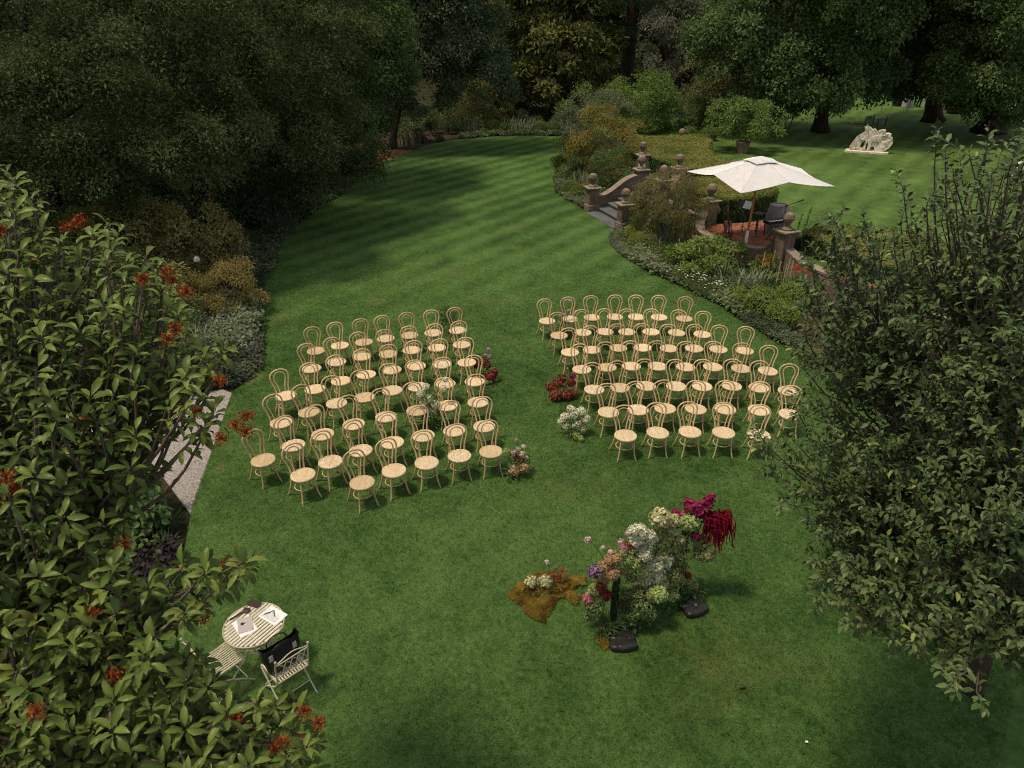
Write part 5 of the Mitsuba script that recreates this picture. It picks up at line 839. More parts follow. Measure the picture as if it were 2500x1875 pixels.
def leaf_parts(key, tmpl, base, d, nrm, L, W, col, n, matl, rib, foliage_label):
    """the n leaves nearest the camera as parts of their own (a few shared meshes), all others as one part."""
    order = np.argsort(np.linalg.norm(base - CAM, axis=1))
    near, rest = order[:n], order[n:]
    f = Fol(); f.add(tmpl, base[rest], d[rest], nrm[rest], L[rest], W[rest], col[rest], rib)
    me, c = f.mesh()
    part(key, 'foliage', me, matl, smooth=True, color=c, kind='stuff')
    variants = []
    for v in range(8):
        g = Fol(); g.add(tmpl, [[0, 0, 0]], [[1, 0, 0]], [[0, 0, 1]], [1.0], [W.mean() / L.mean() * (0.85 + .04 * v)], col[near[v * (n // 8)]][None], rib)
        me, c = g.mesh(); variants.append(mikit.ply(me, matl, smooth=True, color=c))
    for q, i in enumerate(near):
        x = unit(d[i]); s = unit(np.cross(nrm[i], x)); z = np.cross(x, s)
        M = np.eye(4); M[:3, 0] = x * L[i]; M[:3, 1] = s * L[i]; M[:3, 2] = z * L[i]; M[:3, 3] = base[i]
        part(key, 'leaf', variants[q % 8], None, tw=T(M.tolist()))

# left: glossy leaves in whorls
k = thing('glossy_leaved_tree', 'large glossy leaved evergreen with orange seed clusters filling the left foreground', 'tree')
main, lim, twg, dirs = skeleton([(-4.3, 3.3, -.05), (-4.2, 3.4, 1.0), (-3.9, 3.3, 2.2), (-3.4, 3.2, 3.4)], WHORLS, 16, 0.16, rng)
part(k, 'trunk', cat(main), 'bark', smooth=True)
for m_ in lim: part(k, 'branch', m_, 'twig', smooth=True)
part(k, 'twigs', cat(twg), 'twig', smooth=True, kind='stuff')
B, D, NN, LL, WW, CC = [], [], [], [], [], []
for i, t in enumerate(WHORLS):
    ax = unit(dirs[i] * .45 + [0.10, -0.05, 1.0] + rng.normal(0, .28, 3))
    a, b = frame(ax[None])
    n = int(rng.integers(7, 12))
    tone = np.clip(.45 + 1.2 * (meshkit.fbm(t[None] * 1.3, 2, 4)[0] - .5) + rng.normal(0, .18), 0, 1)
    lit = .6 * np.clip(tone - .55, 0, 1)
    for j in range(n):
        th = 2 * np.pi * (j * .382 + rng.uniform(-.05, .05))
        ring = j / n
        rad = math.cos(th) * a[0] + math.sin(th) * b[0]
        el = 0.80 - 1.25 * ring + rng.normal(0, .22)
        d_ = unit(rad * math.cos(el) + ax * math.sin(el))
        B.append(t - ax * .09 * ring + rad * .008); D.append(d_); NN.append(unit(ax * math.cos(el) - rad * math.sin(el) + rng.normal(0, .28, 3)))
        LL.append(.098 * rng.uniform(.75, 1.2)); WW.append(LL[-1] * rng.uniform(.31, .38))
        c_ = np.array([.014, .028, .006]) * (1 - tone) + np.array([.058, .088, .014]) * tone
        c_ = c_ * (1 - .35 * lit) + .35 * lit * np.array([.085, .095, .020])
        if rng.uniform() < .006: c_ = np.array([.10, .036, .012])
        CC.append(c_ * rng.uniform(.75, 1.25))
    w = PATHS[i]
    for j in range(6):
        u_ = rng.uniform(3.2, 5.8); q0 = int(u_); p_ = w[q0] + (w[q0 + 1] - w[q0]) * (u_ - q0)
        th = rng.uniform(0, 6.28); rad = math.cos(th) * a[0] + math.sin(th) * b[0]
        d_ = unit(rad + .3 * dirs[i] + [0, 0, .1] + rng.normal(0, .2, 3))
        B.append(p_); D.append(d_); NN.append(unit(np.array([0, 0, 1.0]) + rng.normal(0, .35, 3))); LL.append(.09 * rng.uniform(.7, 1.15)); WW.append(LL[-1] * .40)
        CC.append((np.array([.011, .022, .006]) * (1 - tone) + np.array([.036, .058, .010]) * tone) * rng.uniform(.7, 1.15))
B, D, NN, LL, WW, CC = map(np.array, (B, D, NN, LL, WW, CC))
leaf_parts(k, 'big', B, D, NN, LL, WW, CC, 300, 'gloss_leaf', 1.28, '')
for q in SEEDHEADS:
    f = Fol(); f.flower = True
    m = 46
    d_ = unit(rng.normal(0, 1, (m, 3)) + [0, 0, .5])
    f.add('blade', np.tile(q, (m, 1)), d_, rng.normal(0, 1, (m, 3)), .046 * rng.uniform(.6, 1.1, m), .005, np.tile([.26, .07, .025], (m, 1)) * rng.uniform(.7, 1.2, (m, 1)))
    florets(f, q, .05, 40, [(.30, .05, .02), (.33, .09, .025), (.24, .035, .018)], W=.012, inner=.6)
    me, c = f.mesh()
    part(k, 'seed_cluster', me, 'petal', color=c, label='orange red seed cluster')

# right: small oval leaves along many twigs
k = thing('fruit_tree', 'small leaved green fruit tree filling the right foreground', 'tree')
main, lim, twg, dirs = skeleton([(5.6, 5.9, -.05), (5.5, 5.9, .8), (5.2, 5.7, 1.8), (4.9, 5.6, 2.7)], SPRIGS, 20, 0.15, rng, 0.004)
part(k, 'trunk', cat(main), 'bark', smooth=True)
for m_ in lim: part(k, 'branch', m_, 'twig', smooth=True)
part(k, 'twigs', cat(twg), 'twig', smooth=True, kind='stuff')
B, D, NN, LL, WW, CC = [], [], [], [], [], []
shoots = []
for i, t in enumerate(SPRIGS):
    up = .6 if t[2] > 6.0 else .1
    ax = unit(dirs[i] * .8 + [-.15, -.1, up] + rng.normal(0, .4, 3))
    n = int(rng.integers(12, 21)); ln = rng.uniform(.14, .28)
    a, b = frame(ax[None])
    shoots.append(tube([t, t + ax * ln * .5, t + ax * ln], [.0035, .003, .0015], 4, caps=False))
    tone = np.clip(.4 + 1.3 * (meshkit.fbm(t[None] * 1.1 + 9, 2, 4)[0] - .5) + rng.normal(0, .2), 0, 1)
    for j in range(n):
        u_ = (j + .5) / n
        th = j * 2.4 + rng.uniform(-.4, .4)
        rad = math.cos(th) * a[0] + math.sin(th) * b[0]
        d_ = unit(rad + ax * (.35 + .8 * u_ * u_) + [0, 0, -.15] + rng.normal(0, .15, 3))
        B.append(t + ax * ln * (u_ - .15) + rad * .004); D.append(d_); NN.append(unit(np.cross(np.cross(d_, [0, 0, 1.0]), d_) + rng.normal(0, .3, 3)))
        LL.append(.060 * rng.uniform(.65, 1.2)); WW.append(LL[-1] * rng.uniform(.46, .58))
        c_ = np.array([.016, .031, .010]) * (1 - tone) + np.array([.046, .074, .022]) * tone
        if u_ > .9 and rng.uniform() < .12: c_ = np.array([.11, .15, .03])
        CC.append(c_ * rng.uniform(.75, 1.25))
    w = PATHS[i]
    for j in range(20):
        u_ = rng.uniform(1.2, 5.95); q0 = int(u_); p_ = w[q0] + (w[q0 + 1] - w[q0]) * (u_ - q0)
        th = rng.uniform(0, 6.28); rad = math.cos(th) * a[0] + math.sin(th) * b[0]
        d_ = unit(rad + .5 * dirs[i] + rng.normal(0, .25, 3))
        B.append(p_ + rad * .006); D.append(d_); NN.append(unit(np.array([0, 0, 1.0]) + rng.normal(0, .4, 3))); LL.append(.060 * rng.uniform(.65, 1.15)); WW.append(LL[-1] * .52)
        CC.append((np.array([.016, .031, .010]) * (1 - tone) + np.array([.042, .068, .020]) * tone) * rng.uniform(.7, 1.2))
B, D, NN, LL, WW, CC = map(np.array, (B, D, NN, LL, WW, CC))
part(k, 'shoots', cat(shoots), 'twig', smooth=True, kind='stuff')
leaf_parts(k, 'six', B, D, NN, LL, WW, CC, 300, 'gloss_leaf', None, '')
for (x_, y_, z_), h_ in (((3.37, 4.45, 3.60), .22), ((3.27, 4.31, 3.40), .14)):
    part(k, 'broken_wood', tube(spline([(x_, y_, z_), (x_ + .02, y_, z_ + h_ * .5), (x_ + .05, y_ + .02, z_ + h_)], 6), [.018, .026, .022, .028, .02, .008], 6), 'rust_bark', label='torn rusty orange wood')

# ---------------------------------------------------------------- garden steps, walls, piers, patio
def finial_mesh():
    pr = [(0, 0), (.17, 0), (.17, .05), (.15, .06), (.125, .085), (.075, .11), (.065, .15), (.085, .185), (.105, .20)]
    ball = [(.175 * math.sin(a), .365 - .175 * math.cos(a)) for a in np.linspace(.62, 1.50, 7)] + [(.181, .358), (.181, .374)] + [(.175 * math.sin(a), .365 - .175 * math.cos(a)) for a in np.linspace(1.64, math.pi, 10)]
    ball[-1] = (0, .54)
    return lathe(pr + ball, 24)
FIN = mikit.ply(finial_mesh(), 'stone', smooth=35)
def pier(label, x, y, zb, zt, deg, w=0.42, cap_w=.60, plinth=True):
    k = thing('stone_pier', label, 'pier', 'stone piers with ball finials')
    tw = place(x, y, 0, deg)
    part(k, 'shaft', box(w, w, zt - .09 - zb, (0, 0, (zt - .09 + zb) / 2), bevel=.012), 'stone', tw=tw)
    if plinth: part(k, 'plinth', box(w + .09, w + .09, .30, (0, 0, zb + .15), bevel=.02), 'stone', tw=tw)
    part(k, 'moulding', box(w + .07, w + .07, .045, (0, 0, zt - .09), bevel=.012), 'stone', tw=tw)
    part(k, 'cap', box(cap_w, cap_w, .065, (0, 0, zt - .035), bevel=.012), 'stone', tw=tw)
    part(k, 'ball_finial', FIN, None, tw=T().translate([x, y, zt - .004]).rotate([0, 0, 1], deg))
    return k
PA, PB, PC, PE, PD, PF = (3.25, 28.95), (4.18, 26.25), (5.33, 30.0), (5.85, 28.0), (5.92, 33.3), (6.95, 30.3)
pier('lower left stone pier at the foot of the garden steps', *PA, -.05, .95, 18)
pier('lower right stone pier at the foot of the garden steps', *PB, -.05, .95, 18)
pier('upper left stone pier at the head of the garden steps', *PC, -.05, 1.45, 18)
pier('upper right stone pier of the steps, its pale finial showing over the twiggy shrub', *PE, -.05, 1.45, 18)
pier('rear left stone pier directly behind the upper left step pier', *PD, -.05, 1.45, 18, plinth=False)
pier('rear right stone pier whose finial shows left of the parasol tip', *PF, .5, 1.45, 18, plinth=False)
pier('stone pier at the left corner of the brick patio', 6.88, 24.72, -.05, 1.45, 24)
pier('stone pier at the right corner of the brick patio, nearest the right tree', 8.15, 20.75, -.05, 1.50, 24)
k = thing('stone_ball', 'lone stone ball finial on a low base at the far end of the wide hedge', 'finial')
put(k, finial_mesh(), 'stone', 35, tw=T().translate([9.05, 39.6, 1.10]))

def wall(name, label, pts, tops, zb, th, coping=.07, n=28, over=.035):
    """a wall along a curved plan with a curved top, and its coping."""
    k = thing(name, label, 'wall')
    q = spline(np.c_[np.array(pts, float), tops], n)
    t = np.gradient(q[:, :2], axis=0); t = unit(t); nr = np.c_[-t[:, 1], t[:, 0]]
    def strip(h, z0, z1):
        v = []
        for i in range(n):
            for sgn in (-1, 1):
                for z in (z0[i], z1[i]):
                    v.append([*(q[i, :2] + sgn * h * nr[i]), z])
        v = np.array(v); f = []
        for i in range(n - 1):
            a, b = 4 * i, 4 * i + 4
            for u, w in ((0, 1), (1, 3), (3, 2), (2, 0)):
                f += [(a + u, b + u, b + w), (a + u, b + w, a + w)]
        f += [(0, 1, 3), (0, 3, 2), (4 * n - 4, 4 * n - 1, 4 * n - 3), (4 * n - 4, 4 * n - 2, 4 * n - 1)]
        m = trimesh.Trimesh(v, f, process=False); m.fix_normals(); return m
    part(k, 'body', strip(th / 2, np.full(n, zb), q[:, 2] - coping), 'stone', 30)
    part(k, 'coping', strip(th / 2 + over, q[:, 2] - coping, q[:, 2]), 'stone', 30, label='paler rounded coping along the top')
    return k
uAB = unit(np.array(PB) - PA)
def between(a, b, t): return np.array(a) * (1 - t) + np.array(b) * t
wall('step_wall', 'left S-curved stone side wall of the garden steps', [between(PA, PC, t) for t in (.1, .3, .5, .7, .9)], [.58, .66, .90, 1.14, 1.24], -.05, .26)
wall('step_wall', 'right S-curved stone side wall of the garden steps', [between(PB, PE, t) for t in (.1, .3, .5, .7, .9)], [.58, .66, .90, 1.14, 1.24], -.05, .26)
wall('step_wall', 'short curved wall between the two left upper step piers', [between(PC, PD, t) for t in (.08, .3, .5, .7, .92)], [1.22, .98, .88, .98, 1.26], -.05, .24)
wall('step_wall', 'short curved wall between the two right upper step piers', [between(PE, PF, t) for t in (.12, .3, .5, .7, .88)], [1.22, .98, .88, .98, 1.22], .3, .24)
wall('retaining_wall', 'plain stone retaining wall between the steps and the patio pier', [(5.95, 27.85), (6.3, 26.8), (6.65, 25.4), (6.8, 24.95)], [.72, .72, .72, .74], -.05, .24)
wall('patio_wall', 'low curved stone wall bulging from the front of the brick patio', [(6.74, 24.55), (6.52, 24.2), (6.33, 23.5), (6.48, 22.75), (6.82, 22.12), (7.25, 21.68), (7.6, 21.42), (7.82, 21.2), (7.98, 20.98)], [1.26, 1.02, .80, .76, .76, .76, .76, .86, 1.14], -.05, .24, n=44)
wall('retaining_wall', 'stone retaining wall descending to the right from the patio pier', [(8.28, 20.55), (8.65, 19.85), (9.0, 19.2), (10.4, 16.0), (12.6, 11.0)], [.98, .74, .70, .70, .70], -.05, .30, over=.02)
k = 'retaining_wall_001'
for i in range(24):
    d_ = unit(np.array([.42, -.91])); c_ = np.array([8.95, 19.3]) + d_ * (.05 + .115 * i)
    if c_[1] < 16.3: break
    part(k, 'brick', box(.105, .23, .07, (0, 0, .735), bevel=.006), 'brick', tw=T().translate([c_[0], c_[1], 0]).rotate([0, 0, 1], -65 + float(rng.normal(0, 2))))
# steps
k = thing('garden_steps', 'slate topped garden steps rising between the S-curved walls', 'steps')
A2, B2, C2, E2 = np.array(PA) + .26 * uAB, np.array(PB) - .26 * uAB, np.array(PC) + .22 * uAB, np.array(PE) - .22 * uAB
def quad(u0, u1, grow=0.0):
    return [between(A2, C2, u0), between(B2, E2, u0), between(B2, E2, u1), between(A2, C2, u1)]
part(k, 'paving_slab', prism(quad(-.17, .10), -.06, .016), 'slate', label='flat slate slab at the foot of the steps')
for i in range(4):
    u0 = .07 + .20 * i
    part(k, 'riser', prism(quad(u0 + .018, 1.12), -.05 if i == 0 else .15 * i, .15 * (i + 1) - .042), 'stone')
    n_ = 2
    for j in range(n_):
        q_ = quad(u0, u0 + .23 if i < 3 else 1.12)
        a_, b_, c_, d_ = [np.array(v) for v in q_]
        t0, t1 = j / n_ + .002, (j + 1) / n_ - .002
        part(k, 'slab', prism([between(a_, b_, t0), between(a_, b_, t1), between(d_, c_, t1), between(d_, c_, t0)], .15 * (i + 1) - .042, .15 * (i + 1)), 'slate')
put(structure('stone_landing'), prism(Polygon([between(PC, PE, .05), between(PC, PE, .95), between(PD, PF, .9), between(PD, PF, .1)]), TZ - .05, TZ + .012), 'slate')
# patio
patio_poly = Polygon([(6.85, 24.5), (6.62, 24.15), (6.46, 23.5), (6.58, 22.85), (6.9, 22.25), (7.32, 21.82), (7.75, 21.5), (8.1, 21.2), (8.6, 21.3), (9.05, 22.3), (9.5, 24.0), (9.7, 25.3), (8.3, 24.8), (7.3, 24.62)])
kp = structure('patio')
put(kp, prism(patio_poly, TZ - .1, TZ + .012), 'mortar')
bm = [mikit.ply(box(.222, .102, .05, (0, 0, TZ + .008), bevel=.006), 'brick') for _ in range(1)][0]
nb, ang = 0, math.radians(24)
ca, sa = math.cos(ang), math.sin(ang)
for i in range(-40, 40):
    for j in range(-40, 40):
        u_, v_ = (i + (.5 if j % 2 else 0)) * .236, j * .116
        x_, y_ = 7.9 + u_ * ca - v_ * sa, 23.0 + u_ * sa + v_ * ca
        if nb < 300 and patio_poly.buffer(-.07).contains(Point(x_, y_)):
            part(kp, 'brick', bm, None, tw=T().translate([x_, y_, float(rng.normal(0, .002))]).rotate([0, 0, 1], 24 + float(rng.normal(0, 1.0)))); nb += 1
print('patio bricks', nb)

# ---------------------------------------------------------------- things on the patio
UX, UY, ZC, ZAP, RD = 7.46, 22.15, 2.70, 3.32, 2.20
k = thing('parasol', 'large square white parasol on an orange brown wooden pole over the patio', 'parasol')
part(k, 'pole', tube([(UX, UY, TZ), (UX + .05, UY, 2.0), (UX + .08, UY, 3.25)], .038, 10), 'teak', smooth=True)
ap = np.array([UX + .08, UY, ZAP])
cor = [np.array([UX + .06 + RD * math.cos(math.radians(a)), UY + RD * math.sin(math.radians(a)), ZC]) for a in (-119, -29, 61, 151)]
ring_pts = []
for i in range(4):
    c0, c1 = cor[i], cor[(i + 1) % 4]
    m_ = (c0 + c1) / 2; m_ = m_ + (ap - m_) * .02; m_[2] = ZAP - (ZAP - ZC) * np.linalg.norm(m_[:2] - ap[:2]) / RD + .015
    ring_pts += [c0, m_]
for i in range(8):
    a_, b_ = ring_pts[i], ring_pts[(i + 1) % 8]
    g_ = []
    N_ = 7
    for r_ in range(N_ + 1):
        for s_ in range(N_ + 1):
            e_ = a_ + (b_ - a_) * s_ / N_
            p_ = ap + (e_ - ap) * (.06 + .94 * r_ / N_)
            u_ = s_ / N_
            sag = .055 * (r_ / N_) * 4 * u_ * (1 - u_)
            inn = unit(ap - e_) * .06 * 4 * u_ * (1 - u_) * (r_ / N_)
            g_.append(p_ + inn - [0, 0, sag])
    g_ = np.array(g_)
    ix = lambda r_, s_: r_ * (N_ + 1) + s_
    fq = [(ix(r_, s_), ix(r_ + 1, s_), ix(r_ + 1, s_ + 1), ix(r_, s_ + 1)) for r_ in range(N_) for s_ in range(N_)]
    vv, ff, _ = meshkit.arrays((g_, fq))
    n0 = len(vv); top = vv; bot = vv - [0, 0, .006]
    ed = [(ix(N_, s_), ix(N_, s_ + 1)) for s_ in range(N_)] + [(ix(r_, 0), ix(r_ + 1, 0)) for r_ in range(N_)] + [(ix(r_, N_), ix(r_ + 1, N_)) for r_ in range(N_)]
    sf = [(a1, b1, b1 + n0) for a1, b1 in ed] + [(a1, b1 + n0, a1 + n0) for a1, b1 in ed]
    part(k, 'canopy_panel', trimesh.Trimesh(np.vstack([top, bot]), np.vstack([ff, ff[:, ::-1] + n0, sf]), process=False), 'white_cloth', smooth=35)
    part(k, 'rib', tube([ap - [0, 0, .06], ring_pts[i] - [0, 0, .03]], .011, 5), 'teak', smooth=True)
    part(k, 'seam', tube([ap + (ring_pts[i] - ap) * .05 + [0, 0, .004], ring_pts[i] + [0, 0, .004]], .0045, 4), 'white_cloth', smooth=True)
vent = []
for i in range(8):
    e_ = ap + (ring_pts[i] - ap) * (.235 if i % 2 == 0 else .26)
    vent.append(e_ + [0, 0, .055])
vv = np.array([ap + [0, 0, .05]] + vent + [p_ - [0, 0, .02] + .02 * unit((p_ - ap) * [1, 1, 0]) for p_ in vent])
ff = [(0, 1 + i, 1 + (i + 1) % 8) for i in range(8)] + [(1 + i, 9 + i, 9 + (i + 1) % 8) for i in range(8)] + [(1 + i, 9 + (i + 1) % 8, 1 + (i + 1) % 8) for i in range(8)]
part(k, 'vent_cap', trimesh.Trimesh(vv, ff, process=False), 'white_cloth', label='small raised vent cap at the top')
part(k, 'pole_sleeve', tube([(UX, UY, TZ + .01), (UX + .012, UY, TZ + .48)], .052, 12), 'white_paint', smooth=40, label='pale sleeve round the foot of the pole')

k = thing('wine_barrel', 'weathered grey wooden barrel standing on the brick patio', 'barrel')
bx_, by_ = 8.88, 23.55
bp = lambda z: .30 + .085 * math.sin(math.pi * z / .95)
NS = 22
for i in range(NS):
    a0, a1 = 2 * math.pi * (i + .03) / NS, 2 * math.pi * (i + .97) / NS
    zz = np.linspace(0, .95, 9)
    v = [];
    for z in zz:
        for a in (a0, (a0 + a1) / 2, a1):
            v.append((bx_ + bp(z) * math.cos(a), by_ + bp(z) * math.sin(a), TZ + .012 + z))
        for a in (a0, a1):
            v.append((bx_ + (bp(z) - .03) * math.cos(a), by_ + (bp(z) - .03) * math.sin(a), TZ + .012 + z))
    f_ = []
    for r_ in range(8):
        o, p_ = 5 * r_, 5 * r_ + 5
        for u, w in ((0, 1), (1, 2), (2, 4), (4, 3), (3, 0)):
            f_ += [(o + u, o + w, p_ + w), (o + u, p_ + w, p_ + u)]
    f_ += [(40, 41, 43), (41, 42, 44), (41, 44, 43)]
    part(k, 'stave', trimesh.Trimesh(v, f_, process=False), 'cask')
for z0_, z1_ in ((.02, .07), (.17, .21), (.31, .35), (.60, .64), (.74, .78), (.88, .93)):
    hp = lathe([(bp(z0_) - .01, z0_), (bp(z0_) + .004, z0_), (bp(z1_) + .004, z1_), (bp(z1_) - .01, z1_)], 28); hp.apply_translation((bx_, by_, TZ + .012))
    part(k, 'hoop', hp, 'cask_hoop', smooth=30)
hd = trimesh.creation.cylinder(.285, .02, sections=28); hd.apply_translation((bx_, by_, TZ + .92))
part(k, 'head', hd, 'cask', label='pale round wooden top')

k = thing('bar_stool', 'black metal bar stool beside the parasol pole', 'stool')
sx_, sy_ = 8.12, 23.25
tw = place(sx_, sy_, TZ + .014, 30)
part(k, 'seat', box(.33, .33, .03, (0, 0, .735), bevel=.012), 'black_metal', tw=tw)
for a in (-1, 1):
    for b in (-1, 1):
        part(k, 'leg', tube([(a * .14, b * .14, .725), (a * .20, b * .20, 0)], [.022, .016], 6), 'black_metal', True, tw=tw)
for a, b in (((-1, -1), (1, -1)), ((1, -1), (1, 1)), ((1, 1), (-1, 1)), ((-1, 1), (-1, -1))):
    part(k, 'brace', tube([(a[0] * .175, a[1] * .175, .30), (b[0] * .175, b[1] * .175, .30)], .009, 5), 'black_metal', True, tw=tw)

k = thing('cello', 'small red brown cello leaning on a stand in front of the hedge', 'cello')
half = [(0, 0), (.10, .005), (.165, .05), (.18, .13), (.16, .20), (.135, .235), (.15, .25), (.118, .275), (.105, .32), (.118, .37), (.146, .385), (.13, .41), (.138, .47), (.115, .535), (.06, .565), (.02, .57)]
outl = [(x, y) for x, y in half] + [(-x, y) for x, y in half[::-1][:-1]]
body = trimesh.creation.extrude_polygon(Polygon(outl).buffer(0), .105, engine='earcut'); body.apply_translation((0, 0, -.052))
tilt = T().translate([7.03, 22.62, TZ + .10]).rotate([0, 0, 1], 28).rotate([1, 0, 0], 76)
part(k, 'body', body, 'varnish_red', tw=tilt)
part(k, 'neck', cat([box(.035, .34, .03, (0, .72, .03)), box(.045, .10, .05, (0, .93, .02))]), 'varnish_red', tw=tilt)
part(k, 'fingerboard', box(.034, .42, .012, (0, .62, .072)), 'black', tw=tilt)
part(k, 'scroll', trimesh.creation.cylinder(.028, .05, sections=10, transform=trimesh.transformations.rotation_matrix(math.pi / 2, [0, 1, 0]) @ trimesh.transformations.translation_matrix((-.02, .99, 0))), 'varnish_red', tw=tilt)
for s in (-1, 1):
    part(k, 'sound_hole', box(.012, .12, .004, (s * .075, .26, .0555)), 'paper', tw=tilt)
    part(k, 'peg', tube([(s * .02, .93, .02), (s * .065, .94, .02)], .007, 5), 'black', tw=tilt)
part(k, 'tailpiece', box(.04, .16, .01, (0, .12, .063)), 'black', tw=tilt)
k = thing('cello_stand', 'low black folding stand holding the cello', 'stand')
part(k, 'frame', cat([tube([(6.85, 22.75, TZ + .01), (7.03, 22.55, TZ + .14), (7.22, 22.52, TZ + .01)], .010, 5), tube([(7.0, 22.9, TZ + .01), (7.04, 22.62, TZ + .12), (7.1, 22.35, TZ + .01)], .010, 5)]), 'black_metal', smooth=True)

k = thing('music_stand', 'thin black music stand with an open pale score by the hedge', 'music stand')
mx_, my_ = 7.72, 23.45
part(k, 'pole', tube([(mx_, my_, TZ), (mx_, my_, TZ + .92)], .011, 6), 'black_metal', smooth=True)
for a in (0, 2.1, 4.2): part(k, 'leg', tube([(mx_, my_, TZ + .28), (mx_ + .24 * math.cos(a), my_ + .24 * math.sin(a), TZ + .015)], .008, 5), 'black_metal', smooth=True)
dk = T().translate([mx_, my_, TZ + .97]).rotate([0, 0, 1], -50).rotate([1, 0, 0], 58)
part(k, 'desk', box(.46, .30, .012), 'black_metal', tw=dk)
k = thing('sheet_music', 'pale sheet music resting on the music stand', 'sheet music')
put(k, box(.28, .26, .008, (.07, .01, .014)), 'paper', tw=dk)

k = thing('keyboard', 'black electric keyboard on an X-stand in front of the barrel', 'keyboard')
tw = place(8.58, 22.65, TZ + .66, 22)
part(k, 'case', box(1.0, .30, .09, bevel=.012), 'black', tw=tw)
for i in range(28): part(k, 'white_key', box(.0305, .13, .012, (-.445 + .0325 * i, -.075, .047)), 'paper', tw=tw)
for i in range(28):
    if i % 7 not in (2, 6): part(k, 'black_key', box(.016, .08, .012, (-.445 + .0325 * i + .016, -.05, .056)), 'black', tw=tw)
k = thing('keyboard_stand', 'black X-shaped metal stand under the keyboard', 'stand')
for s in (-1, 1):
    for o in (-.13, .13):
        part(k, 'leg', tube([(s * .30, o, -.045), (-s * .30, o, -.645)], .016, 6), 'black_metal', True, tw=tw)
for s in (-1, 1):
    part(k, 'foot_bar', tube([(s * .30, -.16, -.645), (s * .30, .16, -.645)], .014, 6), 'black_metal', True, tw=tw)

k = thing('microphone_stand', 'black boom microphone stand in front of the barrel', 'microphone stand')
ix_, iy_ = 8.98, 23.0
part(k, 'pole', tube([(ix_ - .12, iy_, TZ), (ix_ - .10, iy_, TZ + 1.05)], .011, 6), 'black_metal', smooth=True)
part(k, 'boom', tube([(ix_ - .32, iy_ - .02, TZ + .98), (ix_ + .25, iy_, TZ + 1.18)], .009, 6), 'black_metal', smooth=True)
part(k, 'clutch', box(.05, .05, .07, (ix_ - .10, iy_, TZ + 1.05), bevel=.01), 'black')
for a in (.3, 2.4, 4.5): part(k, 'leg', tube([(ix_ - .12, iy_, TZ + .10), (ix_ - .12 + .3 * math.cos(a), iy_ + .3 * math.sin(a), TZ + .012)], .009, 5), 'black_metal', smooth=True)
k = thing('microphone', 'black microphone clipped to the end of the boom', 'microphone')
part(k, 'handle', tube([(ix_ + .22, iy_, TZ + 1.17), (ix_ + .38, iy_, TZ + 1.235)], [.017, .022], 8), 'black', smooth=True)
hd = trimesh.creation.icosphere(2, .034); hd.apply_translation((ix_ + .40, iy_, TZ + 1.245)); part(k, 'grille', hd, 'black_metal', smooth=True)

k = thing('loudspeaker', 'small black loudspeaker on the ground behind the right patio pier', 'loudspeaker')
tw = place(8.95, 21.75, TZ, 35)
part(k, 'case', box(.26, .24, .36, (0, 0, .19), bevel=.03), 'black', tw=tw)
part(k, 'cone', trimesh.creation.cylinder(.09, .012, sections=20, transform=trimesh.transformations.translation_matrix((0, -.121, .17)) @ trimesh.transformations.rotation_matrix(math.pi / 2, [1, 0, 0])), 'black_metal', tw=tw)

k = thing('chain', 'rusty chain draped over the cap of the right patio pier', 'chain')
cp = spline([(8.24, 20.72, 1.62), (8.34, 20.6, 1.51), (8.46, 20.45, 1.40), (8.52, 20.38, 1.2), (8.56, 20.3, .98)], 24)
for i in range(23):
    d_ = unit(cp[i + 1] - cp[i]); s_ = unit(np.cross(d_, [0, 0, 1.0] if i % 2 else [1.0, .3, 0]))
    part(k, 'link', tube([cp[i] + d_ * .024 * math.cos(a) + s_ * .012 * math.sin(a) for a in np.arange(8) * math.pi / 4], .005, 4, closed=True), 'bark', smooth=True)
for i, (x_, y_, h_) in enumerate(((9.15, 22.05, 1.25), (9.0, 22.2, 1.0))):
    strap_clump('tall_spike_plant', '%s upright leafy plant spike behind the right patio pier' % ['taller', 'shorter'][i], (x_, y_), .12, 10, MID, .5, .02, z0=TZ)
    f = Fol(); m = 130; t_ = rng.uniform(.1, 1, m); a_ = rng.uniform(0, 6.28, m)
    f.add('rh', np.c_[x_ + .16 * t_ * (1 if i == 0 else .8), np.full(m, y_), TZ + h_ * t_], np.c_[np.cos(a_), np.sin(a_), np.full(m, .5)], np.tile([0, 0, 1.0], (m, 1)), .065, .022, np.tile([.02, .034, .014], (m, 1)))
    me, c = f.mesh(); kk = 'tall_spike_plant' + ('_001' if i else '')
    part(kk, 'spike_leaves', me, 'leaf', color=c)
    part(kk, 'stem', tube([(x_, y_, TZ), (x_ + .16 * (1 if i == 0 else .8), y_, TZ + h_)], .006, 4), 'twig', smooth=True)

# ---------------------------------------------------------------- upper lawn: sculpture, daybed, guests
SP = (18.6, 38.6)
outl = [(350, 1260), (355, 1180), (400, 1080), (480, 920), (580, 780), (700, 690), (760, 650), (742, 600), (725, 540), (712, 480), (755, 462), (760, 412), (810, 410), (822, 470), (900, 500), (1000, 572), (1060, 540), (1125, 560), (1115, 622), (1170, 612), (1200, 588), (1300, 560), (1400, 538), (1425, 580), (1400, 652), (1480, 658), (1630, 668), (1645, 760), (1700, 800), (1742, 920), (1725, 1030), (1655, 1150), (1560, 1222), (1490, 1285)]
holes = [[(685, 1195), (690, 1100), (730, 1000), (805, 925), (830, 985), (830, 1100), (785, 1195)], [(872, 1250), (870, 1040), (920, 990), (940, 1060), (942, 1250)], [(1035, 1250), (1050, 1145), (1150, 1132), (1200, 1245)]]
cv = lambda p: ((p[0] - 950) * .00142, (1300 - p[1]) * .00146)
poly = Polygon([cv(p) for p in outl], [[cv(p) for p in h] for h in holes]).buffer(0)
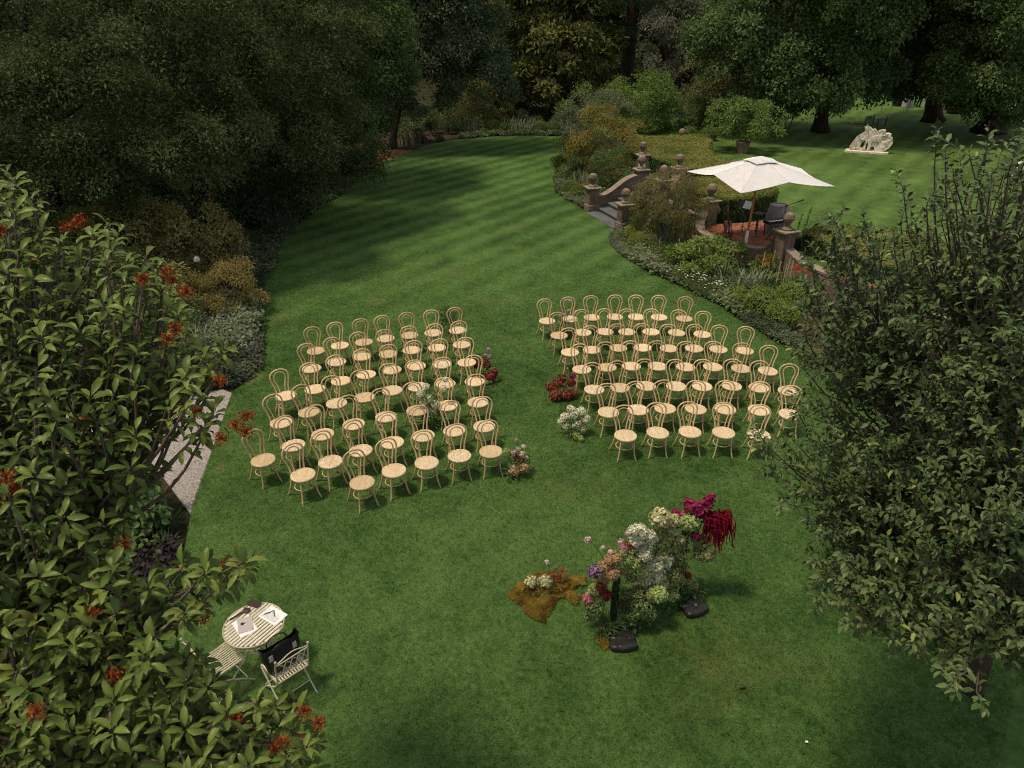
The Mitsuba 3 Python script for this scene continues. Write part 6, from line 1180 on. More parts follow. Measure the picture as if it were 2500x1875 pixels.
m = trimesh.creation.extrude_polygon(poly, .34, engine='earcut'); m.apply_translation((0, 0, -.17))
v, f = trimesh.remesh.subdivide_to_size(m.vertices, m.faces, .05)
m = trimesh.Trimesh(v, f); m.merge_vertices()
m = trimesh.smoothing.filter_taubin(m, iterations=6)
v = m.vertices.copy(); v[:, 2] *= 1 - .35 * np.clip(np.abs(v[:, 2]) / .17, 0, 1) * (meshkit.noise(v[:, :3] * 3)[:, ] > .5)
v += m.vertex_normals * (.09 * (meshkit.fbm(v * [7, 4.5, 7], 3, 2) - .5))[:, None]
m = trimesh.Trimesh(v, m.faces)
tw = T().translate([*SP, TZ + .06]).rotate([0, 0, 1], -24).rotate([1, 0, 0], 90)
k = thing('sculpture', 'white rough plaster abstract animal-like sculpture on the upper lawn', 'sculpture')
part(k, 'figure', m, 'plaster', smooth=True, tw=tw)
bs = prism(Polygon([(-1.05, -.30), (-.9, -.42), (0, -.45), (.95, -.40), (1.0, -.1), (.6, .38), (-.4, .42), (-.95, .2)]).buffer(.03), 0, .09)
part(k, 'base', bs, 'plaster', tw=place(*SP, TZ, -24))

k = thing('daybed', 'grey cushioned outdoor daybed at the right edge of the upper lawn', 'daybed')
tw = place(23.6, 32.6, TZ + .03, -22)
for i in range(2): part(k, 'mattress', box(1.0, 1.5, .17, (-.52 + 1.03 * i, 0, .37), bevel=.05), 'grey_fabric', tw=tw)
part(k, 'frame', box(2.05, 1.46, .06, (0, 0, .25), bevel=.01), 'sand_plastic', tw=tw)
for a in (-.9, -.04, .9):
    for b in (-.66, .66): part(k, 'leg', tube([(a, b, .24), (a - .05, b * 1.02, 0)], .022, 6), 'sand_plastic', True, tw=tw)
put(thing('stone_pad', 'pale stone slab under the grey daybed', 'slab'), prism(Polygon([(22.3, 32.6), (24.6, 31.3), (26.2, 33.0), (23.4, 34.2)]), TZ - .05, TZ + .03), 'gravel')

def person(label, x, y, z, deg, h, top, trousers, hair=(.03, .02, .015), arm=0.0, stride=.06, shoes=None):
    import manifold3d as m3
    k = thing('person', label, 'person', None)
    s = h / 1.75
    J = dict(pel=(0, 0, .93, .145), wai=(0, 0, 1.08, .135), che=(0, -.01, 1.30, .16), nek=(0, 0, 1.47, .062), skl=(0, -.02, 1.53, .058),
             shl=(-.19, 0, 1.40, .066), shr=(.19, 0, 1.40, .066), ell=(-.24, .03, 1.13, .047), elr=(.24, .03, 1.13, .047), wrl=(-.23, -.06 - .2 * arm, .90 + .18 * arm, .036), wrr=(.23, -.05, .89, .036),
             hil=(-.09, 0, .90, .10), hir=(.09, 0, .90, .10), knl=(-.10, -stride, .49, .068), knr=(.10, stride * .4, .49, .068), anl=(-.10, -stride * .6, .085, .05), anr=(.11, stride, .085, .05))
    def sph(j):
        x_, y_, z_, r_ = J[j] if isinstance(j, str) else j
        return m3.Manifold.sphere(r_ * s, 14).translate((x_ * s, y_ * s, z_ * s))
    def bones(pairs):
        out = None
        for a, b in pairs:
            hh = m3.Manifold.batch_hull([sph(a), sph(b)]); out = hh if out is None else out + hh
        mm = out.refine_to_length(.06).to_mesh()
        t = trimesh.Trimesh(mm.vert_properties[:, :3], mm.tri_verts)
        return trimesh.smoothing.filter_taubin(t, iterations=8)
    tw = place(x, y, z, deg)
    part(k, 'trousers', bones([('pel', 'hil'), ('pel', 'hir'), ('hil', 'knl'), ('knl', 'anl'), ('hir', 'knr'), ('knr', 'anr')]), trousers, True, tw)
    part(k, 'jacket', bones([('pel', 'wai'), ('wai', 'che'), ('che', 'shl'), ('che', 'shr'), ('shl', 'ell'), ('ell', 'wrl'), ('shr', 'elr'), ('elr', 'wrr'), ('che', 'nek')]), top, True, tw)
    head = trimesh.creation.icosphere(3, 1.0); hv = head.vertices * [.076, .098, .118]
    hv[:, 1] -= .022 * np.exp(-((head.vertices[:, 0] / .18) ** 2 + ((head.vertices[:, 2] + .08) / .22) ** 2)) * (head.vertices[:, 1] < 0)
    hv[:, 0] *= 1 - .22 * np.clip(-head.vertices[:, 2], 0, 1)
    head.vertices = (hv + [0, -.02, 1.64]) * s
    part(k, 'head', cat([head, bones([('nek', 'skl')])]), 'skin', True, tw)
    cap_ = trimesh.creation.icosphere(3, 1.0); c_ = cap_.vertices * [.084, .104, .124]; c_[:, 2] = np.maximum(c_[:, 2], .012 - .5 * np.maximum(c_[:, 1], -.02)); cap_.vertices = (c_ + [0, -.008, 1.65]) * s
    part(k, 'hair', cap_, 'suit', True, tw)
    for sd, wj in ((-1, J['wrl']), (1, J['wrr'])):
        fing = [((wj[0], wj[1], wj[2] - .02, .032), (wj[0], wj[1] - .01, wj[2] - .09, .034))] + [((wj[0], wj[1] - .03 + .02 * q, wj[2] - .09, .011), (wj[0] - sd * .01, wj[1] - .035 + .02 * q, wj[2] - .165 + .012 * abs(q - 1.3), .009)) for q in range(4)] + [((wj[0], wj[1] - .03, wj[2] - .05, .013), (wj[0] - sd * .01, wj[1] - .07, wj[2] - .10, .010))]
        part(k, 'hand', bones(fing), 'skin', True, tw)
    for an in ('anl', 'anr'):
        a = J[an]
        part(k, 'shoe', bones([((a[0], a[1] + .03, .045, .044), (a[0], a[1] - .13, .036, .036))]), shoes or 'black', True, tw)
    return k
person('guest in a long dark coat, leftmost of the group under the middle tree', *(29.42, 58.43, 0.60)[:2], TZ, 20, 1.72, 'suit', 'suit')
person('guest in a black suit standing behind the pale cabinet', *(30.90, 58.43, 0.60)[:2], TZ, -30, 1.8, 'suit', 'suit', arm=.6)
person('guest in a black suit right of the pale cabinet, seen in full stride', *(30.80, 57.42, 0.60)[:2], TZ, 60, 1.82, 'suit', 'suit', stride=.12)
person('guest in pale trousers and white shoes beside the middle tree trunk', *(30.86, 56.44, 0.60)[:2], TZ, 80, 1.7, 'pale_cloth', 'pale_cloth', stride=.14, shoes='white_paint')
person('guest in a rusty red outfit right of the middle tree trunk', *(31.49, 55.50, 0.60)[:2], TZ, -40, 1.7, 'varnish_red', 'varnish_red')
person('guest in black beside the brown drum, rightmost of the group', *(32.10, 55.97, 0.60)[:2], TZ, 10, 1.75, 'suit', 'suit')
def cabinet(label, px_, w, h, m_):
    k = thing('bar_cabinet', label, 'cabinet', 'small cabinets by the guests')
    tw = place(*px_, TZ, 12)
    part(k, 'case', box(w, .5, h, (0, 0, h / 2), bevel=.02), m_, tw=tw)
    part(k, 'top', box(w + .06, .56, .04, (0, 0, h + .02), bevel=.01), m_, tw=tw)
    part(k, 'door', box(w - .08, .02, h - .12, (0, -.258, h / 2)), m_, tw=tw)
    part(k, 'handle', box(.03, .03, .10, (w * .3, -.275, h * .6)), 'black', tw=tw)
cabinet('low grey cabinet, left of the two beside the guests', (29.70, 58.17, 0.60)[:2], .62, .72, 'sand_plastic')
cabinet('pale taller cabinet, right of the two beside the guests', (29.93, 57.42, 0.60)[:2], .58, .98, 'pale_cloth')
dx_, dy_ = (31.64, 53.91, 0.60)[:2]
k = thing('brown_drum', 'wide brown wooden drum standing right of the middle tree trunk', 'drum')
dm = lathe([(0, 0), (.50, 0), (.56, .12), (.50, .55), (.46, .95), (.44, 1.0), (0, 1.0)], 22); dm.apply_translation((dx_, dy_, TZ))
part(k, 'drum', dm, 'bark', smooth=35)
posts = [(1838, 309), (1921, 331), (1982, 268), (2035, 266), (2150, 270), (2213, 273), (2352, 283), (2470, 345), (2364, 374), (2265, 374)]
pp = [(15.34, 47.63), (16.29, 44.05), (22.21, 55.97), (24.01, 56.44), (27.09, 55.50), (28.65, 54.81), (31.56, 52.62), (28.35, 42.03), (23.79, 38.33), (21.68, 38.33)]
names = ['left of the pale pot shrub', 'in front of the low bush left of the lime tree', 'just left of the left lime tree trunk', 'just right of the left lime tree trunk', 'left of the guests', 'in front of the pale cabinet', 'right of the brown drum', 'beside the right tree by the daybed', 'in the sun behind the daybed', 'in the sun right of the sculpture']
for i, (x_, y_) in enumerate(pp):
    h_ = 1.25 if i < 8 else .42
    k = thing('fence_post', 'thin leaning rope fence post %s' % names[i], 'post', 'thin rope fence posts on the upper lawn')
    put(k, tube([(x_, y_, TZ - .05), (x_ + .16 * h_, y_, TZ + h_)], .03, 6), 'twig' if i != 8 else 'stake', smooth=True)
k = thing('rope', 'thin pale rope strung between the fence posts near the guests', 'rope')
for a, b in ((2, 3), (4, 5), (5, 6)):
    a_, b_ = np.array([pp[a][0] + .19, pp[a][1], TZ + 1.2]), np.array([pp[b][0] + .19, pp[b][1], TZ + 1.2])
    part(k, 'span', tube(spline([a_, (a_ + b_) / 2 - [0, 0, .12], b_], 10), .012, 5), 'stake', smooth=True)
for i, q_ in enumerate(((23.20, 48.70, 0.60), (23.49, 47.63, 0.60))):
    k = thing('sign_board', 'small pale sign board on a dark frame behind the sculpture, %s one' % ['left', 'right'][i], 'sign')
    tw = place(q_[0], q_[1], TZ, -10)
    part(k, 'panel', box(.36, .02, .34, (0, -.03, .34)), 'pale_cloth', tw=tw)
    part(k, 'frame', cat([box(.05, .05, .62, (.24, 0, .31)), box(.04, .04, .5, (-.22, 0, .25))]), 'black', tw=tw)
q_ = (22.59, 49.07, 0.60)
put(thing('wood_plank', 'pale plank lying on the grass left of the sign boards', 'plank'), box(1.0, .12, .05, (q_[0], q_[1], TZ + .03), rz=.12), 'stake')
k = thing('brick_garden_wall', 'low red brick wall behind the guests at the back of the upper lawn', 'wall')
w0, w1 = np.array([31.0, 66.5]), np.array([44.0, 63.5])
dirw = unit(w1 - w0); L_ = np.linalg.norm(w1 - w0); rz_ = math.degrees(math.atan2(dirw[1], dirw[0]))
part(k, 'course', box(L_, .32, .9, (L_ / 2, 0, .45)), 'brick', tw=place(*w0, TZ, rz_), kind='stuff')
part(k, 'coping', box(L_ + .1, .42, .08, (L_ / 2, 0, .94), bevel=.01), 'stone', tw=place(*w0, TZ, rz_))

# ---------------------------------------------------------------- flowers on the lawn
rng = np.random.default_rng(91)
COL = dict(cream=[(.50, .50, .27), (.42, .46, .22), (.58, .56, .36)], lime=[(.34, .45, .15), (.46, .54, .24), (.28, .38, .12)], green=[(.27, .32, .12), (.36, .40, .18), (.22, .26, .09)], white=[(.80, .78, .66), (.72, .73, .56), (.56, .60, .38)],
           rust=[(.26, .075, .05), (.34, .14, .09), (.20, .05, .04)], wine=[(.24, .03, .035), (.32, .06, .06), (.16, .02, .025)], mauve=[(.42, .20, .24), (.50, .30, .30)], rose=[(.52, .22, .24), (.60, .38, .36), (.38, .10, .12)],
           purple=[(.26, .15, .28), (.34, .22, .36), (.20, .11, .22)], peach=[(.46, .32, .17), (.40, .34, .18), (.50, .27, .18)], sedum=[(.17, .235, .09), (.23, .29, .13), (.12, .17, .06)], magenta=[(.30, .03, .10), (.38, .07, .15), (.22, .015, .07)],
           pink=[(.66, .42, .40), (.72, .54, .50)], lilac=[(.46, .33, .42), (.56, .44, .50)], blush=[(.70, .60, .55), (.74, .66, .60)])
def head(k, kind, c, r, name='flower_head', n=None):
    f = Fol()
    cols = COL[kind]
    n = n or int(110 * (r / .09) ** 1.1) + 30
    if kind in ('pink', 'blush', 'lilac') and r < .06:
        florets(f, c, r, 60, cols, W=r * .62, inner=.25, vary=.1)
    elif kind == 'sedum':
        florets(f, c, r, n * 2, cols, W=r * .16, inner=.8, squash=.8, vary=.2)
    else:
        florets(f, c, r, int(n * 1.9), cols, W=max(.019, r * .26), inner=.6, squash=.9, vary=.2)
    core = trimesh.creation.icosphere(1, r * .62); core.apply_translation(c)
    me, cc = f.mesh()
    v = np.vstack([me[0], core.vertices]); fc = np.vstack([me[1], core.faces + len(me[0])])
    cc = np.vstack([cc, np.tile(np.array(cols[-1]) * .7, (len(core.vertices), 1))])
    part(k, name, (v, fc), 'petal', color=cc)
def leafball(k, c, r, n, L, W, cols=MID, name='foliage', squash=.8):
    f = Fol()
    c = np.asarray(c, float); c = c[None] if c.ndim == 1 else c
    q = np.repeat(c, n, 0)
    d = unit(rng.normal(0, 1, q.shape) + [0, 0, .2])
    p = q + d * r * [1, 1, squash] * rng.uniform(.35, 1, (len(q), 1))
    p[:, 2] = np.maximum(p[:, 2], .015)
    t = rng.uniform(0, 1, (len(q), 1))
    f.add('six', p, d + rng.normal(0, .5, d.shape), d + [0, 0, .6] + rng.normal(0, .4, d.shape), L * rng.uniform(.6, 1.2, len(q)), W * rng.uniform(.7, 1.1, len(q)), np.array(cols[0]) * (1 - t) + np.array(cols[1]) * t)
    me, cc = f.mesh(); part(k, name, me, 'leaf', color=cc)
def stemmed(k, base, c, r, kind):
    part(k, 'stem', tube(spline([base, (np.array(base) + c) / 2 + [.02, 0, .03], c], 6), .004, 4), 'dark_green', smooth=True)
    head(k, kind, c, r, name='bloom')

HEADS = [('cream', 1.88, 7.18, 1.62, 0.156), ('cream', 2.09, 7.29, 1.47, 0.106), ('lime', 2.33, 7.42, 1.33, 0.152), ('green', 2.01, 7.23, 1.24, 0.161), ('green', 1.97, 7.2, 1.1, 0.174), ('cream', 2.18, 7.32, 1.13, 0.115), ('white', 2.01, 7.21, 0.91, 0.138), ('white', 1.97, 7.18, 0.78, 0.142), ('green', 2.14, 7.27, 0.64, 0.138), ('white', 1.88, 7.13, 0.7, 0.165), ('white', 1.77, 7.06, 0.64, 0.142), ('cream', 1.97, 7.17, 0.55, 0.129), ('green', 2.18, 7.28, 0.42, 0.119), ('lime', 1.9, 6.85, 0.62, 0.129), ('lime', 2.18, 7.27, 0.26, 0.119), ('cream', 2.63, 7.44, 0.74, 0.142), ('green', 2.54, 7.44, 0.94, 0.115), ('green', 2.51, 7.44, 0.16, 0.106), ('rust', 2.44, 7.42, 0.37, 0.066), ('white', 1.6, 7.01, 1.5, 0.126), ('white', 1.77, 7.1, 1.33, 0.115), ('white', 1.71, 7.06, 1.22, 0.11), ('white', 1.5, 6.95, 1.59, 0.078), ('mauve', 1.39, 6.87, 1.35, 0.07), ('rust', 1.65, 7.02, 1.15, 0.094), ('wine', 1.65, 7.01, 1.0, 0.066), ('lime', 1.54, 6.94, 0.95, 0.129), ('lime', 1.36, 6.85, 1.15, 0.119), ('peach', 1.26, 6.8, 1.07, 0.107), ('peach', 1.15, 6.8, 1.15, 0.09), ('purple', 1.04, 6.8, 1.1, 0.103), ('peach', 1.21, 6.8, 1.26, 0.078), ('lime', 1.48, 6.92, 1.27, 0.106), ('peach', 1.17, 6.8, 0.89, 0.09), ('green', 1.37, 6.86, 1.29, 0.092), ('wine', 1.21, 6.85, 0.62, 0.094), ('rose', 0.99, 6.85, 0.54, 0.09), ('sedum', 1.08, 6.85, 0.43, 0.148), ('sedum', 1.03, 6.85, 0.24, 0.107), ('sedum', 1.15, 6.85, 0.58, 0.09), ('sedum', 1.68, 6.85, 0.43, 0.189), ('sedum', 1.79, 6.85, 0.31, 0.127), ('sedum', 1.6, 6.85, 0.49, 0.115), ('white', 1.86, 7.13, 0.92, 0.119), ('green', 2.25, 7.34, 0.86, 0.092), ('white', 1.64, 7.0, 0.82, 0.101), ('cream', 1.83, 7.09, 0.43, 0.092), ('green', 2.34, 7.37, 0.61, 0.083), ('rust', 1.43, 6.85, 0.44, 0.074), ('green', 1.92, 7.19, 1.45, 0.101), ('cream', 1.92, 7.17, 1.02, 0.129), ('green', 1.85, 7.14, 1.18, 0.115), ('white', 1.78, 7.09, 1.02, 0.115), ('green', 2.23, 7.33, 0.87, 0.115), ('green', 2.2, 7.31, 0.78, 0.101), ('cream', 1.73, 7.05, 0.86, 0.119), ('white', 2.0, 7.19, 0.59, 0.119), ('green', 2.11, 7.23, 0.34, 0.092), ('cream', 1.87, 7.12, 0.52, 0.106), ('green', 2.27, 7.33, 0.48, 0.092), ('lime', 1.6, 6.99, 1.09, 0.101), ('peach', 1.31, 6.81, 1.12, 0.09), ('peach', 1.3, 6.81, 1.27, 0.082), ('lime', 1.43, 6.89, 1.2, 0.101), ('green', 1.1, 6.8, 1.05, 0.083), ('rust', 1.13, 6.8, 0.83, 0.082), ('green', 1.07, 6.8, 0.69, 0.101), ('peach', 1.14, 6.8, 0.96, 0.082), ('rust', 1.47, 6.92, 1.36, 0.074), ('white', 1.55, 6.98, 1.42, 0.101), ('white', 1.66, 7.03, 1.35, 0.101), ('sedum', 1.59, 6.85, 0.32, 0.123), ('sedum', 1.64, 6.85, 0.6, 0.123), ('green', 2.7, 7.44, 0.78, 0.092), ('green', 2.54, 7.44, 0.78, 0.101), ('magenta', 2.43, 7.44, 1.14, 0.07), ('green', 2.4, 7.44, 1.27, 0.092), ('white', 1.77, 7.07, 0.88, 0.129), ('white', 1.67, 7.03, 1.18, 0.11), ('white', 1.9, 7.16, 1.07, 0.115), ('cream', 1.92, 7.14, 0.46, 0.106), ('white', 1.74, 7.09, 1.43, 0.092), ('green', 2.14, 7.29, 1.0, 0.115), ('cream', 2.04, 7.26, 1.33, 0.106), ('green', 2.27, 7.36, 0.98, 0.092), ('lime', 1.54, 6.95, 1.1, 0.106), ('cream', 1.59, 6.98, 0.97, 0.106), ('green', 1.55, 6.94, 0.82, 0.106), ('cream', 1.67, 7.01, 0.67, 0.106), ('lime', 1.76, 7.05, 0.52, 0.106), ('green', 1.82, 6.85, 0.6, 0.106), ('sedum', 1.48, 6.85, 0.6, 0.103), ('peach', 1.41, 6.87, 1.0, 0.086)]
k = thing('floral_arch', 'open floral arch of two flower covered posts with green, white and magenta blooms', 'flower arch')
for kind, x, y, z, r in HEADS:
    head(k, kind, np.array([x, y + rng.uniform(-.06, .06), z]), r)
for c, r in (((2.19, 7.5, 1.39), .087), ((2.34, 7.5, 1.54), .108), ((2.48, 7.5, 1.44), .108), ((2.58, 7.5, 1.59), .097), ((2.61, 7.5, 1.69), .055), ((2.41, 7.5, 1.39), .087), ((2.46, 7.48, 1.55), .08)):
    f = Fol(); florets(f, c, r, 46, COL['magenta'], W=r * .62, inner=.3, vary=.2)
    me, cc = f.mesh(); part(k, 'magenta_bloom', me, 'petal', color=cc, label='magenta bloom at the top of the arch')
st_ = []
for i in range(130):
    s = np.array([2.50 + rng.uniform(0, .30), 7.45 + rng.uniform(-.1, .1), 1.40 + rng.uniform(-.06, .07)])
    o = np.array([rng.uniform(.02, .16), rng.uniform(-.1, .06), rng.uniform(-.02, .05)]); dn = rng.uniform(.16, .46)
    q = spline([s, s + o * .7, s + o + [0, 0, -.4 * dn], s + o * 1.05 + [rng.normal(0, .02), 0, -dn]], 7)
    st_.append(tube(q, rng.uniform(.0045, .0085) * np.array([.6, .8, 1, 1, 1, .8, .3]), 5))
m = cat(st_); m.vertices += .0045 * rng.normal(0, 1, m.vertices.shape)
part(k, 'hanging_amaranth', (m.vertices, m.faces), 'petal', color=np.clip(np.array([.20, .012, .032]) * rng.uniform(.7, 1.3, (len(m.vertices), 1)), 0, 1), label='hanging crimson amaranth tassels', kind='stuff')
for a, b, w_ in (((1.37, 6.93, .02), (1.34, 6.93, .93), .085), ((2.37, 7.56, .02), (2.34, 7.56, 1.35), .085)):
    kk = part(k, 'post', box(w_, w_, b[2] - a[2], ((a[0] + b[0]) / 2, a[1], (a[2] + b[2]) / 2), bevel=.006), 'dark_green', label='dark green banded post')
    for j in range(int((b[2] - .1) / .13)):
        part(kk, 'band', box(w_ + .012, w_ + .012, .007, ((a[0] + b[0]) / 2, a[1], .12 + .13 * j)), 'black')
part(k, 'beam', tube(spline([(1.34, 6.95, .92), (1.5, 7.02, 1.15), (1.85, 7.2, 1.05), (2.1, 7.4, 1.15), (2.34, 7.56, 1.33)], 14), .045, 7), 'dark_green', smooth=True)
part(k, 'beam', tube(spline([(1.6, 7.1, .9), (1.85, 7.25, .75), (2.1, 7.42, .55), (2.25, 7.5, .3)], 10), .05, 7), 'dark_green', smooth=True)
leafball(k, [(1.3, 7.0, .8), (1.5, 7.05, 1.15), (1.75, 7.15, 1.1), (1.95, 7.25, .9), (2.1, 7.35, .65), (2.2, 7.45, 1.1), (2.4, 7.55, 1.2), (2.5, 7.5, .8)], .22, 34, .085, .045)
leafball(k, [(2.2, 7.25, .10), (2.4, 7.4, .12), (2.6, 7.5, .10), (2.05, 7.2, .06), (2.5, 7.3, .08)], .17, 46, .075, .045, ((.02, .05, .018), (.06, .115, .04)))
leafball(k, [(1.55, 6.8, .10), (1.7, 6.9, .12), (1.85, 6.95, .10), (1.25, 6.75, .08)], .16, 46, .075, .045, ((.016, .036, .014), (.05, .09, .035)))
for (x, y, z, h, n, sp) in ((1.44, 6.83, .30, .42, 90, .35), (1.30, 6.80, .05, .34, 110, .9), (1.2, 6.72, .03, .26, 80, 1.1)):
    f = Fol(); a = rng.uniform(0, 6.28, n); rad = np.c_[np.cos(a), np.sin(a), np.zeros(n)]
    f.add('blade', np.tile([x, y, z], (n, 1)) + rng.normal(0, .035, (n, 3)) * [1, 1, .2], rad * sp * rng.uniform(.3, 1.2, (n, 1)) + [0, 0, 1], -rad + [0, 0, .5], h * rng.uniform(.6, 1.1, n), .010, np.array([.035, .07, .02]) * rng.uniform(.6, 1.6, (n, 1)))
    me, cc = f.mesh(); part(k, 'fern_tuft', me, 'leaf', color=cc)
for b, c, r, kd in (((1.2, 7.0, 1.0), (.96, 7.0, 1.40), .045, 'pink'), ((1.22, 7.0, 1.0), (1.16, 7.0, 1.27), .03, 'blush'), ((1.28, 7.0, 1.0), (1.26, 7.0, 1.19), .045, 'pink'), ((1.5, 7.05, 1.2), (1.46, 7.0, 1.50), .045, 'pink'), ((1.66, 7.05, 1.3), (1.66, 7.02, 1.56), .034, 'blush'), ((1.42, 7.0, 1.1), (1.38, 7.0, 1.36), .04, 'pink')):
    stemmed(k, b, np.array(c), r, kd)
def sandbag(label, x, y, deg):
    k = thing('sandbag', label, 'sandbag')
    for j, (dy, w_, z_) in enumerate(((-.075, .36, .05), (.06, .34, .055))):
        m = trimesh.creation.icosphere(4, 1.0); v = m.vertices
        v = np.sign(v) * np.abs(v) ** .6 * [w_ / 2, .085, .055]
        v += (.020 * (meshkit.fbm(v * [26, 9, 30] + j, 3, 3)[:, None] - .5) + .03 * (meshkit.fbm(v * 9 + 3 * j, 2, 5)[:, None] - .5)) * m.vertex_normals
        m.vertices = v; m.apply_translation((0, dy, z_))
        part(k, 'bag', m, 'sand_plastic', True, tw=place(x, y, 0, deg))
sandbag('dark grey sandbag weighting the near post of the flower arch', 1.44, 6.60, 4)
sandbag('dark grey sandbag weighting the far post of the flower arch', 2.50, 7.20, 22)
# moss mat and the small arrangement on it
mp = Polygon([(-0.11, 7.45), (0.08, 7.71), (0.35, 7.93), (0.58, 7.95), (0.76, 7.77), (0.91, 7.85), (1.1, 7.85), (1.04, 7.53), (0.88, 7.21), (0.69, 7.36), (0.58, 7.17), (0.44, 6.89), (0.25, 6.98), (0.08, 7.21)])
mp2 = Polygon([(1.05, 6.55), (1.12, 6.85), (1.3, 6.9), (1.35, 6.6), (1.2, 6.45)])
k = thing('moss_mat', 'golden brown moss spread on the grass left of the flower arch', 'moss')
labels[k]['kind'] = 'stuff'
f = Fol()
for pl, n in ((mp, 15000), (mp2, 1800)):
    q = sample_poly(pl, n, rng)
    dist = np.array([pl.exterior.distance(Point(a)) for a in q])
    ok_ = (dist > .005 + .06 * meshkit.fbm(np.c_[q * 9, q[:, :1] * 0], 2, 8)) & (meshkit.fbm(np.c_[q * 5, q[:, :1] * 0], 3, 12) > .29)
    q, dist = q[ok_], dist[ok_]; n = len(q)
    hh = np.clip(dist * .35, .008, .045)
    tt = (meshkit.fbm(np.c_[q * 7, q[:, :1] * 0], 3, 5)[:, None] * 1.7 - .35).clip(0, 1)
    col = np.array([.10, .07, .016]) * (1 - tt) + np.array([.34, .25, .055]) * tt
    f.add('rh', np.c_[q, hh * rng.uniform(.4, 1, n) + .022], np.c_[rng.normal(0, 1, (n, 2)), rng.normal(.1, .3, n)], np.c_[rng.normal(0, .4, (n, 2)), np.ones(n)], .034, .012, col)
f.flower = True
me, cc = f.mesh(); put(k, me, 'petal', color=cc)
k = thing('low_arrangement', 'small low arrangement of two lime hydrangeas and red leaves on the moss', 'flower arrangement')
for c, r, kd in (((.27, 7.55, .17), .105, 'cream'), ((.47, 7.55, .18), .112, 'cream'), ((.37, 7.58, .13), .07, 'lime')): head(k, kd, np.array(c), r)
leafball(k, [(.66, 7.72, .16), (.72, 7.66, .12)], .12, 60, .05, .028, ((.10, .02, .015), (.20, .05, .03)), 'red_leaves')
leafball(k, [(.36, 7.52, .05), (.5, 7.5, .05)], .07, 7, .11, .07, MID)
m = trimesh.creation.icosphere(3, 1.0); v = m.vertices * [.30, .15, .10]; v += m.vertex_normals * (.07 * (meshkit.fbm(v * 14, 3, 2) - .4))[:, None]; m.vertices = v; m.apply_translation((.53, 7.58, .035))
part(k, 'moss_mound', m, 'moss', True)
q, fi = trimesh.sample.sample_surface(m, 2600, seed=3)
nr_ = m.face_normals[fi]; ok_ = q[:, 2] > 0; q, nr_ = q[ok_], nr_[ok_]
f = Fol(); f.flower = True; tt = rng.uniform(0, 1, (len(q), 1)) ** 1.5
f.add('rh', q, nr_ * .5 + rng.normal(0, .6, q.shape), nr_ + rng.normal(0, .5, q.shape), .04, .012, np.array([.07, .05, .012]) * (1 - tt) + np.array([.24, .17, .035]) * tt)
me, cc = f.mesh(); part(k, 'moss_fibres', me, 'petal', color=cc, kind='stuff')
stemmed(k, (.52, 7.7, .1), np.array([.50, 7.74, .36]), .038, 'blush')

def arrangement(label, x, y, heads, leaves, group='flower arrangements along the aisle', stems=()):
    k = thing('aisle_flowers', label, 'flower arrangement', group)
    for kd, dx, dy, z, r in heads: head(k, kd, np.array([x + dx * 1.1, y + dy * 1.1, z]), r * 1.15)
    for pts, r, n, L, W, cols in leaves:
        leafball(k, [(x + a, y + b, c) for a, b, c in pts], r * 1.15, int(n * 1.4), L, W, cols)
    for dx, dy, z, r, kd in stems: stemmed(k, (x + dx * .4, y + dy * .4, .2), np.array([x + dx, y + dy, z]), r, kd)
    return k
FRESH2 = ((.03, .06, .02), (.075, .12, .04))
arrangement('pink dahlias and peach hydrangeas beside the front aisle chair of the left block', 0.06, 10.42, [('lime', -.14, .02, .46, .06), ('peach', -.02, -.12, .16, .10), ('peach', .14, -.08, .18, .09), ('green', .16, .04, .22, .08), ('rust', .04, .02, .30, .07), ('mauve', -.04, .02, .40, .06)],
            [([(0, 0, .16), (-.06, -.12, .08), (.08, .02, .26)], .18, 50, .07, .035, FRESH2)], stems=[(.02, 0, .72, .03, 'lilac'), (.06, .02, .52, .04, 'blush'), (.14, .02, .56, .04, 'blush'), (.12, -.02, .44, .05, 'pink'), (.2, -.02, .36, .035, 'pink'), (.0, -.02, .48, .035, 'lilac')])
arrangement('tall spray of white blossom among the chairs of the left block', -1.62, 12.05, [('white', .0, 0, .62, .09), ('white', -.14, .02, .72, .08), ('white', .12, -.02, .50, .09), ('white', -.04, .05, .86, .07), ('white', .26, .08, .80, .07), ('white', .3, .1, .98, .06), ('white', .08, 0, .36, .08), ('white', -.1, -.03, .5, .08)],
            [([(0, 0, .3), (0, 0, .6), (.1, 0, .2), (.05, 0, .1)], .2, 46, .09, .035, FRESH2)])
arrangement('dark burgundy flowers with lilac blooms at the third row of the left block aisle', -0.62, 14.0, [('wine', .12, -.1, .14, .12), ('wine', .2, -.05, .22, .09), ('rust', -.02, .1, .42, .10), ('rust', .06, .08, .34, .09), ('lime', .04, -.18, .06, .07), ('lime', .26, -.02, .12, .07), ('wine', -.16, .08, .34, .09)],
            [([(0, 0, .12), (.1, .05, .3), (.1, -.2, .05)], .2, 46, .07, .04, FRESH2)], stems=[(.1, .1, .72, .045, 'lilac'), (.12, .1, .56, .05, 'lilac'), (.04, .1, .58, .04, 'lilac')])
arrangement('dark green ferny plant behind the back row of the left block', -1.62, 16.5, [('wine', .12, -.1, .2, .05)], [([(0, 0, .2), (.05, .05, .42), (-.05, 0, .55)], .22, 80, .10, .02, ((.012, .026, .012), (.035, .06, .028)))])
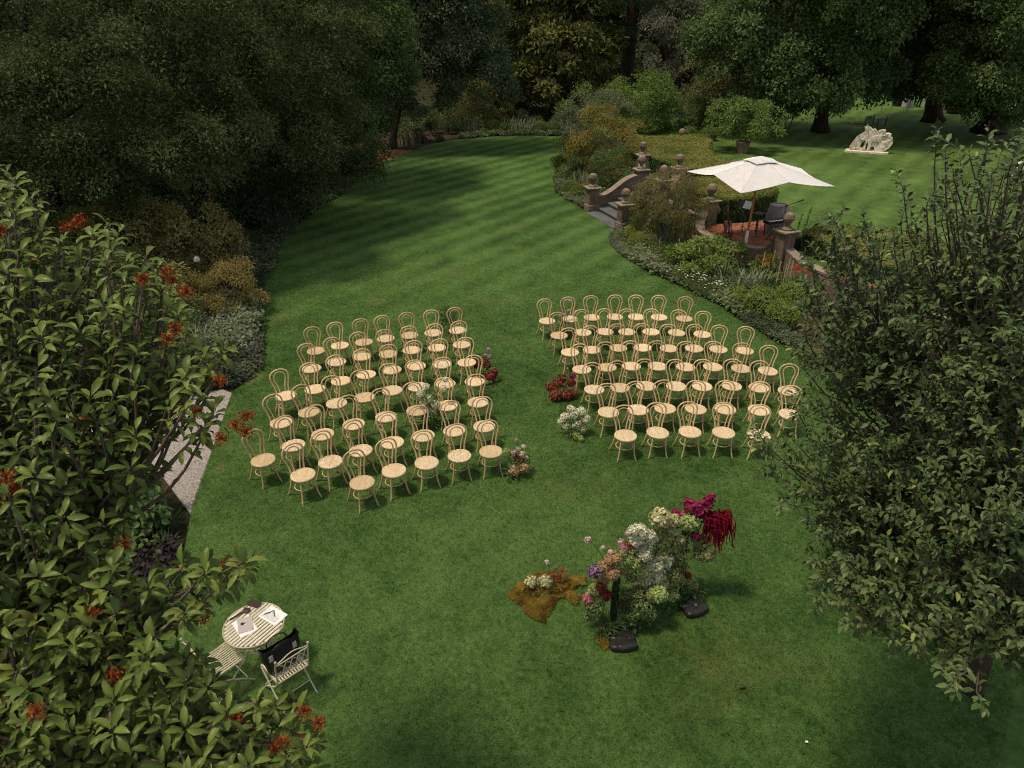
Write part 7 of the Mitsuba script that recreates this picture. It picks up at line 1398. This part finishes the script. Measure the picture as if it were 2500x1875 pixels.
arrangement('white blossom bush at the inner end of the second row of the right block', 1.24, 11.72, [('white', -.2, 0, .40, .09), ('white', -.05, .03, .44, .10), ('white', .08, .04, .5, .09), ('white', -.18, -.05, .24, .08), ('white', 0, -.02, .26, .10), ('lime', .0, -.16, .08, .08), ('white', .1, -.05, .16, .08), ('lime', .06, -.2, .05, .07), ('white', .16, .0, .36, .09), ('white', -.26, -.02, .32, .08), ('white', -.1, .06, .54, .08)],
            [([(0, 0, .15), (.05, 0, .32), (-.1, 0, .2)], .22, 60, .07, .035, FRESH2)])
arrangement('dusty red hydrangeas at the inner end of the third row of the right block', 0.92, 13.2, [('rust', 0, -.1, .12, .13), ('rust', .2, -.08, .12, .12), ('rust', .06, .08, .30, .12), ('wine', .12, .1, .40, .10), ('rust', -.1, .0, .26, .10), ('wine', .3, .05, .32, .09), ('magenta', .32, .1, .46, .07), ('rust', .34, -.02, .12, .09)],
            [([(.1, 0, .2), (.2, .1, .42)], .16, 40, .07, .04, FRESH2)], stems=[(.25, .15, .62, .02, 'rose')])
arrangement('purple and pink airy blooms beside the back row of the right block', 1.2, 16.25, [('green', -.02, -.02, .42, .07), ('green', .03, -.04, .28, .09), ('rust', .1, 0, .22, .09), ('green', -.05, -.05, .12, .1)],
            [([(0, 0, .15), (.05, 0, .35)], .16, 60, .06, .03, MID)], stems=[(.05, .1, 1.0, .04, 'lilac'), (.22, .1, .98, .045, 'lilac'), (.2, .1, .72, .04, 'pink'), (.36, .1, .68, .04, 'lilac'), (.05, .05, .62, .04, 'mauve'), (.12, .05, .62, .04, 'lilac'), (-.02, .05, .60, .035, 'pink')])
arrangement('dark leafy stems between the chairs inside the right block', 1.95, 14.1, [('wine', 0, 0, .18, .07)], [([(0, 0, .2), (.05, .02, .45)], .17, 70, .08, .03, ((.014, .03, .014), (.045, .075, .03)))])

# ---------------------------------------------------------------- bistro table, chairs and what lies on them
TX, TY, TH, TR = -3.14, 6.25, .72, .355
k = thing('bistro_table', 'round cream slatted metal bistro table at the lower left', 'table')
sd = math.radians(58)
for i in range(15):
    o = -.322 + .046 * i
    L_ = 2 * math.sqrt(max(TR ** 2 - (abs(o) + .014) ** 2, .0004)) - .01
    part(k, 'slat', box(L_, .031, .012, (0, o, TH - .006), bevel=.003), 'cream_paint', tw=place(TX, TY, 0, 58))
for o in (-.13, .13): part(k, 'cross_bar', box(.03, .62, .01, (o, 0, TH - .019)), 'cream_metal', tw=place(TX, TY, 0, 58))
part(k, 'rim', tube([(TX + TR * math.cos(a), TY + TR * math.sin(a), TH - .008) for a in np.arange(48) * 2 * math.pi / 48], .0095, 6, closed=True), 'cream_metal', smooth=True)
part(k, 'lower_ring', tube([(TX + (TR - .02) * math.cos(a), TY + (TR - .02) * math.sin(a), TH - .085) for a in np.arange(48) * 2 * math.pi / 48], .0075, 6, closed=True), 'cream_metal', smooth=True)
for i in range(12):
    a0 = i * math.pi / 6
    q = []
    for t in np.linspace(0, 1, 14):
        a = a0 + .42 * t; cu = .016 * math.sin(2 * math.pi * t)
        q.append((TX + (TR - .008) * math.cos(a), TY + (TR - .008) * math.sin(a), TH - .02 - .055 * t + cu))
    part(k, 'scroll', tube(q, .0045, 5), 'cream_metal', smooth=True)
for i in range(4):
    a = i * math.pi / 2 + .5
    c_, s_ = math.cos(a), math.sin(a)
    part(k, 'leg', tube(spline([(TX + .30 * c_, TY + .30 * s_, TH - .085), (TX + .12 * c_, TY + .12 * s_, TH - .34), (TX + .16 * c_, TY + .16 * s_, .28), (TX + .34 * c_, TY + .34 * s_, .0)], 12), .010, 6), 'cream_metal', smooth=True)
part(k, 'leg_ring', tube([(TX + .125 * math.cos(a), TY + .125 * math.sin(a), TH - .36) for a in np.arange(24) * 2 * math.pi / 24], .007, 5, closed=True), 'cream_metal', smooth=True)

def bistro_chair(label, x, y, deg):
    k = thing('bistro_chair', label, 'chair', 'cream slatted bistro chairs')
    tw = place(x, y, 0, deg)
    for i in range(12):
        yo = -.182 + .0331 * i
        part(k, 'slat', tube([(-.185, yo, .45), (-.09, yo, .442), (.06, yo, .440), (.16, yo, .452), (.205, yo, .432)], .0095, 4), 'cream_paint', tw=tw)
    fr = [(-.195, -.20, .445), (.20, -.20, .44), (.20, .20, .44), (-.195, .20, .445)]
    part(k, 'seat_frame', tube(fr + fr[:1], .010, 6), 'cream_metal', True, tw=tw)
    for s in (-1, 1):
        part(k, 'leg', tube([(-.27, s * .215, 0), (.19, s * .205, .435)], .0105, 6), 'cream_metal', True, tw=tw)
        part(k, 'leg', tube(spline([(.26, s * .19, 0), (.0, s * .195, .24), (-.19, s * .20, .45), (-.235, s * .205, .66), (-.285, s * .205, .87)], 14), .0105, 6), 'cream_metal', True, tw=tw)
        ball = trimesh.creation.icosphere(2, .015); ball.apply_translation((-.288, s * .205, .885)); part(k, 'knob', ball, 'cream_metal', True, tw=tw)
    part(k, 'top_rail', tube(spline([(-.284, -.205, .845), (-.29, -.10, .875), (-.292, -.03, .90), (-.292, .03, .90), (-.29, .10, .875), (-.284, .205, .845)], 20), .0085, 6), 'cream_metal', True, tw=tw)
    part(k, 'back_rail', tube([(-.272, -.205, .805), (-.272, .205, .805)], .008, 6), 'cream_metal', True, tw=tw)
    part(k, 'back_rail', tube([(-.212, -.20, .55), (-.212, .20, .55)], .008, 6), 'cream_metal', True, tw=tw)
    for i in range(5):
        y0 = -.205 + .082 * i
        for y1 in (y0 + .135, y0 - .055):
            a_, b_ = (y0, y1)
            if -.21 < y1 < .21:
                part(k, 'lattice_bar', tube(spline([(-.213, a_ + .0, .55), (-.235, a_ + (b_ - a_) * .2, .64), (-.255, a_ + (b_ - a_) * .55, .73), (-.271, b_, .80)], 8), .0062, 5), 'cream_metal', True, tw=tw)
    for zz, xx in ((.13, -.14), (.14, .175)): part(k, 'stretcher', tube([(xx, -.21, zz), (xx, .21, zz)], .008, 5), 'cream_metal', True, tw=tw)
    return k
bistro_chair('cream slatted bistro chair left of the table, its seat empty', -3.49, 5.96, 50)
bistro_chair('cream lattice backed bistro chair holding the black bag', -2.70, 5.88, 135)
# the bag
k = thing('tote_bag', 'black glossy leather tote bag resting on the bistro chair', 'bag')
tw = place(-2.71, 5.87, .455, 45)
W_, Hh = .44, .36
rings = []
for z_, sx, sy in ((0, .80, .62), (.02, .86, .80), (.12, .93, .9), (.24, 1.0, .8), (.33, 1.08, .45), (.36, 1.10, .36)):
    rg = []
    for a in np.arange(28) * 2 * math.pi / 28:
        c_, s_ = math.cos(a), math.sin(a)
        flare = .055 * abs(c_) ** 3 * (z_ / Hh) ** 2
        rg.append((np.sign(c_) * abs(c_) ** .55 * W_ / 2 * sx, np.sign(s_) * abs(s_) ** .55 * .085 * (sy + (1.0 * abs(c_) ** 6) * (z_ / Hh) ** 3), z_ * (1 + .0) + flare))
    rings.append(rg)
inner = [[(x_ * .96, y_ * .9, z_ - (.0 if q == 0 else .20)) for x_, y_, z_ in rings[-1]] for q in range(2)]
vv = np.array(sum(rings + inner, []))
nr = len(rings) + 2
ff = []
for r_ in range(nr - 1):
    for j in range(28):
        a, b = r_ * 28 + j, r_ * 28 + (j + 1) % 28
        ff += [(a, b, b + 28), (a, b + 28, a + 28)]
ff += [(0, (j + 1), j) for j in range(1, 27)] + [((nr - 1) * 28, (nr - 1) * 28 + j, (nr - 1) * 28 + j + 1) for j in range(1, 27)]
vv += .006 * (meshkit.fbm(vv * 16, 3, 4)[:, None] - .5) * [1, 2, 1]
part(k, 'body', trimesh.Trimesh(vv, ff, process=False), 'leather', 50, tw=tw)
for s in (-1, 1):
    part(k, 'handle', tube(spline([(-.12, s * .05, .30), (-.10, s * .07, .40), (0, s * .075, .43), (.10, s * .07, .40), (.12, s * .05, .30)], 14), .008, 6), 'leather', True, tw=tw)
part(k, 'strap', cat([box(.05, .004, .09, (-.15, -.072, .28)), box(.05, .004, .09, (.15, -.072, .28))]), 'grey_metal', tw=tw)
# things on the table
pz = TH + .001
def sheet_at(nm, label, cat_, pts, z, th, m_):
    k = thing(nm, label, cat_)
    put(k, prism(Polygon(pts), z, z + th), m_)
    return k
PP = np.array([(-3.13, 6.38), (-3.03, 6.54), (-2.78, 6.36), (-2.90, 6.20)])
e1 = unit(PP[1] - PP[0]); e2 = np.array([e1[1], -e1[0]])
PP = np.array([PP[0], PP[0] + e1 * .21, PP[0] + e1 * .21 + e2 * .297, PP[0] + e2 * .297])
k = thing('document', 'white printed page lying on the right of the bistro table', 'paper')
part(k, 'page', prism(Polygon(PP), pz, pz + .002), 'paper')
ln = []
for i in range(14):
    o = PP[0] + e2 * (.04 + .0165 * i)
    l_ = rng.uniform(.5, .95)
    s_, e_ = o + e1 * .025, o + e1 * (.025 + .155 * l_)
    ln.append(box(np.linalg.norm(e_ - s_), .0035, .0008, (*(s_ + e_) / 2, pz + .0026), rz=math.atan2(*(e_ - s_)[::-1])))
part(k, 'printed_lines', cat(ln), 'ink', kind='stuff')
for i, (a, b) in enumerate((((.055, .05), (.17, .11)), ((.16, .10), (.10, .19)))):
    k = thing('pen', 'grey pen on the printed page, %s of the two' % ['left', 'right'][i], 'pen')
    s_, e_ = PP[0] + e1 * a[0] + e2 * a[1], PP[0] + e1 * b[0] + e2 * b[1]
    part(k, 'barrel', tube([(*s_, pz + .008), (*(s_ + (e_ - s_) * .85), pz + .008), (*e_, pz + .006)], [.0055, .0055, .001], 7), 'sand_plastic', smooth=40)
    part(k, 'clip', tube([(*(s_ + (e_ - s_) * .02), pz + .0145), (*(s_ + (e_ - s_) * .3), pz + .0145)], .0014, 4), 'grey_metal')
QP = np.array([(-3.41, 6.26), (-3.24, 6.40)]); g1 = unit(QP[1] - QP[0]); g2 = np.array([g1[1], -g1[0]])
QP = [QP[0], QP[0] + g1 * .21, QP[0] + g1 * .21 + g2 * .297, QP[0] + g2 * .297]
sheet_at('folder', 'white papers under the grey tablet on the bistro table', 'paper', QP, pz, .005, 'paper')
RP0 = np.array([-3.365, 6.31]); h1 = unit(np.array([.17, .075])); h2 = np.array([h1[1], -h1[0]])
k = thing('tablet', 'grey closed tablet lying face down on white papers', 'tablet')
rp = Polygon([RP0, RP0 + h1 * .175, RP0 + h1 * .175 + h2 * .245, RP0 + h2 * .245]).buffer(-.012).buffer(.012)
part(k, 'shell', prism(rp, pz + .005, pz + .013), 'grey_metal')
cc_ = RP0 + h1 * .160 + h2 * .225
part(k, 'camera', trimesh.creation.cylinder(.006, .003, sections=14, transform=trimesh.transformations.translation_matrix((*cc_, pz + .0142))), 'black')
cc_ = RP0 + h1 * .09 + h2 * .115
part(k, 'emblem', trimesh.creation.cylinder(.011, .001, sections=20, transform=trimesh.transformations.translation_matrix((*cc_, pz + .0135))), 'white_paint', label='small pale round emblem')
k = thing('lapel_microphone', 'small black round microphone puck on the grey tablet', 'microphone')
cc_ = RP0 + h1 * .055 + h2 * .105
part(k, 'puck', trimesh.creation.cylinder(.018, .012, sections=18, transform=trimesh.transformations.translation_matrix((*cc_, pz + .0192))), 'black', smooth=30)
part(k, 'clip', box(.03, .008, .006, (*(cc_ + h1 * .03), pz + .0162), rz=.4), 'black')
k = thing('wallet', 'dark brown wallet case at the far edge of the bistro table', 'wallet')
put(k, box(.165, .095, .018, (-3.235, 6.575, pz + .009), rz=-.38, bevel=.005), 'brown_leather')
k = thing('hairbrush', 'dark brown round headed brush lying on the bistro table', 'brush')
m = trimesh.creation.icosphere(3, 1.0); m.apply_scale([.047, .042, .016]); m.apply_translation((-3.29, 6.455, pz + .018))
part(k, 'brush_head', m, 'brown_leather', True)
part(k, 'handle', tube([(-3.315, 6.44, pz + .014), (-3.37, 6.39, pz + .012), (-3.45, 6.31, pz + .012)], [.011, .009, .011], 7), 'brown_leather', True)
k = thing('white_litter', 'tiny white scrap on the grass at the lower right', 'litter')
put(k, box(.03, .02, .01, (*(3.32, 5.17), .035)), 'paper')
k = thing('fallen_leaf', 'single dark fallen leaf on the grass right of the flower arch', 'leaf')
f = Fol(); f.add('big', [(2.75, 5.88, 0.04)], [[1, .5, .1]], [[0, 0, 1]], [.12], [.06], np.array([[.02, .04, .015]])); me, c = f.mesh(); put(k, me, 'leaf', color=c)
